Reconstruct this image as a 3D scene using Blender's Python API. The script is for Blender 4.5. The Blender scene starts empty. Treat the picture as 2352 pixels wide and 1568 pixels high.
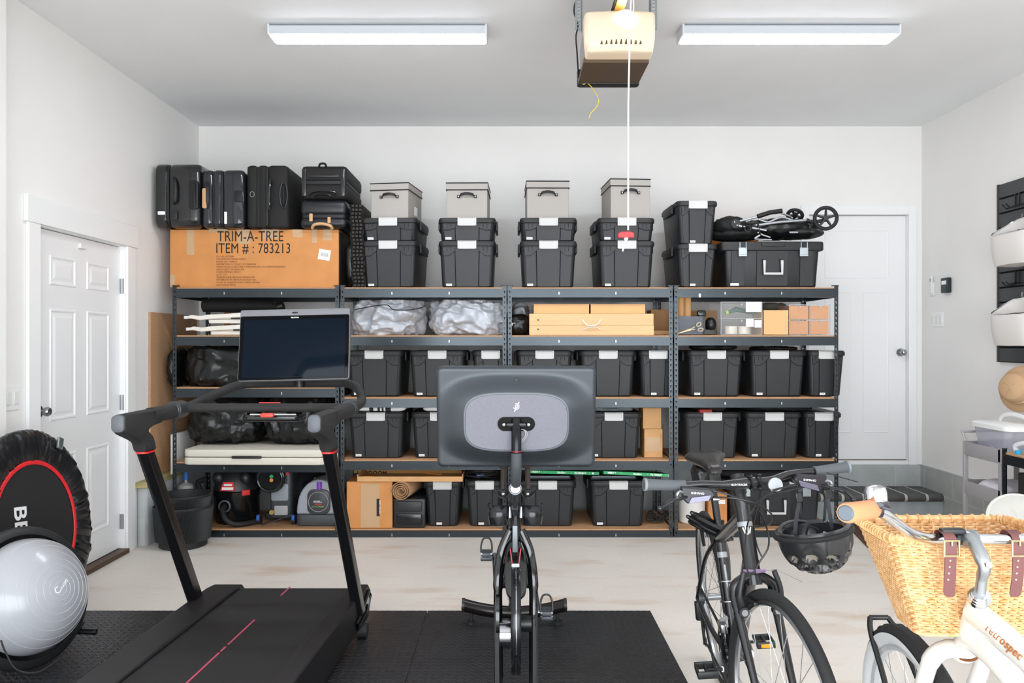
import bpy, bmesh, math, random
from mathutils import Vector, Matrix, Euler, noise
sc = bpy.context.scene
COL = sc.collection
R = math.radians
PI = math.pi
random.seed(7)
# ---------------------------------------------------------------- camera
CAMH, FPX, VX, VY = 1.41, 1790.0, 1171.0, 787.0
cd = bpy.data.cameras.new('camera'); cam = bpy.data.objects.new('camera', cd); COL.objects.link(cam)
cam.location = (0, 0, CAMH); cam.rotation_euler = (R(90), 0, 0)
cd.sensor_width = 36; cd.lens = FPX / 2352 * 36
cd.shift_x = (1176 - VX) / 2352; cd.shift_y = (VY - 784) / 2352
cd.clip_start = .05; cd.clip_end = 200
sc.camera = cam
# ---------------------------------------------------------------- light
wd = bpy.data.worlds.new('world'); sc.world = wd; wd.use_nodes = True
bg = wd.node_tree.nodes['Background']
bg.inputs[0].default_value = (.86, .93, 1.0, 1); bg.inputs[1].default_value = 3.6
sc.view_settings.view_transform = 'Standard'; sc.view_settings.look = 'None'
sc.view_settings.exposure = 0.1; sc.view_settings.gamma = 1.0
sc.view_settings.use_curve_mapping = False
sc.cycles.use_denoising = True
sc.cycles.max_bounces = 10; sc.cycles.diffuse_bounces = 5; sc.cycles.transparent_max_bounces = 16
sc.cycles.sample_clamp_indirect = 6
def area(name, loc, rot, sx, sy, power, col):
    l = bpy.data.lights.new(name, 'AREA'); l.shape = 'RECTANGLE'; l.size = sx; l.size_y = sy; l.energy = power; l.color = col
    o = bpy.data.objects.new(name, l); COL.objects.link(o); o.location = loc; o.rotation_euler = rot
    return o
# daylight entering through the open garage door behind the camera
area('garage_opening_daylight', (.42, -1.42, 1.25), (R(90), 0, 0), 5.2, 2.4, 165, (.95, .975, 1.0))
# ---------------------------------------------------------------- helpers
def lin(h):
    h = h.lstrip('#'); out = []
    for i in (0, 2, 4):
        c = int(h[i:i+2], 16) / 255
        out.append(c / 12.92 if c <= .04045 else ((c + .055) / 1.055) ** 2.4)
    return (*out, 1)
MATS = {}
def mat(name, col, rough=.5, metal=0, noise_=0, nscale=20, bump=0, bscale=200, spec=None, emit=None, estr=0, trans=0, alpha=1, col2=None, coat=0, sheen=0, ior=None, stretch=None, detail=4):
    if name in MATS: return MATS[name]
    m = bpy.data.materials.new(name); m.use_nodes = True; nt = m.node_tree; b = nt.nodes['Principled BSDF']
    c = lin(col); b.inputs['Base Color'].default_value = c; b.inputs['Roughness'].default_value = rough; b.inputs['Metallic'].default_value = metal
    if spec is not None: b.inputs['Specular IOR Level'].default_value = spec
    if trans: b.inputs['Transmission Weight'].default_value = trans
    if ior: b.inputs['IOR'].default_value = ior
    if coat: b.inputs['Coat Weight'].default_value = coat
    if sheen: b.inputs['Sheen Weight'].default_value = sheen
    if alpha < 1: b.inputs['Alpha'].default_value = alpha
    if emit: b.inputs['Emission Color'].default_value = lin(emit); b.inputs['Emission Strength'].default_value = estr
    if noise_ or bump:
        tc = nt.nodes.new('ShaderNodeTexCoord'); src = tc.outputs['Object']
        if stretch:
            mp = nt.nodes.new('ShaderNodeMapping'); mp.inputs['Scale'].default_value = stretch; nt.links.new(src, mp.inputs[0]); src = mp.outputs[0]
        if noise_:
            n = nt.nodes.new('ShaderNodeTexNoise'); n.inputs['Scale'].default_value = nscale; n.inputs['Detail'].default_value = detail
            nt.links.new(src, n.inputs['Vector'])
            r = nt.nodes.new('ShaderNodeValToRGB'); r.color_ramp.elements[0].position = .35; r.color_ramp.elements[1].position = .65
            c2 = lin(col2) if col2 else tuple(x * (1 - noise_) for x in c[:3]) + (1,)
            r.color_ramp.elements[0].color = c2; r.color_ramp.elements[1].color = c
            nt.links.new(n.outputs['Fac'], r.inputs[0]); nt.links.new(r.outputs[0], b.inputs['Base Color'])
        if bump:
            n = nt.nodes.new('ShaderNodeTexNoise'); n.inputs['Scale'].default_value = bscale; n.inputs['Detail'].default_value = 3
            nt.links.new(src, n.inputs['Vector'])
            bp = nt.nodes.new('ShaderNodeBump'); bp.inputs['Strength'].default_value = bump; bp.inputs['Distance'].default_value = .004
            nt.links.new(n.outputs['Fac'], bp.inputs['Height']); nt.links.new(bp.outputs[0], b.inputs['Normal'])
    MATS[name] = m
    return m
def W(px, py, Y):
    "point of the room seen at this pixel at depth Y"
    return Vector(((px - VX) * Y / FPX, Y, CAMH - (py - VY) * Y / FPX))
def wm(o):
    m = Matrix.LocRotScale(o.location, o.rotation_euler, o.scale)
    return wm(o.parent) @ m if o.parent else m
class MB:
    def __init__(s): s.v = []; s.f = []; s.mi = []; s.cur = 0; s.M = Matrix.Identity(4)
    def add(s, vs, fs):
        n = len(s.v); s.v += [s.M @ Vector(v) for v in vs]; s.f += [tuple(i + n for i in f) for f in fs]; s.mi += [s.cur] * len(fs)
        return s
    def box(s, x0, x1, y0, y1, z0, z1, M=None):
        vs = [(x, y, z) for x in (x0, x1) for y in (y0, y1) for z in (z0, z1)]
        if M: vs = [M @ Vector(v) for v in vs]
        return s.add(vs, [(0, 1, 3, 2), (4, 6, 7, 5), (0, 4, 5, 1), (2, 3, 7, 6), (0, 2, 6, 4), (1, 5, 7, 3)])
    def cbox(s, c, sx, sy, sz, M=None):
        c = Vector(c); T = Matrix.Translation(c) @ (M.to_4x4() if M else Matrix.Identity(4))
        return s.box(-sx/2, sx/2, -sy/2, sy/2, -sz/2, sz/2, T)
    def rings(s, rings, cap0=True, cap1=True, closed=True):
        n = len(rings[0]); vs = [p for r in rings for p in r]; fs = []
        for i in range(len(rings) - 1):
            for j in range(n if closed else n - 1):
                a = i*n + j; b = i*n + (j+1) % n
                fs.append((a, b, b+n, a+n))
        if cap0: fs.append(tuple(range(n - 1, -1, -1)))
        if cap1: fs.append(tuple((len(rings)-1)*n + j for j in range(n)))
        return s.add(vs, fs)
    def tube(s, pts, r, seg=10, cap=True, closed=False, flat=1.0, up=None):
        pts = [Vector(p) for p in pts]; n = len(pts); rs = r if isinstance(r, (list, tuple)) else [r] * n
        tg = []
        for i in range(n):
            a = pts[i-1] if (i > 0 or closed) else pts[i]; b = pts[(i+1) % n] if (i < n-1 or closed) else pts[i]
            t = (b - a); tg.append(t.normalized() if t.length > 1e-9 else Vector((0, 0, 1)))
        u = Vector(up) if up else (Vector((0, 0, 1)) if abs(tg[0].z) < .9 else Vector((1, 0, 0)))
        rings = []
        for i in range(n):
            t = tg[i]; u = (u - t * u.dot(t))
            if u.length < 1e-6: u = t.orthogonal()
            u.normalize(); w = t.cross(u)
            rings.append([pts[i] + (u * math.cos(k*2*PI/seg) * flat + w * math.sin(k*2*PI/seg)) * rs[i] for k in range(seg)])
        if closed:
            rings.append(rings[0]); return s.rings(rings, False, False)
        return s.rings(rings, cap, cap)
    def lathe(s, prof, seg=24, M=None, a0=0, a1=2*PI, caps=True):
        "prof: (r, z) pairs about z"
        full = abs(a1 - a0 - 2*PI) < 1e-6; k = seg if full else seg + 1
        rings = []
        for r, z in prof:
            rg = [Vector((r*math.cos(a0+(a1-a0)*j/seg), r*math.sin(a0+(a1-a0)*j/seg), z)) for j in range(k)]
            rings.append([M @ p for p in rg] if M else rg)
        return s.rings(rings, caps and full, caps and full, full)
    def cyl(s, a, b, r, seg=20, r2=None):
        return s.tube([a, b], [r, r if r2 is None else r2], seg)
    def disc(s, c, nrm, r, th, seg=28):
        c = Vector(c); nrm = Vector(nrm).normalized(); return s.cyl(c - nrm*th/2, c + nrm*th/2, r, seg)
    def prism(s, out, th, M=None):
        "out: 2D outline in x,z ; extruded in +y by th"
        M = M or Matrix.Identity(4)
        a = [M @ Vector((x, 0, z)) for x, z in out]; b = [M @ Vector((x, th, z)) for x, z in out]
        return s.rings([a, b])
    def ball(s, c, rx, ry=None, rz=None, seg=20, M=None):
        ry = ry or rx; rz = rz or rx; rr = []
        for i in range(1, seg // 2):
            t = PI * i / (seg // 2)
            rg = [Vector((rx*math.sin(t)*math.cos(2*PI*j/seg), ry*math.sin(t)*math.sin(2*PI*j/seg), rz*math.cos(t))) for j in range(seg)]
            if M: rg = [M @ p for p in rg]
            rr.append([p + Vector(c) for p in rg])
        return s.rings(rr)
    def torus(s, c, n, R_, r, seg=40, rs=10, flat=1.0, a0=0, a1=2*PI, ref=None):
        c = Vector(c); n = Vector(n).normalized(); u = Vector(ref) if ref else n.orthogonal(); u = (u - n*u.dot(n)).normalized(); w = n.cross(u)
        full = abs(a1 - a0 - 2*PI) < 1e-6; k = seg if full else seg + 1
        pts = [c + (u*math.cos(a0+(a1-a0)*j/seg) + w*math.sin(a0+(a1-a0)*j/seg)) * R_ for j in range(k)]
        return s.tube(pts, r, rs, closed=full, flat=flat, up=n)
    def rbox(s, x0, x1, y0, y1, z0, z1, r=.02, e=.006, M=None, axis='z', seg=5):
        "box with rounded vertical corners (about axis) and softened rims"
        def rr(ax0, ax1, b0, b1, rad):
            o = []
            for cx, cy, st in ((ax1-rad, b1-rad, 0), (ax0+rad, b1-rad, 90), (ax0+rad, b0+rad, 180), (ax1-rad, b0+rad, 270)):
                for k in range(seg + 1):
                    a = R(st + 90*k/seg); o.append((cx+rad*math.cos(a), cy+rad*math.sin(a)))
            return o
        if axis == 'z': A = (x0, x1, y0, y1, z0, z1); f = lambda a, b, c: (a, b, c)
        elif axis == 'y': A = (z0, z1, x0, x1, y0, y1); f = lambda a, b, c: (b, c, a)
        else: A = (y0, y1, z0, z1, x0, x1); f = lambda a, b, c: (c, a, b)
        rg = []
        for t, ins in ((A[4], e), (A[4]+e*.3, e*.3), (A[4]+e, 0), (A[5]-e, 0), (A[5]-e*.3, e*.3), (A[5], e)):
            rg.append([Vector(f(a, b, t)) for a, b in rr(A[0]+ins, A[1]-ins, A[2]+ins, A[3]-ins, max(r-ins, .0005))])
        if M: rg = [[M @ p for p in q] for q in rg]
        return s.rings(rg)
    def build(s, name, m, parent=None, smooth=38, bevel=0, world=False, bseg=2, solid=0, loc=None):
        me = bpy.data.meshes.new(name); vs = s.v
        if parent is not None and world:
            inv = wm(parent).inverted(); vs = [inv @ v for v in vs]
        if loc is not None: vs = [v - Vector(loc) for v in vs]
        me.from_pydata([tuple(v) for v in vs], [], s.f)
        for x in (m if isinstance(m, (list, tuple)) else [m]): me.materials.append(x)
        me.polygons.foreach_set('material_index', s.mi)
        b = bmesh.new(); b.from_mesh(me); bmesh.ops.recalc_face_normals(b, faces=b.faces); b.to_mesh(me); b.free()
        if smooth:
            me.polygons.foreach_set('use_smooth', [True] * len(me.polygons)); me.set_sharp_from_angle(angle=R(smooth))
        o = bpy.data.objects.new(name, me); COL.objects.link(o)
        if loc is not None: o.location = loc
        if parent is not None: o.parent = parent
        if solid:
            q = o.modifiers.new('th', 'SOLIDIFY'); q.thickness = solid; q.offset = 0
        if bevel:
            q = o.modifiers.new('bv', 'BEVEL'); q.width = bevel; q.segments = bseg; q.limit_method = 'ANGLE'; q.angle_limit = R(40)
        return o
def tag(o, label=None, cat=None, group=None, kind=None):
    if label: o['label'] = label
    if cat: o['category'] = cat
    if group: o['group'] = group
    if kind: o['kind'] = kind
    return o
def thing(name, label, cat, loc=(0, 0, 0), rot=(0, 0, 0), group=None):
    o = bpy.data.objects.new(name, None); COL.objects.link(o); o.location = loc; o.rotation_euler = rot; o.empty_display_size = .05
    return tag(o, label, cat, group)
def clone(root, loc=None, rot=None, label=None, group=None, scale=None):
    def cp(o, par):
        c = o.copy(); COL.objects.link(c); c.parent = par
        for ch in list(o.children): cp(ch, c)
        return c
    c = cp(root, None)
    if loc is not None: c.location = loc
    if rot is not None: c.rotation_euler = rot
    if scale is not None: c.scale = scale
    if label: c['label'] = label
    if group: c['group'] = group
    return c
def text(body, size, m, parent, M, name='printed_text', ext=.0006, align='LEFT', font_stretch=1.0, space=1.0, bold=0, line=1.0):
    "M places the text plane: x right, y up"
    cu = bpy.data.curves.new(name, 'FONT'); cu.body = body; cu.size = size; cu.extrude = ext; cu.align_x = align; cu.offset = bold
    cu.space_character = space; cu.space_line = line; cu.materials.append(m)
    o = bpy.data.objects.new(name, cu); COL.objects.link(o)
    o.parent = parent
    o.matrix_basis = M @ Matrix.Diagonal((font_stretch, 1, 1, 1)); TEXTS.append(o)
    return o
TEXTS = []
def texts_to_mesh():
    bpy.context.view_layer.update(); dg = bpy.context.evaluated_depsgraph_get()
    for o in TEXTS:
        me = bpy.data.meshes.new_from_object(o.evaluated_get(dg)); n = bpy.data.objects.new('text_tmp', me); COL.objects.link(n)
        n.parent = o.parent; n.matrix_basis = o.matrix_basis.copy(); nm = o.name; bpy.data.objects.remove(o); n.name = nm
FACE = Matrix.Rotation(R(90), 4, 'X')      # text upright facing -Y (the camera side)
def T(*a): return Matrix.Translation(Vector(a))
def spline(pts, n=8):
    pts = [Vector(p) for p in pts]; out = []
    for i in range(len(pts) - 1):
        p0 = pts[max(i-1, 0)]; p1 = pts[i]; p2 = pts[i+1]; p3 = pts[min(i+2, len(pts)-1)]
        for k in range(n):
            t = k / n
            out.append(.5*((2*p1) + (p2-p0)*t + (2*p0-5*p1+4*p2-p3)*t*t + (3*p1-p0-3*p2+p3)*t**3))
    out.append(pts[-1]); return out
# ---------------------------------------------------------------- materials
def wall_mat(name, col):
    return mat(name, col, .75, bump=.05, bscale=60, noise_=.03, nscale=2)
M_wall = wall_mat('wall_paint', '#F0EFED'); M_ceil = wall_mat('ceiling_paint', '#ECEEF0')
M_trim = mat('trim_paint', '#F2F3F3', .4)
M_door = mat('door_paint', '#EFF0F1', .42, bump=.02, bscale=300)
M_blk = mat('black_plastic', '#1f2123', .42, bump=.08, bscale=700)
M_blk2 = mat('black_gloss_plastic', '#101214', .18)
M_matte = mat('matte_black', '#121314', .55, bump=.05, bscale=500)
M_rub = mat('black_rubber', '#1b1b1d', .7, bump=.1, bscale=300)
M_steel = mat('black_steel', '#3b4145', .24, .7, bump=.02, bscale=60)
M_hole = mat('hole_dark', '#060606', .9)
M_white = mat('white_plastic', '#E8E9E8', .4)
M_grey = mat('grey_plastic', '#A9ABAC', .5)
M_chrome = mat('chrome', '#D8DADC', .09, 1)
M_alu = mat('aluminium', '#A8ABAE', .3, 1)
M_mdf = mat('particle_board', '#C99A70', .7, noise_=.22, nscale=160, bump=.1)
M_card = mat('cardboard', '#D2A26E', .75, noise_=.08, nscale=9, bump=.08, bscale=120)
M_card2 = mat('cardboard_orange', '#CE8B4C', .6, noise_=.1, nscale=7, bump=.08, bscale=120)
M_card3 = mat('cardboard_pale', '#E3B47E', .75, noise_=.05, nscale=9, bump=.05, bscale=120)
M_tape = mat('clear_tape', '#E2C49C', .12, alpha=.45)
M_label = mat('label_white', '#F2F3F2', .5)
M_ink = mat('ink_black', '#1c1712', .7)
M_inkb = mat('ink_brown', '#8a5c34', .8)
M_red = mat('red', '#D8232B', .45)
# ================================================================ room shell
XL, XR, YB, ZC, YF = -2.587, 3.428, 6.486, 3.21, -1.2
def floor_mat():
    m = bpy.data.materials.new('garage_concrete'); m.use_nodes = True; nt = m.node_tree; b = nt.nodes['Principled BSDF']
    tc = nt.nodes.new('ShaderNodeTexCoord')
    def nz(scale, det, lo, hi, ca, cb, st=(1, 1, 1)):
        mp = nt.nodes.new('ShaderNodeMapping'); mp.inputs['Scale'].default_value = st; nt.links.new(tc.outputs['Object'], mp.inputs[0])
        n = nt.nodes.new('ShaderNodeTexNoise'); n.inputs['Scale'].default_value = scale; n.inputs['Detail'].default_value = det; nt.links.new(mp.outputs[0], n.inputs['Vector'])
        r = nt.nodes.new('ShaderNodeValToRGB'); r.color_ramp.elements[0].position = lo; r.color_ramp.elements[1].position = hi
        r.color_ramp.elements[0].color = ca; r.color_ramp.elements[1].color = cb; nt.links.new(n.outputs['Fac'], r.inputs[0]); return r, n
    r1, _ = nz(1.1, 6, .3, .7, lin('#D9D2C9'), lin('#E9E2D9'))
    r2, _ = nz(2.3, 8, .55, .74, (0, 0, 0, 1), (1, 1, 1, 1), (.7, 2.2, 1))
    r3, n3 = nz(45, 4, .2, .8, (.93, .93, .93, 1), (1, 1, 1, 1))
    mx = nt.nodes.new('ShaderNodeMix'); mx.data_type = 'RGBA'; mx.inputs['B'].default_value = lin('#C3A283')
    mu = nt.nodes.new('ShaderNodeMath'); mu.operation = 'MULTIPLY'; mu.inputs[1].default_value = .6
    nt.links.new(r2.outputs[0], mu.inputs[0]); nt.links.new(mu.outputs[0], mx.inputs['Factor']); nt.links.new(r1.outputs[0], mx.inputs['A'])
    m2 = nt.nodes.new('ShaderNodeMix'); m2.data_type = 'RGBA'; m2.blend_type = 'MULTIPLY'; m2.inputs['Factor'].default_value = 1
    nt.links.new(mx.outputs['Result'], m2.inputs['A']); nt.links.new(r3.outputs[0], m2.inputs['B']); nt.links.new(m2.outputs['Result'], b.inputs['Base Color'])
    b.inputs['Roughness'].default_value = .55
    bp = nt.nodes.new('ShaderNodeBump'); bp.inputs['Strength'].default_value = .08; nt.links.new(n3.outputs['Fac'], bp.inputs['Height']); nt.links.new(bp.outputs[0], b.inputs['Normal'])
    return m
def S(mb, name, m, label=None, **k):
    return tag(mb.build(name, m, **k), label, None, None, 'structure')
S(MB().box(XL-.4, XR+.4, YF, YB+.3, -.1, 0), 'floor', floor_mat(), 'pale speckled concrete garage floor')
S(MB().box(XL-.4, XR+.4, YF, YB+.3, ZC, ZC+.1), 'ceiling', M_ceil, 'smooth white painted ceiling')
# driveway seen by light only through the open door
S(MB().box(-12, 12, -16, YF, -.14, -.04), 'ground', mat('driveway_concrete', '#CFCBC5', .8, noise_=.1), 'concrete driveway outside the open garage door')
# back wall with opening for the raised door
DX0, DX1, DZ0, DZ1 = 2.485, 3.312, .43, 2.475
b = MB(); b.box(XL-.3, DX0, YB, YB+.2, 0, ZC); b.box(DX1, XR+.3, YB, YB+.2, 0, ZC); b.box(DX0, DX1, YB, YB+.2, DZ1, ZC); b.box(DX0, DX1, YB, YB+.2, 0, DZ0-.03); b.box(DX0, DX1, YB+.12, YB+.2, DZ0-.03, DZ1)
S(b, 'wall_back', M_wall, 'white back wall behind the shelving')
# left wall with the door opening
LY0, LY1 = 4.27, 5.245
b = MB(); b.box(XL-.2, XL, YF, LY0, 0, ZC); b.box(XL-.2, XL, LY1, YB, 0, ZC); b.box(XL-.2, XL, LY0, LY1, 2.062, ZC); b.box(XL-.2, XL-.12, LY0, LY1, 0, 2.062)
S(b, 'wall_left', M_wall, 'white left wall with the panelled door')
S(MB().box(XL, -2.52, 3.35, 3.9, 0, ZC), 'wall_left_return', M_wall, 'shallow white wall return nearest the garage opening')
S(MB().box(XR, XR+.2, YF, YB, 0, ZC), 'wall_right', M_wall, 'white right wall with the slat panel')
b = MB(); b.box(XL-.2, -2.2, YF-.2, YF, 0, ZC); b.box(3.05, XR+.2, YF-.2, YF, 0, ZC); b.box(-2.2, 3.05, YF-.2, YF, 2.5, ZC)
S(b, 'wall_front', M_wall, 'white wall around the open garage doorway')
# concrete block foundation strips
def block_mat(name, col, col2, scale=.4, rowh=.203, axis='x'):
    m = bpy.data.materials.new(name); m.use_nodes = True; nt = m.node_tree; b = nt.nodes['Principled BSDF']; b.inputs['Roughness'].default_value = .85
    tc = nt.nodes.new('ShaderNodeTexCoord'); sp = nt.nodes.new('ShaderNodeSeparateXYZ'); cb = nt.nodes.new('ShaderNodeCombineXYZ')
    nt.links.new(tc.outputs['Object'], sp.inputs[0]); nt.links.new(sp.outputs['X' if axis == 'x' else 'Y'], cb.inputs[0]); nt.links.new(sp.outputs['Z'], cb.inputs[1])
    br = nt.nodes.new('ShaderNodeTexBrick'); br.inputs['Scale'].default_value = 1; br.inputs['Brick Width'].default_value = scale; br.inputs['Row Height'].default_value = rowh
    br.inputs['Mortar Size'].default_value = .006; br.inputs['Color1'].default_value = lin(col); br.inputs['Color2'].default_value = lin(col2); br.inputs['Mortar'].default_value = lin('#BFC2C0')
    nt.links.new(cb.outputs[0], br.inputs['Vector'])
    n = nt.nodes.new('ShaderNodeTexNoise'); n.inputs['Scale'].default_value = 7; n.inputs['Detail'].default_value = 7; nt.links.new(tc.outputs['Object'], n.inputs['Vector'])
    r = nt.nodes.new('ShaderNodeValToRGB'); r.color_ramp.elements[0].position = .3; r.color_ramp.elements[1].position = .7; r.color_ramp.elements[0].color = (.72, .72, .7, 1); r.color_ramp.elements[1].color = (1, 1, 1, 1)
    nt.links.new(n.outputs['Fac'], r.inputs[0])
    mx = nt.nodes.new('ShaderNodeMix'); mx.data_type = 'RGBA'; mx.blend_type = 'MULTIPLY'; mx.inputs['Factor'].default_value = .6
    nt.links.new(br.outputs['Color'], mx.inputs['A']); nt.links.new(r.outputs[0], mx.inputs['B']); nt.links.new(mx.outputs['Result'], b.inputs['Base Color'])
    return m
S(MB().rbox(XL, XL+.075, 5.39, YB, 0, .405, .03, .004), 'baseboard_left', block_mat('foundation_block_left', '#C9CDCE', '#C0C5C6', axis='y'), 'pale concrete block foundation under the left wall')
tw = S(MB().box(XL, XL+.085, 5.372, YB, .406, .445), 'trim_1', mat('treated_wood', '#C2B57E', .7, noise_=.35, nscale=6, stretch=(1, .3, 6)), 'greenish treated timber plate on the foundation', bevel=.003)
S(MB().box(XR-.022, XR, YF, YB-.022, 0, .40), 'baseboard_right', block_mat('foundation_block_right', '#B4B7B5', '#aaaeab', axis='y'), 'grey concrete block foundation under the right wall')
S(MB().box(XL, XR, YB-.022, YB, 0, .40), 'baseboard_back', block_mat('foundation_block_back', '#BCC0C0', '#B3B8B8'), 'grey concrete block foundation under the back wall')
# concrete step with slate pavers
b = MB(); b.box(2.2, XR-.022, 6.125, YB-.022, 0, .165)
st = tag(S(b, 'concrete_step', mat('step_concrete', '#AEB6B8', .85, noise_=.2, nscale=8), 'concrete step with dark slate treads below the raised door', bevel=.004), cat='step')
M_slate = mat('slate', '#585A58', .75, noise_=.35, nscale=9, bump=.2, bscale=60)
b = MB(); x = 2.2
edges = [2.2, 2.27, 2.442, 2.606, 2.770, 2.936, 3.10, 3.266, 3.405]
for a, c in zip(edges, edges[1:]): b.rbox(a+.011, c-.011, 6.085, YB-.024, .165, .226, .03, .004, axis='x')
o = b.build('slate_tread', M_slate, st)
b = MB().rbox(2.2, XR-.023, 6.092, YB-.0235, .165, .222, .028, .004, axis='x'); b.build('mortar', mat('mortar', '#C9C7C0', .9), st)
# --- back door
d = tag(MB().box(DX0+.004, DX1-.004, YB+.03, YB+.07, DZ0+.005, DZ1-.004).build('door_2', M_door), 'white panelled door raised above the concrete step', None, None, 'structure')
def panel_recess(mb, M, x0, x1, z0, z1, w=.022, dpt=.008, raise_=0):
    "moulded frame ring around a flat panel; M maps (x, out, z)"
    def ring(ins, y): return [M @ Vector(p) for p in ((x0+ins, y, z0+ins), (x1-ins, y, z0+ins), (x1-ins, y, z1-ins), (x0+ins, y, z1-ins))]
    if raise_: rr = [ring(0, 0), ring(.006, .006), ring(.014, .006), ring(.024, -.001), ring(.03, -.001), ring(.03+w, raise_)]
    else: rr = [ring(0, 0), ring(.004, .003), ring(.008, .0015), ring(.010, .0004)]
    mb.rings(rr, False, True)
b = MB(); Mf = Matrix(((1, 0, 0, 0), (0, -1, 0, YB+.0299), (0, 0, 1, 0), (0, 0, 0, 1)))
for x0, x1, z0, z1 in ((2.63, 3.165, 1.95, 2.35), (2.63, 2.85, .66, 1.834), (2.95, 3.165, .66, 1.834)): panel_recess(b, Mf, x0, x1, z0, z1)
b.build('door_panel', M_door, d, smooth=0)
b = MB(); kx, kz = 3.262, 1.33
b.disc((kx, YB+.022, kz), (0, 1, 0), .033, .014); b.cyl((kx, YB+.02, kz), (kx, YB-.02, kz), .011); b.ball((kx, YB-.035, kz), .026, .022, .026)
b.build('door_knob', M_alu, d)
b = MB(); cw = .066
b.box(DX0-cw, DX0, YB-.018, YB, DZ0-.02, DZ1+cw+.01); b.box(DX1, DX1+cw, YB-.018, YB, DZ0-.035, DZ1+cw+.01); b.box(DX0, DX1, YB-.018, YB, DZ1, DZ1+cw+.01)
b.box(DX0-.0, DX0+.003, YB, YB+.08, DZ0, DZ1); b.box(DX1-.003, DX1, YB, YB+.08, DZ0, DZ1); b.box(DX0, DX1, YB-.012, YB+.1, DZ0-.03, DZ0)
S(b, 'trim_2', M_trim, 'white casing around the raised door', bevel=.002)
b = MB().box(DX0, DX1, YB+.02, YB+.04, DZ0-.001, DZ0+.007); b.build('door_sweep', mat('door_sweep', '#5d4f42', .7), d)
# --- left door
d = tag(MB().box(XL-.077, XL-.037, LY0+.012, LY1-.012, .035, 2.050).build('door_1', M_door), 'white six panel door in the left wall', None, None, 'structure')
b = MB(); Ml = Matrix(((0, 1, 0, XL-.0371), (1, 0, 0, 0), (0, 0, 1, 0), (0, 0, 0, 1)))
for y0, y1 in ((4.44, 4.71), (4.83, 5.10)):
    for z0, z1 in ((1.74, 1.915), (.96, 1.607), (.213, .76)): panel_recess(b, Ml, y0, y1, z0, z1, raise_=.005)
b.build('door_panel', M_door, d, smooth=0)
b = MB(); ky, kz, kx = 4.335, 1.027, XL-.037
b.disc((kx+.004, ky, kz), (1, 0, 0), .034, .01); b.cyl((kx, ky, kz), (kx+.05, ky, kz), .011); b.lathe([(.0, .028), (.018, .03), (.026, .045), (.027, .055), (.02, .066), (0, .069)], 24, T(kx, ky, kz) @ Matrix.Rotation(R(90), 4, 'Y'))
b.build('door_knob', M_alu, d)
for z in (1.79, 1.01, .21):
    b = MB(); b.cyl((XL-.02, LY1-.007, z-.05), (XL-.02, LY1-.007, z+.05), .007, 10); b.box(XL-.034, XL-.006, LY1-.0105, LY1-.0085, z-.05, z+.05)
    b.build('hinge', M_alu, d)
MB().box(XL-.037, XL-.02, 4.735, 4.80, 1.985, 2.015).build('door_sensor', M_white, d, bevel=.003)
b = MB(); b.box(XL, XL+.018, LY0-.105, LY0, 0, 2.06); b.box(XL, XL+.018, LY1, LY1+.105, 0, 2.06); b.box(XL, XL+.024, LY0-.125, LY1+.135, 2.06, 2.205)
b.box(XL-.1, XL, LY0, LY0+.008, 0, 2.06); b.box(XL-.1, XL, LY1-.008, LY1, 0, 2.06); b.box(XL-.1, XL, LY0, LY1, 2.054, 2.062)
S(b, 'trim_3', M_trim, 'white craftsman casing around the left door', bevel=.002)
S(MB().box(XL-.1, XL+.03, LY0, LY1, 0, .03), 'trim_4', mat('bronze_threshold', '#5a4638', .5, .3), 'brown metal threshold under the left door', bevel=.004)
# wall plates
def plate(name, x, y0, y1, z0, z1, label, n, out=1):
    t = thing(name, label, 'switch', (x, (y0+y1)/2, z0))
    b = MB().box(x, x+.006*out, y0, y1, z0, z1); b.build('cover_plate', M_trim, t, world=True, bevel=.0015)
    for i in range(n):
        c = y0+(y1-y0)*(i+.5)/n
        MB().box(x+.005*out, x+.011*out, c-.017, c+.017, (z0+z1)/2-.033, (z0+z1)/2+.033).build('rocker', M_white, t, world=True, bevel=.0015)
plate('light_switch', XL, 3.985, 4.10, 1.06, 1.185, 'white double rocker light switch beside the six panel door', 2)
plate('light_switch', XR, 6.16, 6.33, 1.54, 1.655, 'white triple rocker light switch on the right wall', 3, -1)
t = thing('door_opener_keypad', 'small black wall control with a label, right of the raised door', 'control', (XR, 6.09, 1.80))
MB().box(XR-.035, XR, 6.045, 6.14, 1.80, 1.918).build('housing', mat('keypad_dark', '#14262a', .35), t, world=True, bevel=.006)
MB().box(XR-.0365, XR-.034, 6.06, 6.125, 1.865, 1.895).build('sticker', M_label, t, world=True)
MB().box(XR-.038, XR-.034, 6.06, 6.125, 1.815, 1.85).build('button', M_blk, t, world=True, bevel=.002)
t = thing('wall_remote', 'small white two-button remote in a holder beside the raised door', 'remote', (XR, 6.31, 1.78))
MB().box(XR-.012, XR, 6.285, 6.345, 1.79, 1.90).build('holder', M_white, t, world=True, bevel=.004)
MB().box(XR-.022, XR-.01, 6.295, 6.33, 1.81, 1.95).build('handset', M_white, t, world=True, bevel=.004)
MB().box(XR-.024, XR-.021, 6.303, 6.322, 1.905, 1.93).build('button', M_grey, t, world=True)
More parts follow.
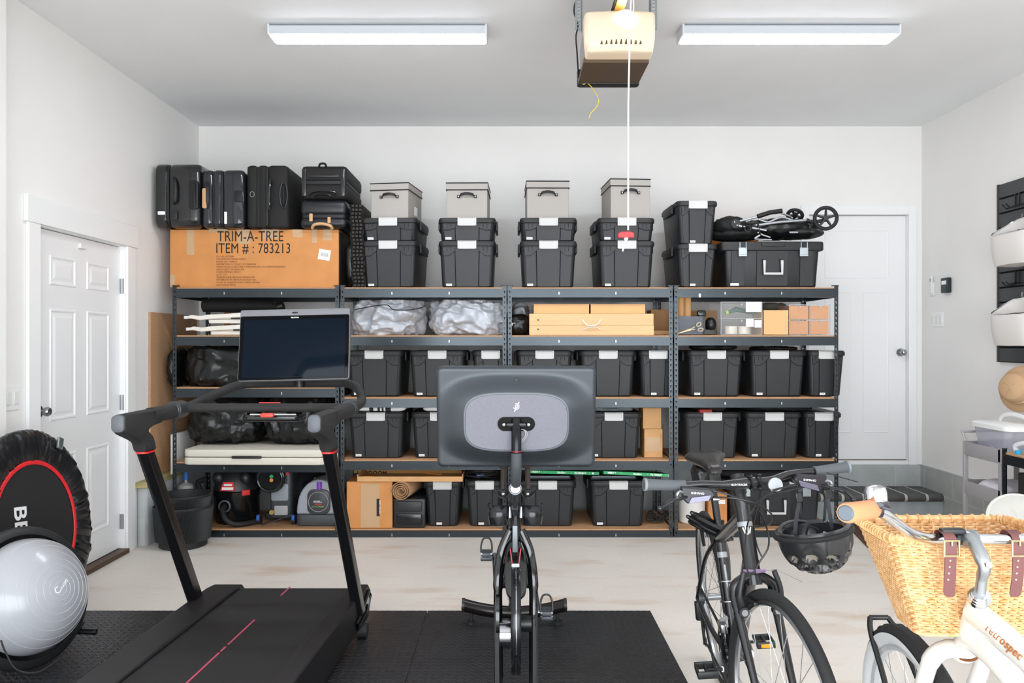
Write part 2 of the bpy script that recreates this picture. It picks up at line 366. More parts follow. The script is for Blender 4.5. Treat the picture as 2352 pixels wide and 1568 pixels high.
# ---------------------------------------------------------------- mats
def diamond_mat():
    m = bpy.data.materials.new('diamond_foam'); m.use_nodes = True; nt = m.node_tree; b = nt.nodes['Principled BSDF']
    b.inputs['Roughness'].default_value = .42
    tc = nt.nodes.new('ShaderNodeTexCoord')
    n0 = nt.nodes.new('ShaderNodeTexNoise'); n0.inputs['Scale'].default_value = 3; n0.inputs['Detail'].default_value = 6; nt.links.new(tc.outputs['Object'], n0.inputs['Vector'])
    r = nt.nodes.new('ShaderNodeValToRGB'); r.color_ramp.elements[0].color = lin('#242427'); r.color_ramp.elements[1].color = lin('#363639'); nt.links.new(n0.outputs['Fac'], r.inputs[0]); nt.links.new(r.outputs[0], b.inputs['Base Color'])
    ms = []
    for ang in (45, -45):
        mp = nt.nodes.new('ShaderNodeMapping'); mp.inputs['Rotation'].default_value = (0, 0, R(ang)); mp.inputs['Scale'].default_value = (34, 34, 34); nt.links.new(tc.outputs['Object'], mp.inputs[0])
        br = nt.nodes.new('ShaderNodeTexBrick'); br.offset = .5; br.inputs['Scale'].default_value = 1; br.inputs['Brick Width'].default_value = 1.6; br.inputs['Row Height'].default_value = .8
        br.inputs['Mortar Size'].default_value = .26; br.inputs['Mortar Smooth'].default_value = .6; nt.links.new(mp.outputs[0], br.inputs['Vector']); ms.append(br.outputs['Fac'])
    mu = nt.nodes.new('ShaderNodeMath'); mu.operation = 'MULTIPLY'; nt.links.new(ms[0], mu.inputs[0]); nt.links.new(ms[1], mu.inputs[1])
    bp = nt.nodes.new('ShaderNodeBump'); bp.invert = True; bp.inputs['Strength'].default_value = .9; bp.inputs['Distance'].default_value = .014
    nt.links.new(mu.outputs[0], bp.inputs['Height']); nt.links.new(bp.outputs[0], b.inputs['Normal'])
    return m
DM = diamond_mat()
def foam_tile(x0, x1, y0, y1, label):
    "tile with jigsaw teeth on its inner seam"
    t = tag(MB().rbox(x0, x1, y0, y1, 0, .013, .006, .003).build('foam_mat_tile', DM), label, 'mat', 'black diamond plate foam floor tiles')
    return t
xs = [-2.5, -1.58, -.43, .735]
for (x0, x1), w in zip(zip(xs, xs[1:]), ('under the leaning rebounder', 'under the treadmill', 'under the exercise bike')):
    foam_tile(x0+.0015, x1-.0015, 2.93, 4.07, 'black diamond plate foam tile %s, farther row' % w)
    foam_tile(x0+.0015, x1-.0015, 1.78, 2.927, 'black diamond plate foam tile %s, nearer row' % w)
# coir doormat by the step
c = [Vector((2.60, 6.03, 0)), Vector((3.33, 6.05, 0)), Vector((3.26, 5.40, 0)), Vector((2.46, 5.36, 0))]
t = thing('doormat', 'brown coir doormat with a darker border in front of the concrete step', 'doormat', (2.9, 5.7, 0))
cen = sum(c, Vector()) / 4
def quadring(ins, z): return [Vector((p.x, p.y, z)) + (cen - p).normalized() * ins for p in c]
b = MB().rings([quadring(0, .001), quadring(0, .010), quadring(.006, .012)]); b.build('border', mat('coir_dark', '#5f4330', .95, noise_=.3, nscale=120), t, world=True)
b = MB().rings([quadring(.075, .010), quadring(.075, .017)]); b.build('coir_pile', mat('coir', '#A5693A', .98, noise_=.3, nscale=90, bump=.6, bscale=400), t, world=True)
# ================================================================ steel shelving
SF = 316.0                                   # pixels per metre at the shelf fronts
def SX(px, s=SF): return (px - VX) / s
YFR, YRE = 5.650, 6.292                      # outer faces of front and rear posts
def post_mb(h, sx, sy):
    "slotted angle post, corner at origin, legs towards sx and sy"
    b = MB(); w, t, pitch, n = .0285, .0018, .038, int(h / .038)
    for ax in (0, 1):
        def bx(u0, u1, z0, z1):
            if ax == 0: x0, x1 = sorted((u0*sx, u1*sx)); b.box(x0, x1, *sorted((0, t*sy)), z0, z1)
            else: y0, y1 = sorted((u0*sy, u1*sy)); b.box(*sorted((0, t*sx)), y0, y1, z0, z1)
        bx(0, .0095, 0, h); bx(.0195, w, 0, h)
        z = 0
        for i in range(n):
            zc = .03 + i*pitch
            bx(.0095, .0195, z, zc-.009); 
            bx(.0095, .0122, zc-.009, zc+.001); bx(.0168, .0195, zc-.009, zc+.001)
            z = zc + .009
        bx(.0095, .0195, z, h)
    return b
POSTS = {}
def add_post(par, x, y, h, sx, sy):
    k = (h, sx, sy)
    if k not in POSTS:
        o = post_mb(h, sx, sy).build('post', M_steel, par, smooth=0); POSTS[k] = o
    else:
        o = POSTS[k].copy(); COL.objects.link(o); o.parent = par
    o.location = (x, y, 0)
    MB().box(*sorted((-.002*sx, .036*sx)), *sorted((-.003*sy, .036*sy)), 0, .012).build('foot', M_blk, o)
    MB().box(*sorted((-.003*sx, .038*sx)), *sorted((-.004*sy, .038*sy)), h, h+.006).build('post_cap', M_blk, o)
def shelf_unit(x0, x1, levels, label):
    t = thing('steel_shelving_unit', label, 'shelving unit', ((x0+x1)/2, (YFR+YRE)/2, 0), group='slotted steel shelving units')
    ox, oy = (x0+x1)/2, (YFR+YRE)/2; X0, X1, Y0, Y1 = x0-ox, x1-ox, YFR-oy, YRE-oy
    for (x, sx) in ((X0, 1), (X1, -1)):
        add_post(t, x, Y0, 1.822, sx, 1); add_post(t, x, Y1, 1.822, sx, -1)
    for z in levels:
        for y, s in ((Y0, 1), (Y1, -1)):
            b = MB(); ya, yb = sorted((y-.001*s, y+.003*s))
            b.box(X0+.028, X1-.028, ya, yb, z-.073, z-.009)
            yc, yd = sorted((y+.003*s, y+.03*s)); b.box(X0+.028, X1-.028, yc, yd, z-.022, z-.019); b.box(X0+.028, X1-.028, yc, yd, z-.073, z-.070)
            b.cur = 1
            for f in (.31, .655):
                xx = X0 + (X1-X0)*f; b.box(xx-.004, xx+.004, *sorted((y-.0022*s, y)), z-.052, z-.034)
            b.build('beam', [M_steel, M_alu], t, smooth=0)
        for x, s in ((X0, 1), (X1, -1)):
            b = MB(); b.box(*sorted((x+.002*s, x+.005*s)), Y0+.03, Y1-.03, z-.073, z-.012); b.box(*sorted((x+.005*s, x+.03*s)), Y0+.03, Y1-.03, z-.022, z-.019)
            b.build('side_beam', M_steel, t, smooth=0)
        MB().box(X0+.006, X1-.006, Y0+.004, Y1-.004, z-.0175, z).build('shelf_board', M_mdf, t, smooth=0)
        b = MB()
        for f in (.36, .68): xx = X0+(X1-X0)*f; b.box(xx-.012, xx+.012, Y0+.01, Y1-.01, z-.034, z-.02)
        b.build('crossbar', M_steel, t, smooth=0)
    return t
LV = (1.812, 1.464, 1.014, .562, .060)
LV1 = (1.812, 1.464, 1.087, .545, .060)
U = [(SX(398.5), SX(780)), (SX(783), SX(1163.5)), (SX(1166.5), SX(1544.5)), (SX(1547.5), SX(1923.5))]
shelf_unit(*U[0], LV1, 'black steel shelving unit loaded with suitcases, vacuum cleaners and duffel bags')
shelf_unit(*U[1], LV, 'black steel shelving unit holding the two silver covers')
shelf_unit(*U[2], LV, 'black steel shelving unit holding the pale wooden crate')
shelf_unit(*U[3], LV, 'black steel shelving unit nearest the raised door, folded stroller on top')
# ================================================================ storage totes
M_latch = mat('tote_latch', '#C9C9C8', .45, bump=.05, bscale=400)
M_groove_shade = mat('tote_groove_shade', '#0b0b0c', .8)  # near-black strips that paint the shade inside tote grooves and slots
M_tote = mat('tote_plastic', '#1f2225', .40, bump=.15, bscale=900, noise_=.12, nscale=6)
M_totel = mat('tote_lid_plastic', '#1f2022', .5, bump=.15, bscale=900)
TOTES = {}
def make_tote(kind):
    wt, wb, h, dpt = {'large': (.400, .368, .335, .525), 'shallow': (.400, .380, .165, .525), 'narrow': (.285, .240, .312, .525), 'narrow_tall': (.262, .226, .335, .525)}[kind]
    t = thing('storage_tote', None, 'storage tote')
    hb = h - .022
    def half(z): f = z / hb; return (wb+(wt-wb)*f)/2, (dpt-.05+.05*f)/2
    def ring(z, ins, r=.032, seg=4):
        hx, hy = half(z); hx -= ins; hy -= ins; o = []
        for cx, cy, st in ((hx-r, hy-r, 0), (-hx+r, hy-r, 90), (-hx+r, -hy+r, 180), (hx-r, -hy+r, 270)):
            for k in range(seg+1): a = R(st+90*k/seg); o.append(Vector((cx+r*math.cos(a), cy+r*math.sin(a), z)))
        return o
    b = MB(); b.rings([ring(.0, .012, .022), ring(.003, .005), ring(.012, 0), ring(hb, 0)])
    c0 = wt*.225
    def F(x, z, out): hx, hy = half(z); return Vector((x*hx*2/wt, -hy-out, z))
    def plate(pts, o1=.005, m=0):
        b.cur = m; b.rings([[F(x, z, -.002) for x, z in pts], [F(x, z, o1*.7) for x, z in pts], [F(x*(1-.006)+.0, z, o1) for x, z in pts]], False, True); b.cur = 0
    e = wt/2-.028; zt = hb-.002; dz = .062 if h < .2 else .082
    plate([(-c0+.004, .006), (c0-.004, .006), (c0-.004, zt-.045), (c0-.014, zt-.03), (-c0+.014, zt-.03), (-c0+.004, zt-.045)], .0055)
    for s in (-1, 1):
        P = lambda *a: [(x*s, z) for x, z in (a if s > 0 else a[::-1])]
        plate(P((c0-.004, .006), (c0+.0045, .006), (c0+.0045, zt-.05), (c0-.004, zt-.04)), .0008, 1)
        if h > .2 or True: plate(P((c0+.004, .008), (e, .008), (e, zt-dz-.003), (c0+.045, zt-dz-.003), (c0+.004, zt-.052)), .004)
        plate(P((e, zt-dz-.003), (e, zt-dz+.0005), (c0+.044, zt-dz+.0005), (c0+.0, zt-.047), (c0+.0, zt-.052), (c0+.0455, zt-dz-.003)), .0012, 1)
        plate(P((c0+.001, zt-.044), (c0+.045, zt-dz+.003), (e+.004, zt-dz+.003), (e+.004, zt-.02), (c0+.0, zt-.02)), .007)
        for q in (.030, .058): 
            if c0+q < e-.006: plate(P((c0+q-.0016, zt-.048), (c0+q+.0016, zt-.048), (c0+q+.0016, zt-.018), (c0+q-.0016, zt-.018)), .0082, 1)
    b.build('body', [M_tote, M_groove_shade], t, smooth=30)
    b = MB(); hx, hy = half(hb); g = .018
    b.rbox(-hx-.008, hx+.008, -hy-g, hy+g, hb-.014, h-.004, .045, .005); b.rbox(-hx-.004, hx+.004, -hy-.004, hy+.004, h-.006, h+.002, .04, .003)
    for s in (-1, 1):
        x0, x1 = sorted((s*(hx+.004), s*(hx+.020))); b.rbox(x0, x1, -.14, .14, hb-.052, h-.006, .004, .003)
    b.build('lid', M_totel, t, smooth=30)
    lw = .068
    for s, m in ((-1, 0), (1, 0)):
        b = MB()
        y0, y1 = sorted((s*(hy+.010), s*(hy+g+.005))); b.box(-lw, lw, y0, y1, h-.056, h+.001)
        y0, y1 = sorted((s*(hy-.012), s*(hy+g+.005))); b.box(-lw, lw, y0, y1, h-.004, h+.003)
        y0, y1 = sorted((s*(hy+g+.004), s*(hy+g+.0075))); b.box(-lw, -lw+.011, y0, y1, h-.058, h+.002); b.box(lw-.011, lw, y0, y1, h-.058, h+.002); b.box(-lw, lw, y0, y1, h-.058, h-.053)
        b.build('latch', M_latch, t, bevel=.0012)
    q = MB(); x0 = -e+.006 if kind[0] != 'n' else -c0+.006
    q.rings([[F(x, z, .0060) for x, z in ((x0, .012), (x0+.046, .012), (x0+.046, .028), (x0, .028))], [F(x, z, .0068) for x, z in ((x0, .012), (x0+.046, .012), (x0+.046, .028), (x0, .028))]])
    q.cur = 1; q.rings([[F(x, z, .0069) for x, z in ((x0+.005, .018), (x0+.036, .018), (x0+.036, .0215), (x0+.005, .0215))], [F(x, z, .0072) for x, z in ((x0+.005, .018), (x0+.036, .018), (x0+.036, .0215), (x0+.005, .0215))]])
    q.build('sticker', [M_label, M_grey], t, smooth=0)
    t['dpt'] = dpt; t['h'] = h
    return t
def tote(kind, px, z, label, group, yf=5.692, rot=0, s=None):
    "px: latch centre"
    d = .525
    if kind not in TOTES: TOTES[kind] = [make_tote(kind), False]
    src, used = TOTES[kind]
    o = clone(src) if used else src
    TOTES[kind][1] = True
    cy = yf + d/2 + .02
    z += .0015; o.location = ((px-VX)*yf/FPX, cy, z); o.rotation_euler = (0, 0, R(rot))
    if rot: o.location.x = (px-VX)*yf/FPX - math.sin(-R(rot))*d/2 * 1
    tag(o, label, None, group); return o
g1 = 'black totes stacked on top of the shelving'
for px, who, r in ((903, 'under the grey fabric box nearest the suitcases', -4), (1072.5, 'in the second stack from the suitcases', 0), (1260, 'in the third stack from the suitcases', 0), (1437, 'behind the red pull handle', 1)):
    a = tote('large', px, 1.812, 'deep black tote with grey latch, lower one %s' % who, g1, 5.65, r)
    c = tote('shallow', px, 1.812+.338, 'shallow black tote with grey latch, upper one %s' % who, g1, 5.65, r)
a = tote('narrow', 1599, 1.812, 'narrow black tote on the shelf top beside the black trunk', g1, 5.65, 1.5)
a = tote('narrow', 1599, 1.812+.315, 'narrow black tote stacked on another beside the folded stroller', g1, 5.65, 1.5)
g2 = 'black totes on the middle shelves'
for k, px, lb in (('large', 859, 'black tote below the left silver cover, nearest the treadmill screen'), ('large', 1004, 'black tote below the silver covers, partly behind the bike screen corner'),
                  ('narrow_tall', 1127, 'narrow black tote behind the shelf posts above the bike screen'), ('large', 1251, 'black tote below the wooden crate, mostly behind the bike screen'),
                  ('large', 1397, 'black tote below the wooden crate at the bike screen edge'), ('narrow_tall', 1512, 'narrow black tote below the open cardboard box'),
                  ('large', 1646, 'black tote below the clear drawers, left of its shelf'), ('large', 1790, 'black tote below the cardboard drawers, centre of its shelf'),
                  ('narrow_tall', 1902, 'narrow black tote sticking out past the last shelf post, middle shelf')):
    tote(k, px, 1.014, lb, g2)
g3 = 'black totes on the fourth shelves'
for k, px, lb in (('large', 863, 'black tote with a striped towel on its lid'), ('large', 1009, 'black tote with a white cloth on its lid, beside the bike screen'),
                  ('large', 1410, 'black tote beside the two small stacked cardboard boxes'), ('large', 1637, 'black tote behind the bicycle saddle'),
                  ('large', 1779, 'black tote above the bicycle handlebar, centre of its shelf'), ('narrow_tall', 1893, 'narrow black tote at the end of the fourth shelf by the raised door')):
    tote(k, px, .562, lb, g3)
g4 = 'black totes on the bottom shelves'
for k, px, lb in (('narrow_tall', 1016, 'narrow black tote on the bottom shelf beside the black drawer box'), ('narrow_tall', 1113, 'narrow black tote on the bottom shelf under the coiled cables'),
                  ('large', 1258, 'black tote on the bottom shelf behind the bottle holder'), ('large', 1421, 'black tote on the bottom shelf under the tilted green filter')):
    tote(k, px, .060, lb, g4, 5.692)
# ================================================================ grey fabric boxes
M_fab = mat('grey_fabric', '#AEA9A4', .9, noise_=.06, nscale=200, bump=.2, bscale=700); M_pipe = mat('black_piping', '#121214', .6)
def fabric_box(x, y, z, w, d, h, rot, label, tagged=False):
    t = thing('fabric_storage_box', label, 'fabric box', (x, y, z), (0, 0, R(rot)), 'grey fabric boxes on the top totes')
    MB().box(-w/2+.004, w/2-.004, -d/2+.004, d/2-.004, 0, h-.03).build('body', M_fab, t, bevel=.004)
    MB().box(-w/2, w/2, -d/2, d/2, h-.05, h).build('lid', M_fab, t, bevel=.003)
    b = MB()
    for zz in (h, h-.05):
        c = [(-w/2, -d/2, zz), (w/2, -d/2, zz), (w/2, d/2, zz), (-w/2, d/2, zz)]; b.tube(c, .0042, 6, closed=True, up=(0, 0, 1))
    b.build('piping', M_pipe, t)
    b = MB(); zc = h-.10; hw = .072
    pts = [(-hw, -d/2-.002, zc), (-hw+.02, -d/2-.002, zc), (-hw+.028, -d/2-.014, zc+.012), (0, -d/2-.024, zc+.018), (hw-.028, -d/2-.014, zc+.012), (hw-.02, -d/2-.002, zc), (hw, -d/2-.002, zc)]
    pts = spline(pts, 4); rg = [[Vector(p)+Vector((0, dy, dz)) for dy, dz in ((0, -.010), (-.003, -.010), (-.003, .010), (0, .010))] for p in pts]
    b.rings(rg); o = b.build('handle', M_pipe, t)
    b = MB()
    for s in (-1, 1): b.disc((s*(hw-.010), -d/2-.006, zc), (0, 1, 0), .0048, .003, 12)
    b.build('rivet', M_alu, o)
    if tagged: MB().box(w/2-.005, w/2-.003, -.02, .06, .05, .115).build('care_label', M_label, t)
    return t
z = 1.812+.338+.168
fabric_box(-.855, 5.90, z, .292, .37, .262, -9, 'light grey fabric box with a white side label, nearest the suitcases', True)
fabric_box(SX(1074, 314), 5.89, z, .305, .37, .262, -1.5, 'light grey fabric box, second from the suitcases')
fabric_box(SX(1257.5, 314), 5.89, z, .313, .37, .275, 1, 'light grey fabric box, third from the suitcases')
fabric_box(SX(1440, 314)+.015, 5.90, z, .298, .37, .292, 4, 'light grey fabric box behind the hanging cord')
# ================================================================ black trunks
def trunk(x, y, z, w, label, lid=True):
    t = thing('storage_chest', label, 'storage trunk', (x, y, z), group='black trunks with U handles')
    h, d = .333, .44; hb = .275; wb = w-.09
    b = MB()
    def ring(z, hx, hy, r=.025):
        o = []
        for cx, cy, st in ((hx-r, hy-r, 0), (-hx+r, hy-r, 90), (-hx+r, -hy+r, 180), (hx-r, -hy+r, 270)):
            for k in range(5): a = R(st+90*k/4); o.append(Vector((cx+r*math.cos(a), cy+r*math.sin(a), z)))
        return o
    W0 = w/2-.03
    b.rings([ring(0, W0-.022, d/2-.025), ring(.01, W0-.016, d/2-.02), ring(hb, W0, d/2-.005)])
    for k, (a, c) in enumerate(((-.30, -.20), (-.115, .115), (.20, .30))):
        yb = lambda zz: -(d/2-.018+.013*zz/hb)
        b.rings([[Vector((x_, yb(zz)+.001, zz)) for x_, zz in ((a, .01), (c, .01), (c, hb), (a, hb))], [Vector((x_, yb(zz)-.006, zz)) for x_, zz in ((a+.003, .012), (c-.003, .012), (c-.003, hb), (a+.003, hb))]], False, True)
    b.build('body', M_tote, t, smooth=30)
    b = MB().rbox(-w/2, w/2, -d/2-.012, d/2+.012, hb-.01, h, .03, .012); b.rbox(-.085, .085, -d/2-.022, -d/2, hb+.02, h-.004, .004, .003)
    b.build('lid', M_totel, t, smooth=30)
    for s in (-1, 1):
        b = MB(); x_ = s*.222; b.box(x_-.030, x_+.030, -d/2-.022, -d/2-.010, hb-.052, hb+.012)
        b.box(x_-.025, x_-.019, -d/2-.026, -d/2-.012, hb, hb+.052); b.box(x_+.019, x_+.025, -d/2-.026, -d/2-.012, hb, hb+.052); b.box(x_-.022, x_+.022, -d/2-.026, -d/2-.021, hb-.04, hb-.02)
        b.build('metal_clasp', mat('clasp_zinc', '#B9C4C8', .3, .9), t, bevel=.0015)
    b = MB(); hw, z1, z0 = .064, .195, .098
    b.tube([(-hw, -d/2+.006, z1), (-hw, -d/2-.018, z1-.004), (-hw, -d/2-.018, z0), (hw, -d/2-.018, z0), (hw, -d/2-.018, z1-.004), (hw, -d/2+.006, z1)], .0115, 8, flat=.8)
    b.build('handle', M_latch, t)
    b = MB()
    for s in (-1, 1): b.box(s*hw-.013, s*hw+.013, -d/2-.016, -d/2+.02, z1-.012, z1+.01)
    b.build('handle_mount', M_totel, t, bevel=.002)
    MB().box(-.305, -.245, -d/2+.001, -d/2+.013, .012, .030).build('sticker', M_label, t)
    return t
trunk(SX(1775), 5.65+.24, 1.8135, .75, 'large black trunk with U handle and metal clasps under the folded stroller')
trunk(1.955, 5.70+.25, .0615, .72, 'large black trunk with U handle on the bottom shelf behind the helmet')
# ================================================================ soft lumps
M_silver = mat('silver_cover', '#B9BEC6', .38, .15, bump=.35, bscale=22)
M_bag = mat('black_nylon', '#131415', .33, bump=.9, bscale=17)
M_bagm = mat('black_canvas', '#0f1011', .8, bump=.4, bscale=40)
def lump(c, rx, ry, rz, amp, freq, seed, ex=.7, nu=110, nv=60, stretch=(1, 1, 1), shear=0, zmin=None, zmax=None, lobes=None):
    c = Vector(c); off = Vector((seed*13.7, seed*7.1, seed*3.3)); b = MB(); rr = []
    sg = lambda v, e: math.copysign(abs(v)**e, v)
    for i in range(1, nv):
        t = PI*i/nv; rg = []
        for j in range(nu):
            a = 2*PI*j/nu
            d = Vector((sg(math.sin(t), ex)*sg(math.cos(a), ex), sg(math.sin(t), ex)*sg(math.sin(a), ex), sg(math.cos(t), ex)))
            n = Vector((d.x/rx, d.y/ry, d.z/rz)).normalized()
            p = Vector((d.x*rx, d.y*ry, d.z*rz)); q = Vector((p.x*stretch[0], p.y*stretch[1], p.z*stretch[2]))*freq + off
            w = Vector((noise.noise(q*.6), noise.noise(q*.6+Vector((5, 1, 2))), noise.noise(q*.6+Vector((9, 4, 7)))))
            f = 1 - 2*abs(noise.noise(q + w*1.2)); g = 1 - 2.4*abs(noise.noise(q*2.3 + w)); h3 = 1 - 2.4*abs(noise.noise(q*4.6 - w*.7))
            p = p + n * (amp*(f*.75 + g*.42 + h3*.18 - .6))
            p.x += shear*p.z
            if lobes: p.z *= lobes(d.x)
            p = p + c
            if zmin is not None: p.z = max(p.z, zmin)
            if zmax is not None: p.z = min(p.z, zmax)
            rg.append(p)
        rr.append(rg)
    return b.rings(rr)
# ================================================================ tree box and suitcases
YS = 5.691
def bxp(px0, px1, py0, py1, y0, y1, s=None):
    "box extents from the front face seen at depth y0"
    return ((px0-VX)*y0/FPX, (px1-VX)*y0/FPX, y0, y1, CAMH-(py1-VY)*y0/FPX, CAMH-(py0-VY)*y0/FPX)
x0, x1, z0, z1 = (390-VX)*YS/FPX, (778-VX)*YS/FPX, 1.8135, 2.237
t = thing('christmas_tree_box', 'long orange cardboard box printed TRIM-A-TREE under the suitcases', 'cardboard box', ((x0+x1)/2, YS, z0))
MB().box(x0, x1, YS, YS+.44, z0, z1).build('carton', M_card2, t, world=True, bevel=.004)
def ftext(body, px, py, Y, hpx, m, parent, align='LEFT', st=1, name='printed_text', bold=0, sp=1.0, rotz=0, dy=.0015, line=1.0):
    "capital height hpx pixels, baseline at py"
    size = hpx*Y/FPX/.70
    return text(body, size, m, parent, wm(parent).inverted() @ T(*W(px, py, Y-dy)) @ FACE @ Matrix.Rotation(rotz, 4, 'Z'), name, align=align, font_stretch=st, bold=bold, space=sp, line=line)
ftext('TRIM-A-TREE', 499, 554, YS, 24, M_ink, t, st=.74, sp=1.05)
ftext('ITEM # : 783213', 495, 581, YS, 23, M_ink, t, st=.74, sp=1.05)
ls = ['P.O. NO. 07273878', 'COUNTRY OF ORIGIN: CHINA', 'MODEL NO.  91088LO', 'DESCRIPTION: 7.5 FT JUST CUT ASPEN FIR', 'W/400 COLOR CHOICE MULTI FUNCTION LED LTS & REMOTECONTROL', '& EASY LIGHT TECHNOLOGY', 'LOWES ITEM NO.: 783213', "Q'TY:  1 PC", 'VENDOR NAME: NICOLAS HOLIDAY INC', 'DISTRIBUTED BY: NICOLAS HOLIDAY INC.', '9F, NO. 27, GUANGFU N RD., TAIPEI, TAIWAN', 'DATE CODE: FP0718']
for i, l in enumerate(ls): ftext(l, 497, 590.5+i*5.95, YS, 3.7, M_inkb, t, st=.92)
b = MB(); M = T(*W(745, 585, YS-.001)) @ Matrix.Rotation(R(10), 4, 'Y'); b.box(-.043, .043, -.0008, 0, -.038, .038, M); o = b.build('barcode_sticker', M_label, t, world=True)
b = MB()
for i in range(16): xx = -.028+i*.0037; b.box(xx, xx+random.uniform(.0008, .0022), -.0012, -.0007, -.013, .014, M)
b.build('barcode', M_ink, t, world=True)
for px0, px1, py0, py1 in ((429, 446, 527, 585), (480, 522, 525, 534), (545, 575, 526, 560), (600, 640, 526, 548), (672, 695, 526, 545), (716, 728, 526, 558), (742, 762, 526, 552), (391, 402, 630, 658)):
    x_0, x_1, _, _, z_0, z_1 = bxp(px0, px1, py0, py1, YS, YS); MB().box(x_0, x_1, YS-.0009, YS-.0002, z_0, z_1-.003).build('clear_tape', M_tape, t, world=True)
MB().box(x1, x1+.001, YS+.012, YS+.43, z0+.01, z1-.01).build('printed_side', mat('box_art_dark', '#3a3632', .5, noise_=.6, nscale=9), t, world=True)
def suitcase(name, label, e, split, vert, m, r=.05, extra=None):
    "e = extents; split = fraction(s) of the thickness where the zip runs; vert: thickness along x else along z"
    x0, x1, y0, y1, z0, z1 = e
    t = thing(name, label, 'suitcase', ((x0+x1)/2, (y0+y1)/2, z0), group='black suitcases on the tree box')
    lo, hi = (x0, x1) if vert else (z0, z1); cur = lo; cuts = [lo+(hi-lo)*f for f in split]+[hi]
    for k, c in enumerate(cuts):
        a = cur+(.004 if k else 0); d = c-(.004 if c != hi else 0)
        b = MB(); E = (a, d, y0, y1, z0, z1) if vert else (x0, x1, y0, y1, a, d)
        big = (d-a) > .08
        b.rbox(*E, r=r, e=(.03 if big else .006), axis='x' if vert else 'z', seg=6); b.build('shell', m, t, world=True, smooth=50)
        if k < len(cuts)-1:
            E = (c-.012, c+.012, y0+.006, y1-.006, z0+.006, z1-.006) if vert else (x0+.006, x1-.006, y0+.006, y1-.006, c-.012, c+.012)
            MB().rbox(*E, r=r, e=.002, axis='x' if vert else 'z').build('zipper', M_matte, t, world=True)
        cur = c
    return t
def grip(par, pts, r, m=M_matte, name='handle', flat=1.0):
    return MB().tube(spline(pts, 5), r, 8, flat=flat).build(name, m, par, world=True)
zb = 2.239
M_shell = mat('suitcase_gloss', '#1c1d1f', .2, coat=.4, bump=.02, bscale=900)
M_shell2 = mat('suitcase_metallic', '#26292e', .08, .3, coat=.6)
M_soft = mat('suitcase_fabric', '#0e0d0d', .7, bump=.3, bscale=900)
M_tan = mat('tan_leather', '#C99F74', .6)
e = list(bxp(357, 458, 373, 523, 5.60, 6.28)); e[4] = zb
t = suitcase('hard_suitcase', 'glossy charcoal hard suitcase hanging over the left end of the tree box', e, (.26,), True, M_shell, .07)
p = lambda px, py, dy: W(px, py, 5.60-dy)
grip(t, [p(401, 407, 0), p(402, 420, .02), p(403, 440, .022), p(402, 460, .02), p(401, 468, 0)], .012, flat=.7)
MB().rbox(*bxp(433, 455, 414, 480, 5.588, 5.61), r=.02, e=.004, axis='y').build('handle_recess', M_matte, t, world=True)
MB().rbox(*bxp(441, 449, 420, 474, 5.58, 5.60), r=.01, e=.003, axis='y').build('telescopic_handle', M_blk2, t, world=True)
MB().rbox(*bxp(362, 379, 485, 493, 5.596, 5.602), r=.006, e=.001, axis='y').build('sticker', M_label, t, world=True)
MB().rbox(*bxp(391, 406, 484, 503, 5.585, 5.605), r=.006, e=.002, axis='y').build('luggage_tag', M_blk, t, world=True)
e = list(bxp(461, 560, 388, 524, 5.62, 6.25)); e[4] = zb
t = suitcase('hard_suitcase', 'shiny metallic black hard suitcase with a tan tag, second on the tree box', e, (.30, .47), True, M_shell2, .045)
p = lambda px, py, dy: W(px, py, 5.62-dy)
MB().rbox(*bxp(464, 474, 432, 478, 5.600, 5.618), r=.012, e=.002, axis='y').build('luggage_tag', M_tan, t, world=True)
grip(t, [p(477, 418, 0), p(477, 430, .018), p(477, 460, .018), p(477, 478, 0)], .012, flat=.6)
MB().rbox(*bxp(537, 556, 437, 463, 5.612, 5.63), r=.012, e=.003, axis='y').build('handle_recess', M_matte, t, world=True)
MB().rbox(*bxp(515, 521, 486, 514, 5.617, 5.6215), r=.003, e=.0005, axis='y').build('sticker', M_label, t, world=True)
e = list(bxp(565, 662, 379, 524, 5.63, 6.3)); e[4] = zb
t = suitcase('soft_suitcase', 'large matte black soft suitcase standing on its side, third on the tree box', e, (.30, .48), True, M_soft, .02)
p = lambda px, py, dy: W(px, py, 5.63-dy)
grip(t, [p(622, 411, 0), p(620, 425, .02), p(618, 455, .022), p(619, 470, .02), p(620, 481, 0)], .010, M_shell)
b = MB(); q = [p(651+8.5*math.cos(a), 448+30*math.sin(a), .004) for a in [2*PI*k/20 for k in range(20)]]; b.tube(q, .007, 6, closed=True, up=(0, 1, 0)); b.build('handle_surround', M_blk, t, world=True)
grip(t, [p(651, 424, 0), p(651, 430, .012), p(651, 468, .012), p(651, 472, 0)], .007, M_blk2, 'telescopic_handle')
b = MB(); q = [p(579+5*math.cos(a), 446+6*math.sin(a), .002) for a in [2*PI*k/16 for k in range(16)]]; b.tube(q, .0015, 5, closed=True, up=(0, 1, 0)); b.build('round_badge', M_grey, t, world=True)
e = list(bxp(688, 795, 458, 524, 5.63, 6.22)); e[4] = zb
t = suitcase('cabin_suitcase', 'flat black suitcase with tan handle, lower one of the stacked pair', e, (.42, ), False, mat('suitcase_satin', '#15181b', .35), .035)
p = lambda px, py, dy: W(px, py, 5.63-dy)
grip(t, [p(717, 524, .0), p(722, 516, .025), p(740, 514, .028), p(758, 518, .025), p(763, 525, 0)], .011, M_tan)
MB().rbox(*bxp(710, 718, 490, 508, 5.618, 5.63), r=.006, e=.002, axis='y').build('luggage_tag', M_tan, t, world=True)
MB().rbox(*bxp(752, 759, 498, 512, 5.618, 5.63), r=.004, e=.002, axis='y').build('luggage_tag', M_tan, t, world=True)
e = list(bxp(691, 797, 380, 456.5, 5.63, 6.2))
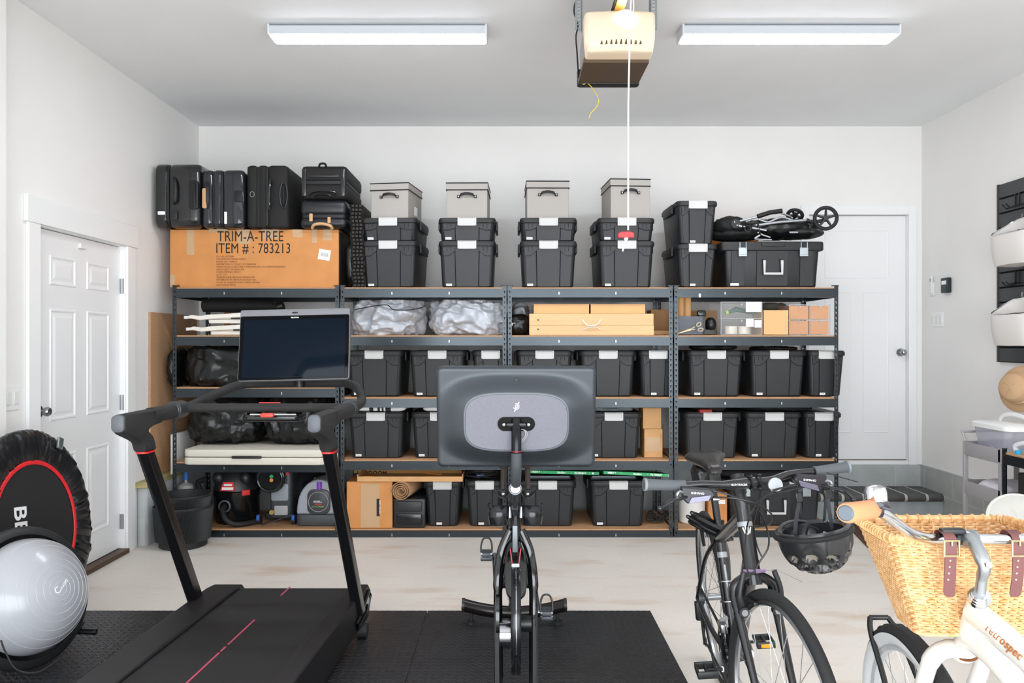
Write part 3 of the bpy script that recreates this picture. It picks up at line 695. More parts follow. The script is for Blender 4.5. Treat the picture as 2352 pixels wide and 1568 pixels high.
t = suitcase('cabin_suitcase', 'black suitcase with grey oval handle, upper one of the stacked pair', e, (.50,), False, M_soft, .03)
grip(t, [p(712, 448, .0), p(716, 441, .015), p(742, 438, .018), p(768, 441, .015), p(773, 449, 0)], .008, M_shell)
grip(t, [p(724, 453, .0), p(728, 448, .01), p(756, 448, .01), p(760, 453, 0)], .006, M_blk2, 'telescopic_handle')
grip(t, [p(733, 382, .0), p(736, 376, -.02), p(746, 376, -.02), p(749, 382, 0)], .008, M_matte, 'top_handle')
for px in (698, 787): MB().rbox(*bxp(px-5, px+5, 386, 450, 5.624, 5.64), r=.012, e=.003, axis='y').build('corner_guard', M_shell, t, world=True)
MB().rbox(*bxp(708, 778, 400, 406, 5.622, 5.64), r=.006, e=.003, axis='y').build('pocket_piping', M_shell, t, world=True)
# folded pleated pad and the grey cloth edge beside it
t = thing('folding_pad', 'tall black pleated folding pad standing between the tree box and the totes', 'foam pad', (-1.02, 5.95, 1.8135))
z0, z1 = 1.8135, 2.415; x0, x1 = (802-VX)*5.66/FPX, (829-VX)*5.66/FPX; b = MB(); n = 22; pts = []
for i in range(n+1):
    z = z0+(z1-z0)*i/n; dx = .004*math.sin(i*1.3)+.02*(1-i/n); pts.append((z, dx, .02 if i % 2 else 0))
L = [[Vector((x0+d, 5.66+o, z)), Vector((x0+.03+d, 5.655+o, z)), Vector((x0+.06+d, 5.66+o, z)), Vector((x1+.01+d, 5.67+o, z)), Vector((x1+.010+d*.4, 6.05, z-.0)), Vector((x0+.03, 6.05, z))] for z, d, o in pts]
b.rings(L); b.build('pad_body', M_matte, t, world=True, smooth=20)
b = MB()
for k in range(3):
    for i in range(n):
        z = z0+(z1-z0)*(i+.5)/n; xx = x0+.018+k*.026+pts[i][1]; b.box(xx, xx+.016, 5.647, 5.665, z-.008, z+.008)
b.build('ribbing', mat('pad_rib', '#332f2b', .8), t, world=True)
b = lump((-1.20+.03, 5.9, 2.0), .045, .2, .186, .012, 6, 5, zmin=1.8135, nu=60, nv=40)
tag(b.build('rolled_cover', M_bag), 'glossy black rolled cover squeezed beside the tree box', 'rolled cover')
# ================================================================ unit one contents
# folding chairs
M_resin = mat('white_resin', '#E9E4DA', .5); M_green = mat('green_sticker', '#21A79A', .5); M_blue = mat('blue_plastic', '#2B63B8', .45)
def folding_chair(z, label, dx):
    t = thing('folding_chair', label, 'folding chair', (-2.0+dx, 5.95, z), group='white folding chairs lying flat')
    b = MB(); prof = [(-.34, .055), (-.31, .064), (-.25, .056), (-.2, .064), (.08, .080), (.45, .083), (.45, .050), (.08, .048), (-.18, .032), (-.25, .024), (-.31, .036), (-.34, .036)]
    for y in (-.26, .22): MB().prism(prof, .04, T(0, y, 0)).build('back_frame', M_resin, t, bevel=.004)
    b = MB(); b.rbox(-.17, .45, -.235, .2, .031, .049, .03, .006); b.build('seat', M_resin, t)
    for y in (-.235, .20): b = MB(); b.rbox(-.19, .45, y-.014, y+.014, .002, .030, .01, .004); b.build('leg', M_resin, t)
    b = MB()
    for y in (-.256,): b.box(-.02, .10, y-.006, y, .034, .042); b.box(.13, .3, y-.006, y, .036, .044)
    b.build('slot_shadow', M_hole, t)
    MB().rbox(.085, .115, -.25, -.246, .004, .026, .006, .001, axis='y').build('sticker', M_green, t)
    for y in (-.24, .24): MB().rbox(-.37, -.335, y-.016, y+.016, .034, .056, .008, .003).build('foot_cap', M_white, t)
    return t
folding_chair(1.4655, 'white resin folding chair lying flat, lower one of two', 0)
folding_chair(1.5505, 'white resin folding chair lying flat, upper one of two', -.015)
b = MB(); b.tube(spline([(-2.31, 5.85, 1.690), (-2.2, 5.86, 1.690), (-1.9, 5.88, 1.688), (-1.72, 5.88, 1.68)], 6), [.03]+[.049]*4+[.049]*6+[.045]*4+[.034]*4, 14)
t = tag(b.build('long_black_bag', M_bagm), 'long soft black carry bag lying on the white folding chairs', 'bag')
MB().tube([(-1.74, 5.85, 1.68), (-1.70, 5.85, 1.69)], .038, 10).build('drawstring_end', M_bag, t)
tag(MB().box(-2.31, -2.26, 6.3, 6.31, 1.4655, 1.79).build('cardboard_strip', M_card), 'narrow cardboard strip standing behind the folding chairs', 'cardboard')
S_ = MB().box(XL+.002, XL+.018, 5.575, 6.40, .447, 1.63).build('hardboard_sheet', mat('hardboard', '#BE9570', .75, noise_=.12, nscale=60), bevel=.001)
tag(S_, 'brown hardboard sheet leaning flat on the left wall beside the shelving', 'board')
tag(MB().rbox(-2.485, -2.462, 5.70, 6.1, .447, .74, .01, .004).build('white_sheet', M_white), 'narrow white panel edge between hardboard sheet and first shelf post', 'panel')
# duffels
def duffel(name, label, c, r3, seed, strap=None, amp=.03, m=M_bag, **k):
    b = lump(c, *r3, amp, 5.5, seed, **k); o = b.build(name, m, smooth=60); tag(o, label, 'duffel bag', 'black duffel bags')
    return o
d = duffel('duffel_bag', 'big black nylon duffel on the third shelf beside the treadmill screen', (-1.90, 5.94, 1.235), (.515, .255, .185), 2, zmin=1.0885, zmax=1.386, ex=.55, amp=.05)
MB().tube(spline([(-2.05, 5.70, 1.10), (-2.03, 5.695, 1.22), (-1.99, 5.71, 1.33), (-1.95, 5.8, 1.385)], 5), .022, 6, flat=.25, up=(0, 1, 0)).build('webbing_strap', M_bagm, d)
MB().rbox(-2.03, -1.92, 5.705, 5.715, 1.205, 1.30, .02, .003, axis='y').build('clear_pocket', mat('grey_pocket', '#6a6c70', .2), d)
d = duffel('duffel_bag', 'black duffel on the folding table, left of the two', (-2.13, 5.97, .85), (.285, .255, .215), 3, zmin=.664, zmax=1.01, ex=.72, shear=.1, amp=.04)
d = duffel('duffel_bag', 'black duffel gathered in deep pleats on the folding table', (-1.56, 5.95, .85), (.285, .25, .21), 9, zmin=.664, zmax=1.01, ex=.75, amp=.035, stretch=(2.2, 1, .5))
d = duffel('duffel_bag', 'black bag bulging out past the first shelf post beside the hardboard', (-2.505, 5.95, 1.22), (.045, .2, .15), 12, zmin=.99, amp=.015)
# folded table
t = thing('folding_table', 'beige folded table with black carry handle on the fourth shelf', 'folding table', (-1.8, 5.9, .5465), (0, 0, R(-1)))
for k, (a, c) in enumerate(((0, .052), (.056, .108))):
    MB().rbox(-.51, .50, -.40, .33, a+.001, c, .055, .008).build('table_half', mat('beige_resin', '#DAD5C8', .5), t)
MB().rbox(-.155, .055, -.412, -.395, .047, .066, .006, .003, axis='y').build('carry_handle', M_blk, t)
MB().box(-.49, .48, -.37, .3, .049, .059).build('inner_frame', M_matte, t)
# nested planters
M_pl = mat('ribbed_rubber', '#202122', .6)
def planter(c, r0, r1, h, label, n=150):
    t = thing('ribbed_planter', label, 'planter', c, group='black ribbed planters nested by the left wall')
    def ribring(r, z, tw, amp=.0022):
        return [Vector(((r+(amp if k % 2 else -amp))*math.cos(2*PI*k/(2*n)+tw), (r+(amp if k % 2 else -amp))*math.sin(2*PI*k/(2*n)+tw), z)) for k in range(2*n)]
    b = MB(); base = r0*.90
    b.rings([ribring(base-.01, 0, 0, 0), ribring(base, .006, 0, 0), ribring(base, h*.16, 0, 0), ribring(r0+(r1-r0)*.16, h*.17, 0)] + [ribring(r0+(r1-r0)*f, h*f, (f-.17)*.28) for f in (.35, .55, .75, .93)] + [ribring(r1, h*.95, .2, 0), ribring(r1+.003, h*.98, .2, 0), ribring(r1-.002, h, .2, 0), ribring(r1-.010, h*.99, .2, 0), ribring(r1-.02, h*.5, .2, 0), ribring(r0*.85, .02, .2, 0)])
    b.build('pot', M_pl, t, smooth=25); return t
pc = (-2.275, 5.43, 0)
planter(pc, .175, .196, .285, 'larger outer black ribbed planter on the floor by the left foundation')
planter((pc[0]+.012, pc[1]-.003, .10), .155, .174, .262, 'smaller black ribbed planter nested inside the larger one')
# plunger
t = thing('plunger', 'toilet plunger with blue grip standing behind the planters', 'plunger', (-2.37, 5.75, .061))
t.location = (-2.41, 5.80, .061)
MB().cyl((0, 0, .28), (0, 0, .34), .010).build('stick', M_grey, t); MB().cyl((0, 0, .33), (0, 0, .405), .018).build('grip', M_blue, t)
MB().lathe([(.058, .22), (.062, .25), (.05, .29), (.02, .31)], 20).build('rubber_cup', M_grey, t); MB().cyl((0, 0, 0), (0, 0, .23), .045).build('holder', M_blk, t)
# shop vacuum
t = thing('shop_vacuum', 'black wet and dry shop vacuum with red label on the bottom shelf', 'vacuum cleaner', (-2.075, 5.93, .061))
k = MB().lathe([(.155, 0), (.165, .03), (.165, .19), (.172, .2), (.172, .24), (.165, .245)], 36); k.build('drum', M_blk2, t)
MB().lathe([(.17, .246), (.168, .27), (.15, .33), (.12, .385), (.10, .41), (0, .415)], 36).build('motor_head', M_blk, t)
for s in (-1, 1): MB().ball((s*.10, -.11, .34), .045, .04, .05, 14).build('side_bulge', M_blk, t)
b = MB(); M = T(-.01, -.168, .285) @ Matrix.Rotation(R(-18), 4, 'X'); b.prism([(-.055, -.03), (.055, -.03), (.038, .035), (-.038, .035)], .006, M); o = b.build('red_label', M_red, t)
b = MB(); b.box(-.042, .042, -.0015, 0, -.024, -.004, M); b.box(-.030, .030, -.0015, 0, .006, .02, M); b.build('label_text', M_label, t)
for a in (40,): MB().rbox(-.03, .03, -.010, .012, -.02, .02, .006, .003, T(.17*math.sin(R(a)), -.17*math.cos(R(a)), .235) @ Matrix.Rotation(R(a), 4, 'Z'), axis='y').build('latch', M_red, t)
b = MB(); b.torus((-.035, -.168, .14), (0, 1, 0), .040, .007, 24, 8); b.build('hose_port', mat('port_grey', '#55595d', .4), t)
b = MB(); pts = spline([(-.035, -.17, .14), (-.03, -.22, .13), (0, -.25, .07), (.06, -.245, .028), (.14, -.2, .022), (.2, -.12, .022)], 12)
b.tube(pts, [.0185+.0022*(i % 2) for i in range(len(pts))], 12); b.build('hose', M_rub, t)
b = MB(); b.tube(spline([(-.22, -.05, .32), (-.26, -.1, .30), (-.20, -.14, .22), (-.16, -.14, .2)], 6), .02, 10); b.build('hose_end', M_rub, t)
MB().torus((0, -.04, .42), (0, 1, 0), .07, .012, 20, 8, a0=0, a1=PI, ref=(1, 0, 0)).build('carry_handle', M_blk, t)
# pressure washer
t = thing('pressure_washer', 'small grey and black pressure washer with blue wheels beside the vacuum', 'pressure washer', (-1.725, 5.92, .061))
MB().rbox(-.07, .095, -.10, .12, .04, .40, .03, .01).build('body', mat('washer_grey', '#3c4246', .45), t)
MB().rbox(-.055, .075, -.115, -.09, .17, .30, .015, .008, axis='y').build('front_panel', mat('washer_panel', '#8e959c', .4), t)
b = MB(); b.disc((-.045, -.14, .345), (0, 1, 0), .095, .07, 32); b.torus((-.045, -.175, .345), (0, 1, 0), .09, .011, 32, 8); b.torus((-.045, -.155, .345), (0, 1, 0), .097, .010, 32, 8); o = b.build('hose_reel', M_blk2, t)
MB().disc((-.03, -.18, .365), (0, 1, 0), .013, .012, 16).build('green_button', mat('btn_green', '#1FA45C', .4), t)
MB().disc((-.03, -.18, .338), (0, 1, 0), .013, .012, 16).build('orange_button', mat('btn_orange', '#E8912C', .4), t)
MB().disc((.07, -.115, .375), (0, 1, 0), .012, .012, 16).build('red_button', M_red, t)
MB().rbox(-.03, .07, -.112, -.10, .065, .135, .006, .002, axis='y').build('spec_plate', M_grey, t); b = MB(); b.disc((-.045, -.12, .09), (0, 1, 0), .018, .025, 16); b.build('brass_inlet', mat('brass', '#C8A96A', .3, 1), t)
MB().rbox(-.12, .1, -.06, .10, .02, .07, .02, .008).build('chassis', M_blk, t)
for x in (-.14, .12):
    w = MB().disc((x, -.12, .033), (1, 0, 0), .032, .03, 20).build('wheel', M_rub, t); MB().rbox(x-.01, x+.01, -.16, -.13, .035, .075, .004, .003).build('wheel_hub', M_blue, w)
MB().tube([(-.10, -.19, .012), (.02, -.19, .05), (.12, -.17, .082)], .006, 6).build('lance', M_blk, t)
# round black case leaning, then carpet cleaner
t = thing('round_fan', 'black drum-shaped case leaning between washer and carpet cleaner', 'drum case', (-1.56, 6.08, .061))
M = T(.0, 0, .20) @ Matrix.Rotation(R(20), 4, 'Y') @ Matrix.Rotation(R(90), 4, 'X')
MB().lathe([(0, -.06), (.13, -.06), (.175, -.04), (.182, 0), (.175, .05), (0, .06)], 36, T(.03, 0, .215) @ Matrix.Rotation(R(68), 4, 'Y') @ Matrix.Rotation(R(25), 4, 'X')).build('case', mat('case_black', '#202225', .4), t)
MB().box(-.003, .003, -.185, -.165, .0, .11, T(.03, .02, .23) @ Matrix.Rotation(R(28), 4, 'Y')).build('yellow_lettering', mat('dull_yellow', '#8c8a3c', .6), t)
t = thing('carpet_cleaner', 'grey and black portable carpet cleaner with purple part on the bottom shelf', 'carpet cleaner', (-1.408, 5.86, .061))
b = MB(); b.rbox(-.17, .17, -.13, .13, 0, .085, .05, .012); b.build('base', mat('cleaner_base', '#43484c', .5), t)
arch = [(-.165, .085)]+[(-.165+.33*0+.165*(1-math.cos(a))*1.0, .085+.255*math.sin(a)**.85) for a in [PI*k/20 for k in range(1, 20)]]+[(.165, .085)]
b = MB(); b.prism(arch, .22, T(0, -.115, 0)); b.build('shell', mat('cleaner_shell', '#9b9fa8', .35), t, bevel=.012)
b = MB(); b.rbox(-.085, .085, -.128, .0, .085, .27, .05, .01, axis='y'); b.build('control_panel', mat('cleaner_panel', '#3a3c40', .4), t)
b = MB(); b.torus((0, -.131, .18), (0, 1, 0), .072, .002, 30, 6); b.build('panel_ring', M_grey, t)
MB().cyl((.005, -.12, .27), (.005, -.12, .325), .018).build('purple_cap', mat('purple', '#7d3fb5', .4), t)
b = MB().torus((0, -.06, .26), (0, 1, 0), .10, .014, 24, 8, a0=R(10), a1=R(170), ref=(1, 0, 0)); b.build('carry_handle', mat('cleaner_handle', '#6c7076', .4), t)
b = MB()
for k in range(3): b.torus((.06, -.02+.03*k, .325), (.2, 1, .1), .085, .016, 24, 8, a0=R(0), a1=R(180), ref=(1, 0, 0))
b.build('hose', M_rub, t)
text('BISSELL', .020, M_label, t, T(-.036, -.1295, .175) @ FACE, 'maker_text'); text('LITTLE GREEN', .014, mat('lime', '#9CC84A', .5), t, T(-.048, -.1295, .14) @ FACE, 'model_text')
MB().box(-.022, .022, -.131, -.1285, .160, .166).build('red_bar', M_red, t)
# ================================================================ unit two contents
M_stripe = mat('towel_stripe', '#26282a', .9); M_towel = mat('towel_white', '#E3E6E4', .95, bump=.5, bscale=300)
c = lump((-.915, 5.98, 1.60), .258, .24, .175, .06, 5.0, 21, ex=.72, zmin=1.4655, zmax=1.727, stretch=(1, 1, 1.3), nu=150, nv=80)
o = c.build('silver_cover', M_silver, smooth=70); tag(o, 'crumpled silver vehicle cover, left one of the two on the second shelf', 'cover', 'silver vehicle covers')
MB().tube(spline([W(812, 712, 5.72), W(850, 704, 5.70), W(888, 700, 5.68), W(905, 711, 5.68), W(945, 711, 5.70), W(975, 704, 5.74)], 6), .0035, 6).build('black_piping', M_pipe, o)
c = lump((-.312, 5.98, 1.60), .285, .24, .178, .065, 4.6, 33, ex=.7, zmin=1.4655, zmax=1.729, stretch=(1, 1, 1.4), nu=150, nv=80)
o = c.build('silver_cover', M_silver, smooth=70); tag(o, 'crumpled silver vehicle cover, right one passing behind the shelf posts', 'cover', 'silver vehicle covers')
c = lump((.085, 6.10, 1.64), .06, .13, .075, .02, 8, 37, nu=60, nv=40); tag(c.build('cover_pouch', M_silver, smooth=70), 'small silver pouch bulging behind the shelf posts above a black sack', 'pouch')
c = lump((.062, 5.86, 1.542), .085, .14, .078, .014, 9, 38, zmin=1.4655, nu=70, nv=40); o = c.build('black_sack', M_bag, smooth=60); tag(o, 'shiny black gathered sack beside the pale wooden crate', 'sack')
MB().rbox(-.02, .02, -.008, .008, -.01, .012, .004, .003, T(.028, 5.728, 1.545)).build('sack_tie', M_label, o)
# towels on the fourth shelf totes
def folded(name, label, x0, x1, y0, y1, z0, h, m, seed, cat, stripes=None, n=40):
    b = MB(); rr = []
    for i in range(n+1):
        x = x0+(x1-x0)*i/n; rg = []
        ins = .5*h*(1-math.sqrt(max(0, 1-((abs(i-n/2)/(n/2))**8))))
        for k in range(20):
            a = 2*PI*k/20; sy = math.copysign(abs(math.cos(a))**.35, math.cos(a)); sz = math.copysign(abs(math.sin(a))**.6, math.sin(a))
            hh = h*(.85+.3*noise.noise(Vector((x*6, seed, sy*1.5))))
            rg.append(Vector((x, (y0+y1)/2+sy*((y1-y0)/2-ins)+.01*noise.noise(Vector((x*9, seed*3, k))), max(z0, z0+hh/2+sz*(hh/2-ins)+.006*noise.noise(Vector((x*14, seed, k*.7)))))))
        rr.append(rg)
    b.rings(rr)
    o = b.build(name, [m, M_stripe], smooth=60); tag(o, label, cat)
    if stripes:
        for p in o.data.polygons:
            if any(a < p.center.x < c for a, c in stripes): p.material_index = 1
    return o
zt = .562+.335+.006
folded('striped_towel', 'white folded towel with black stripes on a tote lid below the treadmill handlebar', -1.155, -.76, 5.69, 6.15, zt, .065, M_towel, 3, 'towel', [(SX(848, 314), SX(858, 314)), (SX(867, 314), SX(873, 314)), (SX(877, 314), SX(881, 314)), (SX(886, 314), SX(898, 314))], 90)
folded('white_cloth', 'plain white folded cloth on the tote lid beside the bike screen', SX(970, 314), SX(1075, 314), 5.70, 6.1, zt, .055, M_towel, 5, 'cloth')
folded('grey_pad', 'flat grey folded pad on the tote beside the small cardboard boxes', SX(1345, 314), SX(1457, 314), 5.72, 6.15, zt, .045, mat('grey_felt', '#6f7676', .9), 6, 'pad')
# bottom shelf
x0, x1 = SX(796), SX(901)
t = thing('cardboard_box', 'taped orange cardboard box with a dark strip label on the bottom shelf', 'cardboard box', ((x0+x1)/2, 5.66, .0615))
MB().box(x0, x1, 5.665, 6.12, .0615, .40).build('carton', M_card2, t, world=True, bevel=.004)
b = MB(); b.box(*[v for v in bxp(829, 872, 1110, 1211, 5.664, 5.6645)]); b.build('clear_tape', M_tape, t, world=True)
MB().box(*bxp(865, 872, 1145, 1185, 5.662, 5.6635)).build('dark_label', M_ink, t, world=True)
text('OPEN THIS SIDE', .014, M_label, t, wm(t).inverted() @ T(*W(871, 1148, 5.661)) @ FACE @ Matrix.Rotation(R(-90), 4, 'Z'), 'label_text')
t = thing('shallow_carton', 'shallow open cardboard tray with orange tape lying over box and tote', 'cardboard tray', (-.75, 5.85, .41))
x0, x1 = SX(821), SX(1063); zt2 = .4035
b = MB(); b.box(x0, x1, 5.66, 6.15, zt2, zt2+.006); b.box(x0, x1, 5.655, 5.662, zt2, zt2+.036); b.box(x0, x0+.005, 5.66, 6.15, zt2, zt2+.05); b.box(x1-.005, x1, 5.66, 6.15, zt2, zt2+.05)
b.build('tray', M_card, t, world=True)
b = MB(); b.box(SX(806, 305), SX(1060, 300), 5.98, 6.03, zt2+.006, zt2+.085); b.build('long_box', mat('carton_ochre', '#C79E5E', .7), t, world=True)
o = text('LORDOOM', .045, M_ink, t, wm(t).inverted() @ T(*W(820, 1091, 5.978)) @ FACE, 'printed_text', bold=.001)
MB().box(0, .15, -.001, 0, 0, .006, T(*W(970, 1086, 5.90)) @ Matrix.Rotation(R(6), 4, 'Y')).build('orange_tape', mat('orange_tape', '#F08A1E', .5), t, world=True)
MB().rbox(-.04, .04, -.02, .02, 0, .02, .01, .004, T(*W(845, 1098, 5.75))).build('orange_flap', mat('orange_tape', '#F08A1E', .5), t, world=True)
# rolled cork mat
t = thing('cork_roll', 'rolled brown cork-backed mat resting on the black drawer box', 'rolled mat', (SX(922, 310), 5.9, .345))
b = MB(); pts = []
for k in range(70): a = k*.32; r_ = .018+.0019*k*.35*1.15; pts.append((r_*math.cos(a), r_*math.sin(a)))
cx, cz = SX(922, 315), .334
rg0 = [Vector((cx+x*1.0, 5.64, cz+z)) for x, z in pts]; rg1 = [Vector((cx+x+.10, 6.2, cz+z)) for x, z in pts]
b.rings([rg0, rg1], False, False, False); b.build('roll', mat('cork', '#A9835F', .9, noise_=.2, nscale=200), t, world=True, solid=.006)
b = MB(); b.tube([(cx, 5.655, cz), (cx+.10, 6.2, cz)], [.0655, .0655], 28, False); b.build('outer_face', mat('roll_grey', '#6b6660', .9), t, world=True)
t = thing('drawer_box', 'black plastic drawer box on the bottom shelf beside the taped carton', 'drawer box', (SX(940), 5.9, .0615))
x0, x1 = SX(903.5), SX(976); MB().rbox(x0, x1, 5.68, 6.1, .0615, .272, .012, .006, axis='y').build('cabinet', M_blk, t, world=True)
MB().rbox(x0+.018, x1-.022, 5.67, 5.70, .085, .165, .012, .006, axis='y').build('drawer', M_blk2, t, world=True)
MB().rbox(x0+.018, x1-.022, 5.67, 5.70, .18, .255, .012, .006, axis='y').build('drawer', M_blk, t, world=True)
# coil of cables on the totes
t = thing('coiled_cables', 'heap of coiled black cables on the narrow tote behind the bike post', 'cables', (SX(1110), 5.86, .40))
b = MB(); random.seed(3)
for k in range(7):
    c = Vector((SX(1107, 314)+random.uniform(-.03, .03), 5.87+random.uniform(-.03, .03), .412+k*.0095)); rx = random.uniform(.09, .13); ph = random.uniform(0, 6)
    pts = [c+Vector((rx*math.cos(a+ph), .1*math.sin(a+ph), .01*math.sin(2*a+k))) for a in [2*PI*j/36 for j in range(36)]]
    b.tube(pts, .0062, 6, closed=True, up=(0, 0, 1))
b.build('cable', M_rub, t, world=True)
MB().rbox(-.03, .03, -.01, .01, -.008, .008, .004, .002, T(SX(1103), 5.76, .43)).build('blue_connector', mat('dull_blue', '#2c5a8c', .5), t, world=True)
# ================================================================ unit three contents
x0, x1, y0, _, z0, z1 = bxp(1216, 1502, 720, 768.5, 5.655, 5.66); z0 = 1.4655
t = thing('wooden_crate', 'pale wooden crate with white rope handle and two bolt holes', 'crate', ((x0+x1)/2, 5.655, z0))
M_pine = mat('pine', '#E9BE8C', .6, noise_=.12, nscale=3, stretch=(.5, 1, 14))
zm = z0+.073
MB().box(x0, x1, 5.655, 6.05, z0, zm-.0006).build('lower_plank', M_pine, t, world=True, bevel=.0015)
MB().box(x0, x1-.002, 5.656, 6.05, zm+.0006, z1).build('upper_plank', M_pine, t, world=True, bevel=.0015)
for pz in (734.5, 756): MB().disc(W(1236, pz, 5.654), (0, 1, 0), .0065, .004, 14).build('bolt_hole', mat('dark_bronze', '#5b452e', .5), t, world=True)
MB().tube(spline([W(1338, 734, 5.657), W(1343, 742, 5.64), W(1350, 747, 5.63), W(1365, 747, 5.63), W(1374, 743, 5.64), W(1379, 734, 5.657)], 6), .0055, 8).build('rope_handle', mat('cotton_rope', '#ECE3D4', .9), t, world=True)
MB().tube(spline([W(1340, 756, 5.657), W(1352, 752, 5.64), W(1366, 750, 5.64), W(1379, 756, 5.657)], 6), .0045, 8).build('rope_handle', mat('cotton_rope', '#ECE3D4', .9), t, world=True)
for px0, px1, nm in ((1226, 1353, 'flat cardboard box on the wooden crate, nearer the silver pouch'), (1357, 1482, 'flat cardboard box on the wooden crate, nearer the open carton')):
    q = bxp(px0, px1, 699.5, 720, 5.70, 5.70); o = MB().box(q[0], q[1], 5.70, 6.0, z1+.0015, z1+.072).build('flat_box', M_card3, bevel=.002); tag(o, nm, 'cardboard box', 'flat cardboard boxes on the wooden crate')
t = thing('open_carton', 'open brown cardboard carton behind the end of the wooden crate', 'cardboard box', (SX(1512), 5.95, 1.4655))
b = MB(); X0, X1 = SX(1487, 300), SX(1562, 300)
b.box(X0, X1, 5.98, 5.985, 1.4655, 1.665); b.box(X0, X0+.005, 5.80, 5.98, 1.4655, 1.655); b.box(X0, X1, 5.80, 5.98, 1.4655, 1.47); b.box(X0, X1, 5.80, 5.804, 1.4655, 1.50); b.build('carton', mat('cardboard_inner', '#B48A5E', .8), t, world=True)
# two stacked little boxes
for (pa, pb, ya, yb, z, nm) in ((1480, 1522, 982, 1048, .5635, 'small taped cardboard box, lower of the two stacked by the shelf post'), (1477, 1519, 932, 981, .7765, 'small cardboard box, upper of the two stacked by the shelf post')):
    q = bxp(pa, pb, ya, yb, 5.75, 5.75); h = .212 if z < .6 else .155
    t = thing('small_carton', nm, 'cardboard box', ((q[0]+q[1])/2, 5.75, z), group='two stacked small cartons')
    MB().box(q[0], q[1], 5.75, 5.95, z, z+h).build('carton', M_card, t, world=True, bevel=.003)
    if z < .6: MB().box(q[0]+.01, q[1]-.02, 5.7488, 5.7495, z+.05, z+.15).build('clear_tape', M_tape, t, world=True)
MB_ = MB().box(0, .22, -.002, .002, 0, .17, T(SX(1526), 5.78, .57) @ Matrix.Rotation(R(75), 4, 'Z') @ Matrix.Rotation(R(-15), 4, 'Y')); tag(MB_.build('cardboard_flap', M_card), 'loose cardboard flap leaning beside the two small cartons', 'cardboard')
# green filters
def airfilter(name, label, M, w=.50, d=.50, h=.022):
    t = thing(name, label, 'air filter', group='green edged air filters'); t.matrix_basis = M
    b = MB(); b.box(0, w, 0, .012, 0, h); b.box(0, w, d-.012, d, 0, h); b.box(0, .012, .012, d-.012, 0, h); b.box(w-.012, w, .012, d-.012, 0, h)
    b.build('frame', mat('filter_green', '#0E9A55', .5), t)
    b = MB(); n = 40
    for i in range(n): xx = .012+(w-.024)*i/n; b.add([(xx, .012, .003), (xx+(w-.024)/n/2, .012, h-.003), (xx+(w-.024)/n/2, d-.012, h-.003), (xx, d-.012, .003)], [(0, 1, 2, 3)]); xx += (w-.024)/n/2; b.add([(xx, .012, h-.003), (xx+(w-.024)/n/2, .012, .003), (xx+(w-.024)/n/2, d-.012, .003), (xx, d-.012, h-.003)], [(0, 1, 2, 3)])
    b.build('pleats', mat('filter_grey', '#6d7172', .8), t, smooth=0)
    Mt = T(0, -.0008, .005) @ FACE
    for x, s, st in ((.03, 'MERV 8', .9), (.215, '20x20x1', 1), (.34, 'FILTERBUY', 1)): text(s, .018, M_label, t, T(x, 0, 0) @ Mt, 'edge_text', bold=.0005)
    for x in (.125, .32, .45): MB().box(x, x+.001, -.0008, 0, .005, h-.005).build('divider', M_label, t)
    MB().disc((.475, 0, h/2), (0, 1, 0), .007, .0016, 12).build('round_mark', M_label, t)
    return t
airfilter('air_filter', 'green edged pleated air filter tilted on the tote near the shelf posts', T(SX(1386, 316), 5.655, .458) @ Matrix.Rotation(R(2.6), 4, 'Y') @ Matrix.Rotation(R(-7), 4, 'X'), w=.475, d=.42)
airfilter('air_filter', 'shrink-wrapped green edged air filter just below the bike screen', T(SX(1212, 316), 5.67, .462) @ Matrix.Rotation(R(1.5), 4, 'Y'), w=.52, d=.45)
for px0, px1, nm in ((1213, 1313, 'dark grey tray upside down on the tote under the wrapped filter'), (1356, 1465, 'dark grey tray upside down on the tote under the tilted filter')):
    o = MB().rbox(SX(px0, 314), SX(px1, 314), 5.72, 6.1, .404, .438, .02, .008).build('plastic_tray', M_steel); tag(o, nm, 'tray', 'dark trays on the bottom totes')
# cable behind the last tote
b = MB()
for k in range(4):
    c = W(1512, 1178, 5.85); pts = [c+Vector((.05*math.cos(a)*(1+.2*k)+.02*math.sin(3*a), .04*math.sin(a), -.02+.035*math.sin(2*a+k))) for a in [2*PI*j/24 for j in range(24)]]; b.tube(pts, .005, 6, closed=True, up=(0, 1, 0))
o = b.build('black_cable_bundle', M_rub); tag(o, 'small bundle of black cable on the bottom shelf right of the last tote', 'cable')
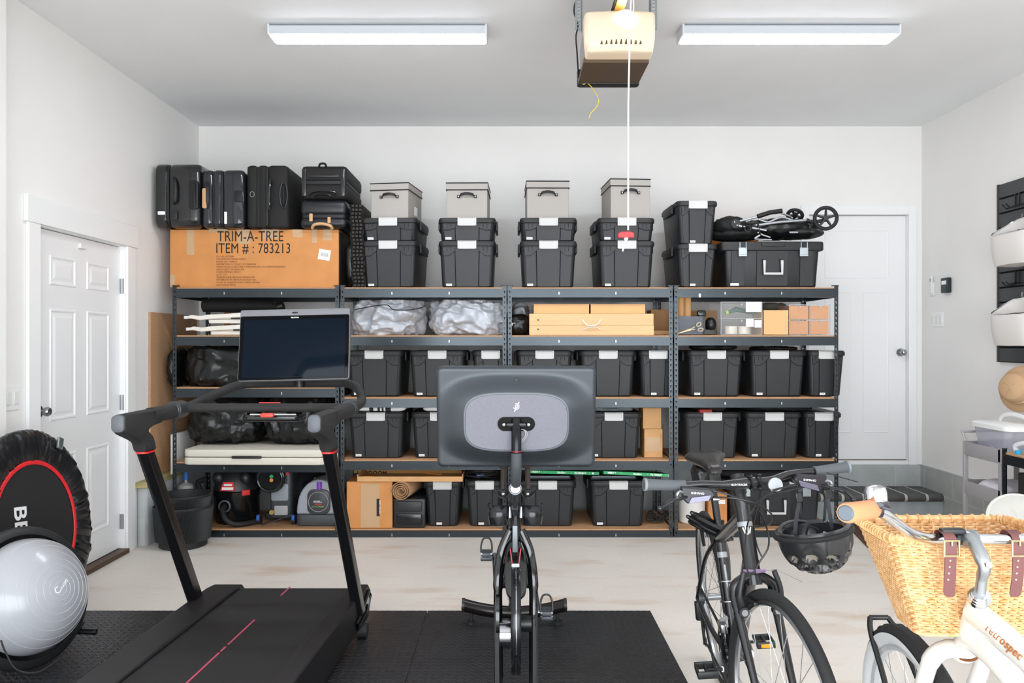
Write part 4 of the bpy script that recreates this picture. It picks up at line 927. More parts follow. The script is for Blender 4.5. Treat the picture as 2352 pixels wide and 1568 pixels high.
# ================================================================ unit four contents
zs = 1.4690; M_acr = mat('clear_acrylic', '#F4F6F7', .03, alpha=.07, spec=.8); M_acre = mat('acrylic_edge', '#B9BFC4', .1, alpha=.75)
def acrylic(name, label, X0, X1, Y0, Y1, z0, cells, wh, par_m=None):
    t = thing(name, label, 'clear drawers', ((X0+X1)/2, Y0, z0)); nx, nz = cells; z1 = z0+wh
    b = MB(); b.box(X0, X0+.002, Y0, Y1, z0, z1); b.box(X1-.002, X1, Y0, Y1, z0, z1); b.box(X0, X1, Y0, Y1, z1-.002, z1); b.box(X0, X1, Y0, Y1, z0, z0+.002); b.box(X0, X1, Y1-.002, Y1, z0, z1)
    b.build('case', M_acr, t, world=True, smooth=0)
    b = MB()
    for i in range(nx+1): x = X0+(X1-X0)*i/nx; b.box(x-.0022, x+.0022, Y0-.002, Y0+.002, z0, z1)
    for k in range(nz+1): z = z0+wh*k/nz; b.box(X0, X1, Y0-.0022, Y0+.0018, z-.0022, z+.0022)
    b.build('edge_frame', M_acre, t, world=True, smooth=0)
    for i in range(nx):
        for k in range(nz):
            xa = X0+(X1-X0)*i/nx+.004; xb = X0+(X1-X0)*(i+1)/nx-.004; za = z0+wh*k/nz+.004; zb_ = z0+wh*(k+1)/nz-.004
            d = MB().box(xa, xb, Y0-.001, Y0+.001, za, zb_).build('drawer_front', M_acr, t, world=True, smooth=0)
            MB().disc(((xa+xb)/2, Y0-.004, zb_-.014), (0, 1, 0), .007, .005, 14).build('drawer_knob', M_acre, d, world=True)
            if par_m: MB().box(xa+.003, xb-.003, Y0+.006, Y1-.02, za, zb_-.004).build('drawer_contents', par_m, d, world=True)
    return t
q = bxp(1656, 1750, 691, 766, 5.68, 5.68); t = acrylic('clear_drawer_stack', 'clear acrylic two-tier drawers holding tape rolls and a green tool', q[0], q[1], 5.68, 6.0, zs, (1, 2), q[5]-q[4])
zmid = zs+(q[5]-q[4])/2
for i, px in enumerate((1679, 1709)):
    c = W(px, 757, 5.75); b = MB(); b.lathe([(.024, -.028), (.046, -.028), (.046, .028), (.024, .028)], 28, T(c.x, 5.75, zs+.034))
    tag(b.build('tape_roll', mat('tape_cream', '#D9D2C4', .3)), 'roll of cream packing tape in the lower clear drawer, %s' % ('left one' if i == 0 else 'right one'), 'tape', 'packing tape rolls')
t = thing('cordless_tool', 'dark green cordless hand tool with lime end in the upper clear drawer', 'tool', (1.68, 5.74, zmid+.03))
M_dg = mat('tool_green', '#12513e', .4)
p = lambda px, py: W(px, py, 5.75)
MB().tube([p(1672, 717), p(1690, 710), p(1700, 712), p(1718, 716), p(1733, 720)], [.012, .020, .018, .014, .011], 12).build('tool_body', M_dg, t, world=True)
MB().cyl(p(1666, 718), p(1672, 716), .018).build('lime_end', mat('lime', '#9CC84A', .5), t, world=True)
MB().tube([p(1675, 713), p(1688, 706.5), p(1698, 709)], .007, 8).build('white_top', M_white, t, world=True)
for i, (a, c_, d_, e_) in enumerate(((1713, 1749, 693, 716), (1713, 1731, 732, 750), (1733, 1749, 735, 752))):
    o = MB().box(*bxp(a, c_, d_, e_, 5.672, 5.674)).build('paper_label', M_label); tag(o, 'white paper label on the clear drawers, %s' % ('upper drawer' if i == 0 else 'lower drawer left one' if i == 1 else 'lower drawer right one'), 'label', 'labels on the clear drawers')
q = bxp(1755, 1811, 712, 767, 5.67, 5.67); tag(MB().box(q[0], q[1], 5.67, 5.95, zs, q[5]).build('plain_carton', M_card3, bevel=.002), 'plain pale cardboard box between the two sets of clear drawers', 'cardboard box')
q = bxp(1813, 1906, 697, 766, 5.67, 5.67); acrylic('clear_drawer_stack', 'clear four-drawer box with brown cardboard inside at the shelf end', q[0], q[1], 5.67, 5.9, zs, (2, 2), q[5]-q[4], M_card2)
tag(lump((W(1775, 705, 5.99)), .10, .05, .03, .01, 12, 44, nu=50, nv=30).build('dark_cloth', mat('olive_cloth', '#5b5a50', .9)), 'crumpled dark cloth behind the plain cardboard box', 'cloth')
bx_ = bxp(1556, 1614, 726, 767, 5.70, 5.70); o = MB().box(bx_[0], bx_[1], 5.70, 5.9, zs, bx_[5]).build('grey_box', mat('slate_box', '#62666e', .7), bevel=.003); tag(o, 'low slate grey box behind the scissors', 'box')
zt_ = bx_[5]
for i, (px, y) in enumerate(((1564, 5.80), (1579, 5.78))):
    c = (px-VX)*y/FPX; tag(MB().cyl((c, y, zt_+.001), (c, y, zt_+.150), .027, 24).build('cardboard_tube', M_card), 'upright brown cardboard tube on the grey box, %s' % ('nearer the shelf post' if i == 0 else 'nearer the camera case'), 'tube', 'upright cardboard tubes')
tag(MB().box(SX(1560, 300), SX(1650, 300), 6.0, 6.006, zs, zs+.19).build('cardboard_sheet', mat('cardboard_inner', '#B48A5E', .8)), 'cardboard sheet standing behind the upright tubes', 'cardboard')
t = thing('camera_case', 'small black zipped case beside the clear drawers', 'case', (SX(1620), 5.8, zs))
MB().ball(W(1632, 745, 5.80), .042, .05, .055, 18).build('case_body', M_bag, t, world=True); MB().rbox(*bxp(1603, 1622, 712, 726, 5.78, 5.82), r=.012, e=.006, axis='y').build('case_flap', M_blk2, t, world=True); MB().box(*bxp(1606, 1620, 726, 767, 5.79, 5.83)).build('case_stand', M_blk2, t, world=True); MB().box(*bxp(1618, 1645, 757, 767, 5.77, 5.83)).build('case_base', M_blk2, t, world=True)
# scissors
t = thing('scissors', 'scissors with beige and grey handles leaning on the grey box', 'scissors', (SX(1590), 5.67, zs))
M_sc = mat('scissor_handle', '#B9AF97', .5)
for c, rx, rz, a in (((1605, 745), .017, .012, 35), ((1609, 757), .019, .011, 10)):
    cc = W(c[0], c[1], 5.665); pts = [cc+Vector((rx*math.cos(k)*math.cos(R(a))-rz*math.sin(k)*math.sin(R(a)), 0, rx*math.cos(k)*math.sin(R(a))+rz*math.sin(k)*math.cos(R(a)))) for k in [2*PI*j/24 for j in range(24)]]
    b = MB(); b.tube(pts, .0045, 8, closed=True, up=(0, 1, 0)); b.tube([W(1585, 757, 5.665), W(1596, 750 if c[1] < 750 else 756, 5.665)], .0045, 8); b.build('finger_loop', M_sc, t, world=True)
b = MB(); b.rings([[W(1586, 754, 5.66), W(1588, 758, 5.66), W(1588, 758, 5.668), W(1586, 754, 5.668)], [W(1557, 765, 5.66), W(1557, 766, 5.66), W(1557, 766, 5.668), W(1557, 765, 5.668)]]); b.build('blade', mat('copper_blade', '#C99670', .3, .8), t, world=True)
tag(MB().rbox(*bxp(1605, 1610, 674, 683, 5.64, 5.649), r=.004, e=.002, axis='y').build('shelf_tag', M_white), 'tiny white clip on the top shelf beam above the tubes', 'clip')
# bags on totes (level 3, 4) and above the bottom trunk
for (cx, w_, z, h_, sd, nm) in ((1655, .17, 1.014+.34, .024, 4, 'flat black folded bag on the middle shelf tote nearest the shelf posts'), (1800, .16, 1.014+.34, .014, 5, 'flat black folded bag on the middle shelf tote below the cardboard drawers'),
                            (1800, .28, .562+.34, .030, 6, 'black crumpled bag covering the fourth shelf totes above the bicycle handlebar'), (1640, .13, .562+.34, .030, 7, 'dark olive bag with a red patch on the tote behind the saddle'),
                            (1750, .30, .402, .045, 8, 'black soft bag on the bottom trunk below the bicycle saddle')):
    b = lump((SX(cx, 314), 5.93, z+h_*.9), w_, .2, h_, .012, 7, sd, zmin=z+.002, nu=90, nv=40, ex=.8)
    o = b.build('folded_bag', M_bagm if sd != 7 else mat('dark_olive', '#33302a', .8), smooth=60); tag(o, nm, 'bag', 'soft dark bags on totes')
    if sd == 7: MB().rbox(*bxp(1607, 1636, 940, 949, 5.70, 5.78), r=.006, e=.004, axis='y').build('red_patch', mat('dark_red', '#9b2018', .6), o)
t = thing('white_bin', 'glossy white round bin on the bottom shelf by the posts', 'bin', (SX(1589, 305), 5.87, .0615))
MB().lathe([(.085, 0), (.095, .01), (.104, .24), (.106, .245), (.1, .25), (0, .25)], 36).build('bin_body', mat('gloss_white', '#E3E3E0', .15), t)
t = thing('small_carton', 'small orange carton with a white label beside the white bin', 'cardboard box', (SX(1643, 305), 5.9, .0615))
MB().box(-.07, .07, -.1, .1, 0, .235).build('carton', M_card2, t, bevel=.002); MB().box(.0, .055, -.1015, -.1, .15, .18).build('shipping_label', M_label, t)
# ================================================================ folded stroller
tz = 1.812+.335
q = MB().box(SX(1618, 290), SX(1740, 290), 6.16, 6.42, 1.8135, 2.335).build('brown_carton', mat('kraft_orange', '#B86F26', .7), bevel=.003); tag(q, 'orange brown carton standing behind the folded stroller', 'cardboard box')
t = thing('folded_stroller', 'folded stroller with black fabric and silver tubes lying on the trunk', 'stroller', (1.9, 5.85, tz))
YR = 5.72
p = lambda px, py, dy=0: W(px, py, YR+dy)
M_tube = mat('satin_tube', '#B4B9C0', .3, .7)
def st(name, pts, r, m=M_tube, sp=True, **k): return MB().tube(spline(pts, 6) if sp else pts, r, 10, **k).build(name, m, t, world=True)
b = lump(p(1690, 541, .16), .19, .17, .038, .012, 7, 51, nu=100, nv=36, ex=.85, zmin=tz+.001); b.build('seat_fabric', M_bagm, t, world=True, smooth=60)
b = lump(p(1785, 527, .14), .30, .15, .075, .016, 8, 52, nu=110, nv=40, ex=.9, zmin=tz+.001); b.build('canopy_fabric', M_bag, t, world=True, smooth=60)
b = lump(p(1676, 520, .12), .125, .13, .068, .012, 8, 53, nu=80, nv=36, ex=.9, zmin=tz+.001); b.build('hood_fabric', M_bagm, t, world=True, smooth=60)
b = lump(p(1842, 537, .10), .15, .13, .036, .008, 8, 54, nu=80, nv=30, ex=.9, zmin=tz+.001); b.build('leg_rest', M_matte, t, world=True, smooth=60)
st('frame_tube', [p(1740, 517, -.02), p(1790, 510, -.02), p(1855, 505, -.02)], .0095, sp=False)
st('frame_tube', [p(1699, 508, 0), p(1738, 498, 0)], .0085, sp=False)
st('frame_tube', [p(1741, 503, .0), p(1752, 507, 0), p(1762, 510, 0), p(1768, 509, 0), p(1790, 500, 0), p(1799, 499, 0), p(1806, 501, 0), p(1825, 507, 0)], .0075)
st('frame_tube', [p(1794, 489, .15), p(1815, 497, .1)], .007, sp=False)
st('frame_tube', [p(1828, 511, .02), p(1842, 517, .02), p(1849, 524, .02)], .008)
st('frame_tube', [p(1696, 518, -.03), p(1704, 520, -.03)], .0085, sp=False)
st('frame_tube', [p(1727, 523, -.03), p(1760, 529, -.03)], .0085, sp=False)
st('frame_tube', [p(1813, 533.5, -.05), p(1832, 533.5, -.05)], .007, sp=False)
st('frame_tube', [p(1735, 549, -.04), p(1772, 550.5, -.04)], .005, sp=False); st('frame_tube', [p(1733, 548, -.04), p(1745, 540, -.04)], .008, sp=False); st('frame_tube', [p(1750, 539, -.04), p(1769, 545, -.04)], .006, sp=False)
st('handle_grip', [p(1740, 497, .05), p(1768, 488, .05), p(1796, 484, .05)], .017, M_matte, False)
st('hinge_plate', [p(1741, 516, -.02), p(1743, 530, -.03), p(1747, 540, -.03)], .014, M_blk, False, flat=.5)
b = MB().disc(p(1689, 514, -.01), (0, 1, 0), .034, .02, 24); b.build('hinge_disc', M_blk, t, world=True)
b = MB()
for a in ((1687, 510), (1693, 517), (1709, 520), (1737, 517), (1741, 525), (1741, 534), (1749, 538), (1861, 504)): b.disc(p(*a, -.045), (0, 1, 0), .0055, .008, 12)
o = b.build('bolt', M_alu, t, world=True); o['kind'] = 'stuff'
b = MB(); b.torus(p(1718, 525, -.035), (0, 1, 0), .022, .004, 20, 6, flat=.8); b.build('buckle_ring', M_blk, t, world=True)
st('wheel_arm', [p(1852, 505, -.02), p(1870, 510, -.02), p(1897, 505, -.02)], .014, M_blk, False)
st('rear_frame', [p(1855, 505, .03), p(1860, 520, .03), p(1858, 532, .03)], .013, M_blk)
def stwheel(c, n, R_, nm='wheel'):
    b = MB(); b.torus(c, n, R_-.010, .012, 44, 10); n_ = Vector(n).normalized(); u = n_.orthogonal().normalized(); w = n_.cross(u)
    o = b.build(nm, M_rub, t, world=True)
    b = MB(); b.torus(c, n, R_-.021, .005, 40, 6); b.disc(c, n, .018, .03, 20)
    for k in range(5):
        a = 2*PI*k/5+.5; dv = u*math.cos(a)+w*math.sin(a); b.tube([Vector(c)+dv*.012, Vector(c)+dv*(R_-.02)], [.011, .008], 6)
    b.build('wheel_spokes', M_blk, o, world=True)
stwheel(p(1896.5, 501, -.04), (0.12, 1, 0), .089)
stwheel(p(1826, 494, .20), (.35, .55, .75), .064)
# ================================================================ right wall things
t = thing('slat_wall_panel', 'tall black slatted organiser panel on the right wall', 'wall panel', (XR, 4.9, 1.276))
z0, z1, Ya, Yb = 1.276, 2.51, 4.30, 5.44
MB().box(XR-.012, XR, Ya, Yb, z0, z1).build('backing', M_hole, t, world=True)
n = 12; ph = (z1-z0)/n
for k in range(n): MB().box(XR-.026, XR-.012, Ya, Yb-.016, z0+k*ph+.006, z0+(k+1)*ph-.006).build('slat', mat('slat_dark', '#3b3c3f', .5), t, world=True, bevel=.002)
MB().box(XR-.03, XR-.01, Yb-.016, Yb, z0, z1).build('edge_trim', mat('slat_dark', '#3b3c3f', .5), t, world=True)
for zz in (2.36, 1.84):
    for k, yy in enumerate((5.20, 5.24)):
        b = MB(); b.tube([(XR-.03, yy, zz+.05), (XR-.032, yy, zz-.03), (XR-.09, yy, zz-.05), (XR-.12, yy, zz-.02)], .006, 6); b.tube([(XR-.03, yy-.06, zz-.03), (XR-.03, yy+.06, zz-.03)], .006, 6)
        tag(b.build('metal_hook', M_blk), 'black double hook on the slat panel, %s basket, %s one' % ('above the upper' if zz > 2 else 'between the', 'nearer' if k == 0 else 'farther'), 'hook', 'hooks on the slat panel')
M_canvas = mat('white_canvas', '#DEDAD6', .9, bump=.2, bscale=300)
def canvas_basket(zt, zb_, label):
    t = thing('canvas_basket', label, 'hanging basket', (XR, 5.15, zb_), group='white canvas baskets on the slat panel')
    xb = XR-.034; Y1_, Y0_ = 5.22, 4.78; H = zt-zb_
    b = MB(); pr = []
    # opening ring: far side low lip, wall side high
    def ring(f):   # f 0 bottom .. 1 top
        out = []
        for k in range(40):
            a = 2*PI*k/40; sx = math.copysign(abs(math.cos(a))**.6, math.cos(a)); sy = math.copysign(abs(math.sin(a))**.5, math.sin(a))
            hw = .100*(.82+.18*f)+.012*math.sin(f*PI); hl = (Y1_-Y0_)/2*(.9+.1*f)
            x = xb-.112+sx*hw; y = (Y0_+Y1_)/2+sy*hl
            top = H*(.62+.38*(sx*.5+.5)**1.2) if True else H
            z = zb_+top*f+.008*noise.noise(Vector((sx*3, sy*3+zt, f*3)))
            out.append(Vector((min(x, xb), y, z)))
        return out
    rr = [ring(f/10) for f in range(11)]
    b.rings(rr, True, False); b.build('bag', M_canvas, t, world=True, smooth=60, solid=.004)
    MB().tube(ring(1.0), .0045, 6, closed=True, up=(0, 0, 1)).build('wire_rim', M_chrome, t, world=True)
    for yy in (5.17, 4.95): MB().tube([(XR-.028, yy, zt+.03), (XR-.03, yy, zt), (xb-.02, yy, zt-.01)], .004, 6).build('hanger', M_chrome, t, world=True)
    return t
canvas_basket(2.235, 1.915, 'white canvas basket hanging highest on the slat panel')
canvas_basket(1.715, 1.395, 'white canvas basket hanging lower on the slat panel')
# straw hats
M_straw = mat('straw', '#C7AB86', .9, noise_=.1, nscale=150, bump=.3, bscale=500)
def hat(name, label, M, rb, rc, hc, m, band=None):
    t = thing(name, label, 'hat', group='straw hats'); t.matrix_basis = M
    b = MB().lathe([(0, hc), (rc*.75, hc*.98), (rc*.93, hc*.85), (rc, .02), (rc*1.08, .0), (rb*.8, -.004), (rb, .006)], 36, caps=False); b.build('brim', m, t, solid=.003, smooth=60)
    if band: MB().lathe([(rc*1.02, .012), (rc*1.01, .04)], 36, caps=False).build('hat_band', band, t, solid=.002)
    return t
toL = Matrix.Rotation(R(-90), 4, 'Y')
hat('straw_hat', 'wide brimmed straw hat hanging flat against the right wall', T(XR-.03, 4.93, 1.11) @ toL, .23, .09, .09, M_straw)
hat('fedora_hat', 'smaller tan straw hat with a pale band hanging in front of the wide one', T(XR-.155, 4.98, 1.115) @ Matrix.Rotation(R(-80), 4, 'Y') @ Matrix.Rotation(R(20), 4, 'X'), .15, .095, .11, mat('straw_tan', '#BE9C78', .9), mat('hat_band', '#E0C7A8', .8))
t = tag(MB().tube(spline([(XR-.15, 4.97, 1.20), (XR-.05, 5.0, 1.30), (XR-.035, 5.01, 1.345), (XR-.05, 4.96, 1.30), (XR-.14, 4.92, 1.20)], 6), .005, 6).build('hat_strap', mat('strap_tan', '#C9B48F', .8)), 'tan cord loop holding the straw hats on the slat panel', 'strap')
# grey rolling cart
t = thing('rolling_cart', 'grey metal three-tier rolling cart against the right wall', 'cart', (3.07, 4.79, 0))
M_cart = mat('cart_grey', '#A5A3A6', .5)
cx0, cx1, cy0, cy1 = 2.90, 3.25, 4.57, 5.01
for zt in (.78, .534, .30):
    b = MB(); h = .088
    def rr2(ins, z, r=.04): 
        o = []
        for cx, cy, s_ in ((cx1-r-ins, cy1-r-ins, 0), (cx0+r+ins, cy1-r-ins, 90), (cx0+r+ins, cy0+r+ins, 180), (cx1-r-ins, cy0+r+ins, 270)):
            for k in range(5): a = R(s_+90*k/4); o.append(Vector((cx+r*math.cos(a), cy+r*math.sin(a), z)))
        return o
    b.rings([rr2(.006, zt-h), rr2(0, zt-h+.01), rr2(0, zt), rr2(.004, zt), rr2(.01, zt-h+.008)]); b.build('tray', M_cart, t, world=True)
for x in (cx0+.012, cx1-.012):
    for y in (cy0+.05, cy1-.03): MB().box(x-.012, x+.012, y-.012, y+.012, .06, .78).build('upright', M_cart, t, world=True, bevel=.003)
for x in (cx0+.012, cx1-.012):
    for y in (cy0+.05, cy1-.03): MB().disc((x, y, .03), (1, 0, 0), .03, .02, 16).build('caster', M_rub, t, world=True)
MB().tube(spline([(cx0+.012, cy1-.03, .78), (cx0+.012, cy1+.0, .835), (cx0+.03, cy1+.0, .84), (cx1-.03, cy1+.0, .84), (cx1-.012, cy1-.0, .78)], 5), .008, 8).build('push_handle', M_cart, t, world=True)
t = thing('lidded_bin', 'clear plastic bin with white lid and handle on the rolling cart', 'plastic bin', (3.08, 4.78, .70))
def rring(x0, x1, y0, y1, z, r=.05):
    o = []
    for cx, cy, s_ in ((x1-r, y1-r, 0), (x0+r, y1-r, 90), (x0+r, y0+r, 180), (x1-r, y0+r, 270)):
        for k in range(5): a = R(s_+90*k/4); o.append(Vector((cx+r*math.cos(a), cy+r*math.sin(a), z)))
    return o
b = MB(); b.rings([rring(2.965, 3.19, 4.64, 4.95, .705), rring(2.935, 3.225, 4.60, 4.965, .90)], True, False); b.build('bin_body', mat('frosted_plastic', '#C9CBD8', .25, alpha=.6), t, world=True)
b = MB(); b.rings([rring(2.925, 3.235, 4.585, 4.975, .885), rring(2.925, 3.235, 4.585, 4.975, .91), rring(2.94, 3.22, 4.60, 4.96, .92)]); b.build('lid', M_white, t, world=True)
MB().tube(spline([(3.09, 4.63, .915), (3.09, 4.66, .955), (3.09, 4.78, .97), (3.09, 4.88, .955), (3.09, 4.92, .915)], 5), .013, 8, flat=.6).build('lid_handle', M_white, t, world=True)
tag(lump((3.07, 4.79, .76), .11, .13, .045, .02, 9, 61, nu=50, nv=30).build('folded_linen', mat('lilac_cloth', '#B9B4C6', .9)), 'pale folded linen inside the clear lidded bin', 'linen')
tag(lump((3.07, 4.80, .51), .14, .17, .045, .015, 8, 62, zmin=.456, nu=60, nv=30).build('white_cloth', mat('soft_white', '#E4E0E6', .9)), 'white cloth lying in the middle tray of the rolling cart', 'cloth')
# small black rack in front of the cart
t = thing('steel_rack', 'short black slotted rack with cardboard coloured top in front of the cart', 'rack', (3.1, 4.1, 0))
rx0, rx1, ry0, ry1 = 2.855, 3.40, 3.55, 4.52
for x, s in ((rx0, 1), (rx1, -1)):
    for y, s2 in ((ry0, 1), (ry1, -1)):
        o = post_mb(.80, s, s2).build('post', M_steel, t, smooth=0, loc=None); o.location = (x-3.1, y-4.1, 0)
for z in (.775, .50, .10):
    b = MB(); b.box(rx0, rx0+.003, ry0+.028, ry1-.028, z-.065, z-.008); b.build('side_beam', M_steel, t, world=True, smooth=0)
    b = MB(); b.box(rx0+.028, rx1-.028, ry1-.003, ry1, z-.065, z-.008); b.build('beam', M_steel, t, world=True, smooth=0)
    MB().box(rx0+.005, rx1-.005, ry0+.005, ry1-.005, z-.014, z).build('shelf_board', M_mdf, t, world=True, smooth=0)
tag(MB().rbox(2.90, 3.35, 3.9, 4.46, .502, .67, .02, .006).build('mesh_basket', mat('dark_weave', '#2b2826', .8, noise_=.5, nscale=300)), 'dark mesh basket on the middle shelf of the short rack', 'basket')
t = tag(MB().tube(spline([(2.9, 4.44, .777), (2.885, 4.45, .82), (2.93, 4.40, .845), (3.05, 4.3, .85), (3.2, 4.2, .83), (3.25, 4.15, .78)], 6), .014, 10).build('grey_hose', mat('hose_grey', '#BDBEC2', .4)), 'short pale grey hose curved on top of the short rack', 'hose')
MB().cyl((2.895, 4.44, .778), (2.895, 4.435, .80), .017).build('blue_fitting', mat('cyan', '#2FA7D6', .4), t)
# white round mesh hamper with tilted lid
t = thing('white_hamper', 'white round fabric hamper with tilted quilted lid below the short rack', 'hamper', (2.58, 3.96, 0))
b = MB(); c1 = Vector((2.56, 3.90, .515)); nrm = Vector((-.25, -.75, .62)).normalized(); u = nrm.orthogonal().normalized(); w = nrm.cross(u)
r1 = [c1+(u*math.cos(a)*.15+w*math.sin(a)*.15) for a in [2*PI*k/36 for k in range(36)]]
b.torus(c1, nrm, .148, .009, 40, 8); b.build('lid_rim', mat('rim_offwhite', '#CFCDC8', .6), t, world=True)
b = MB(); rr = []
for f in range(8):
    rad = .146*(1-f/8); rr.append([c1+nrm*(.006+.012*math.sin(f*.6)+.006*math.sin(6*a)*f/8)+(u*math.cos(a)+w*math.sin(a))*rad for a in [2*PI*k/36 for k in range(36)]])
b.rings([[p_-nrm*.02 for p_ in rr[0]]]+rr); b.build('quilted_lid', mat('quilt_white', '#C4C2BC', .85, bump=.2, bscale=60), t, world=True, smooth=60)
b = MB().lathe([(.12, .0), (.13, .01), (.13, .2), (.13, .38), (.10, .42)], 30, T(2.585, 3.965, 0), caps=True); b.build('hamper_body', M_canvas, t, world=True)
# ================================================================ ceiling lights
M_lampw = mat('lamp_housing', '#C3C8D0', .4)
def wrap_light(x0, x1, label, power):
    t = thing('ceiling_light', label, 'ceiling light', ((x0+x1)/2, 4.46, ZC), group='linear ceiling lights')
    z = ZC-.0605
    MB().box(x0-.008, x1+.008, 4.385, 4.535, z, ZC-.012).build('housing', M_lampw, t, world=True, bevel=.004)
    MB().box(x0, x1, 4.40, 4.52, ZC-.012, ZC).build('mounting_plate', mat('lamp_gap', '#7d8288', .6), t, world=True)
    for a, c in ((x0-.014, x0-.002), (x1+.002, x1+.014)): MB().box(a, c, 4.383, 4.54, z-.004, ZC-.004).build('end_cap', mat('lamp_cap', '#D2D5DA', .4), t, world=True, bevel=.003)
    MB().rbox(x0, x1, 4.392, 4.528, z-.008, z+.01, .01, .004).build('diffuser', mat('lamp_glow', '#FFFFFF', .5, emit='#F4F7FF', estr=power), t, world=True)
wrap_light(-1.352, -.142, 'linear ceiling light left of the door opener, seen over the suitcases', 36)
wrap_light(.985, 2.19, 'linear ceiling light right of the door opener, nearest the raised door', 36)
# ================================================================ garage door opener
t = thing('garage_door_opener', 'garage door opener with glowing cover hanging from perforated straps', 'door opener', (.46, 4.05, 2.82))
M_br = mat('opener_base', '#5b4a38', .45, .35)
p = W
b = MB(); b.rings([[Vector(v) for v in ((.375, 3.93, 2.845), (.70, 3.93, 2.845), (.70, 3.93, 3.02), (.375, 3.93, 3.02))], [Vector(v) for v in ((.385, 4.28, 2.86), (.69, 4.28, 2.86), (.69, 4.28, 3.02), (.385, 4.28, 3.02))]]); b.build('motor_housing', mat('opener_grey', '#8d8a85', .5), t, world=True, bevel=.006)
b = MB(); b.box(.372, .703, 3.93, 4.235, 2.822, 2.846); b.build('base_plate', M_br, t, world=True, bevel=.003)
MB().rbox(.368, .707, 4.235, 4.30, 2.815, 2.90, .02, .008).build('rear_cap', M_matte, t, world=True)
def shade():
    b = MB(); rr = []
    for z, ins, yy in ((2.838, .014, 3.835), (2.842, .006, 3.825), (2.90, .0, 3.815), (2.97, -.004, 3.82), (3.03, -.006, 3.835), (3.045, 0, 3.85), (3.048, .008, 3.87)):
        x0, x1 = .375+ins, .712-ins; r = .022
        rr.append([Vector((x, y, z)) for x, y in ((x0, 3.935), (x0, yy+r), (x0+r*.3, yy+r*.3), (x0+r, yy), ((x0+x1)/2, yy-.014), (x1-r, yy), (x1-r*.3, yy+r*.3), (x1, yy+r), (x1, 3.935))])
    return b.rings(rr, True, True, False)
m = mat('opener_lens', '#DDCDB8', .4, emit='#FFDDB0', estr=.16)
shade().build('light_cover', m, t, world=True, smooth=60)
MB().ball((.565, 3.812, 2.985), .055, .010, .055, 20).build('lit_bulb_spot', mat('bulb_spot', '#FFFFFF', .4, emit='#FFF1DC', estr=9), t, world=True)
b = MB()
for i in range(9):
    x = .447+i*.0238; h = .018+.006*math.sin(i/8*PI); yy = 3.7985+.0007*abs(i-4); b.add([(x-.006, yy, 2.866), (x+.006, yy, 2.866), (x+.004, yy, 2.866+h), (x, yy, 2.866+h)], [(0, 1, 2, 3)])
b.build('vent_slots', M_br, t, world=True, smooth=0)
MB().ball((.383, 3.86, 2.985), .012, .02, .02, 12).build('side_notch', M_br, t, world=True)
for x in (.348, .728):
    b = MB(); n = 12
    for k in range(n):
        z = 3.00+k*.0178; b.box(x-.018, x-.007, 3.945, 3.948, z, z+.0178); b.box(x+.007, x+.018, 3.945, 3.948, z, z+.0178); b.box(x-.007, x+.007, 3.945, 3.948, z, z+.0045)
    b.box(x-.018, x+.018, 3.945, 3.948, 2.992, 3.0); b.box(x+.016 if x < .5 else x-.018, x+.018 if x < .5 else x-.016, 3.945, 3.98, 2.992, ZC); b.build('hanging_strap', mat('galvanised', '#8f979b', .4, .7), t, world=True, smooth=0)
b = MB(); b.tube(spline([(.325, 3.95, 3.21), (.338, 3.95, 3.17), (.325, 3.95, 3.09), (.345, 3.95, 3.02), (.335, 3.95, 2.96), (.345, 4.0, 2.90), (.37, 4.2, 2.84)], 6), .004, 6); b.build('cable', M_rub, t, world=True)
M_rail_lit = mat('rail_lit_gold', '#C79A4E', .35, .6)  # golden light on the rail is put into its base colour
r0 = Vector((.53, 3.95, 3.05)); b = MB(); b.box(.515, .562, 1.4, 3.95, 3.048, 3.078); b.build('trolley_rail', M_rail_lit, t, world=True)
b = MB()
for i in range(60): b.box(.503, .512, 3.95-.012*i-.008, 3.95-.012*i, 3.05, 3.064)
b.build('drive_chain', M_matte, t, world=True)
MB().rbox(.515, .60, 3.50, 3.62, 3.022, 3.045, .01, .004).build('trolley', mat('trolley_cream', '#E9D9B4', .5), t, world=True)
# rope, handle
t = thing('release_cord', 'white emergency release cord with red pull handle hanging from the opener', 'pull cord', (.55, 3.56, 1.9))
MB().tube([(.555, 3.56, 3.03), (.5515, 3.58, 2.85), (.547, 3.60, 2.5), (.5465, 3.60, 1.93)], .0043, 8).build('rope', mat('rope_white', '#E4DDDA', .9, bump=.5, bscale=500), t, world=True)
MB().tube(spline([(.558, 3.56, 3.03), (.566, 3.56, 2.95), (.560, 3.57, 2.88), (.567, 3.575, 2.86)], 5), .003, 6).build('loose_loop', mat('rope_white', '#E4DDDA', .9), t, world=True)
c = W(1438, 539, 3.60); b = MB(); b.prism([(-.037, -.014), (.037, -.014), (.036, .008), (.02, .014), (-.02, .014), (-.036, .008)], .016, T(c.x, c.y-.008, c.z)); b.build('pull_handle', mat('handle_red', '#E2323C', .4), t, world=True, bevel=.003)
MB().ball(W(1438, 548, 3.60), .011, .010, .010, 10).build('knot', mat('rope_white', '#E4DDDA', .9), t, world=True)
MB().tube([W(1438, 549, 3.60), W(1434, 562, 3.60), W(1430, 577, 3.60)], .0045, 8).build('rope_tail', mat('rope_white', '#E4DDDA', .9), t, world=True)
tag(MB().tube(spline([(.395, 4.26, 2.845), (.398, 4.24, 2.816), W(1350, 192, 4.24), W(1365, 208, 4.24), W(1375, 230, 4.24), W(1369, 247, 4.24), W(1357, 260, 4.24), W(1353, 271, 4.24)], 6), .0023, 6).build('yellow_wire', mat('yellow_wire', '#E3C93A', .5)), 'thin yellow wire dangling from the rear of the door opener', 'wire')
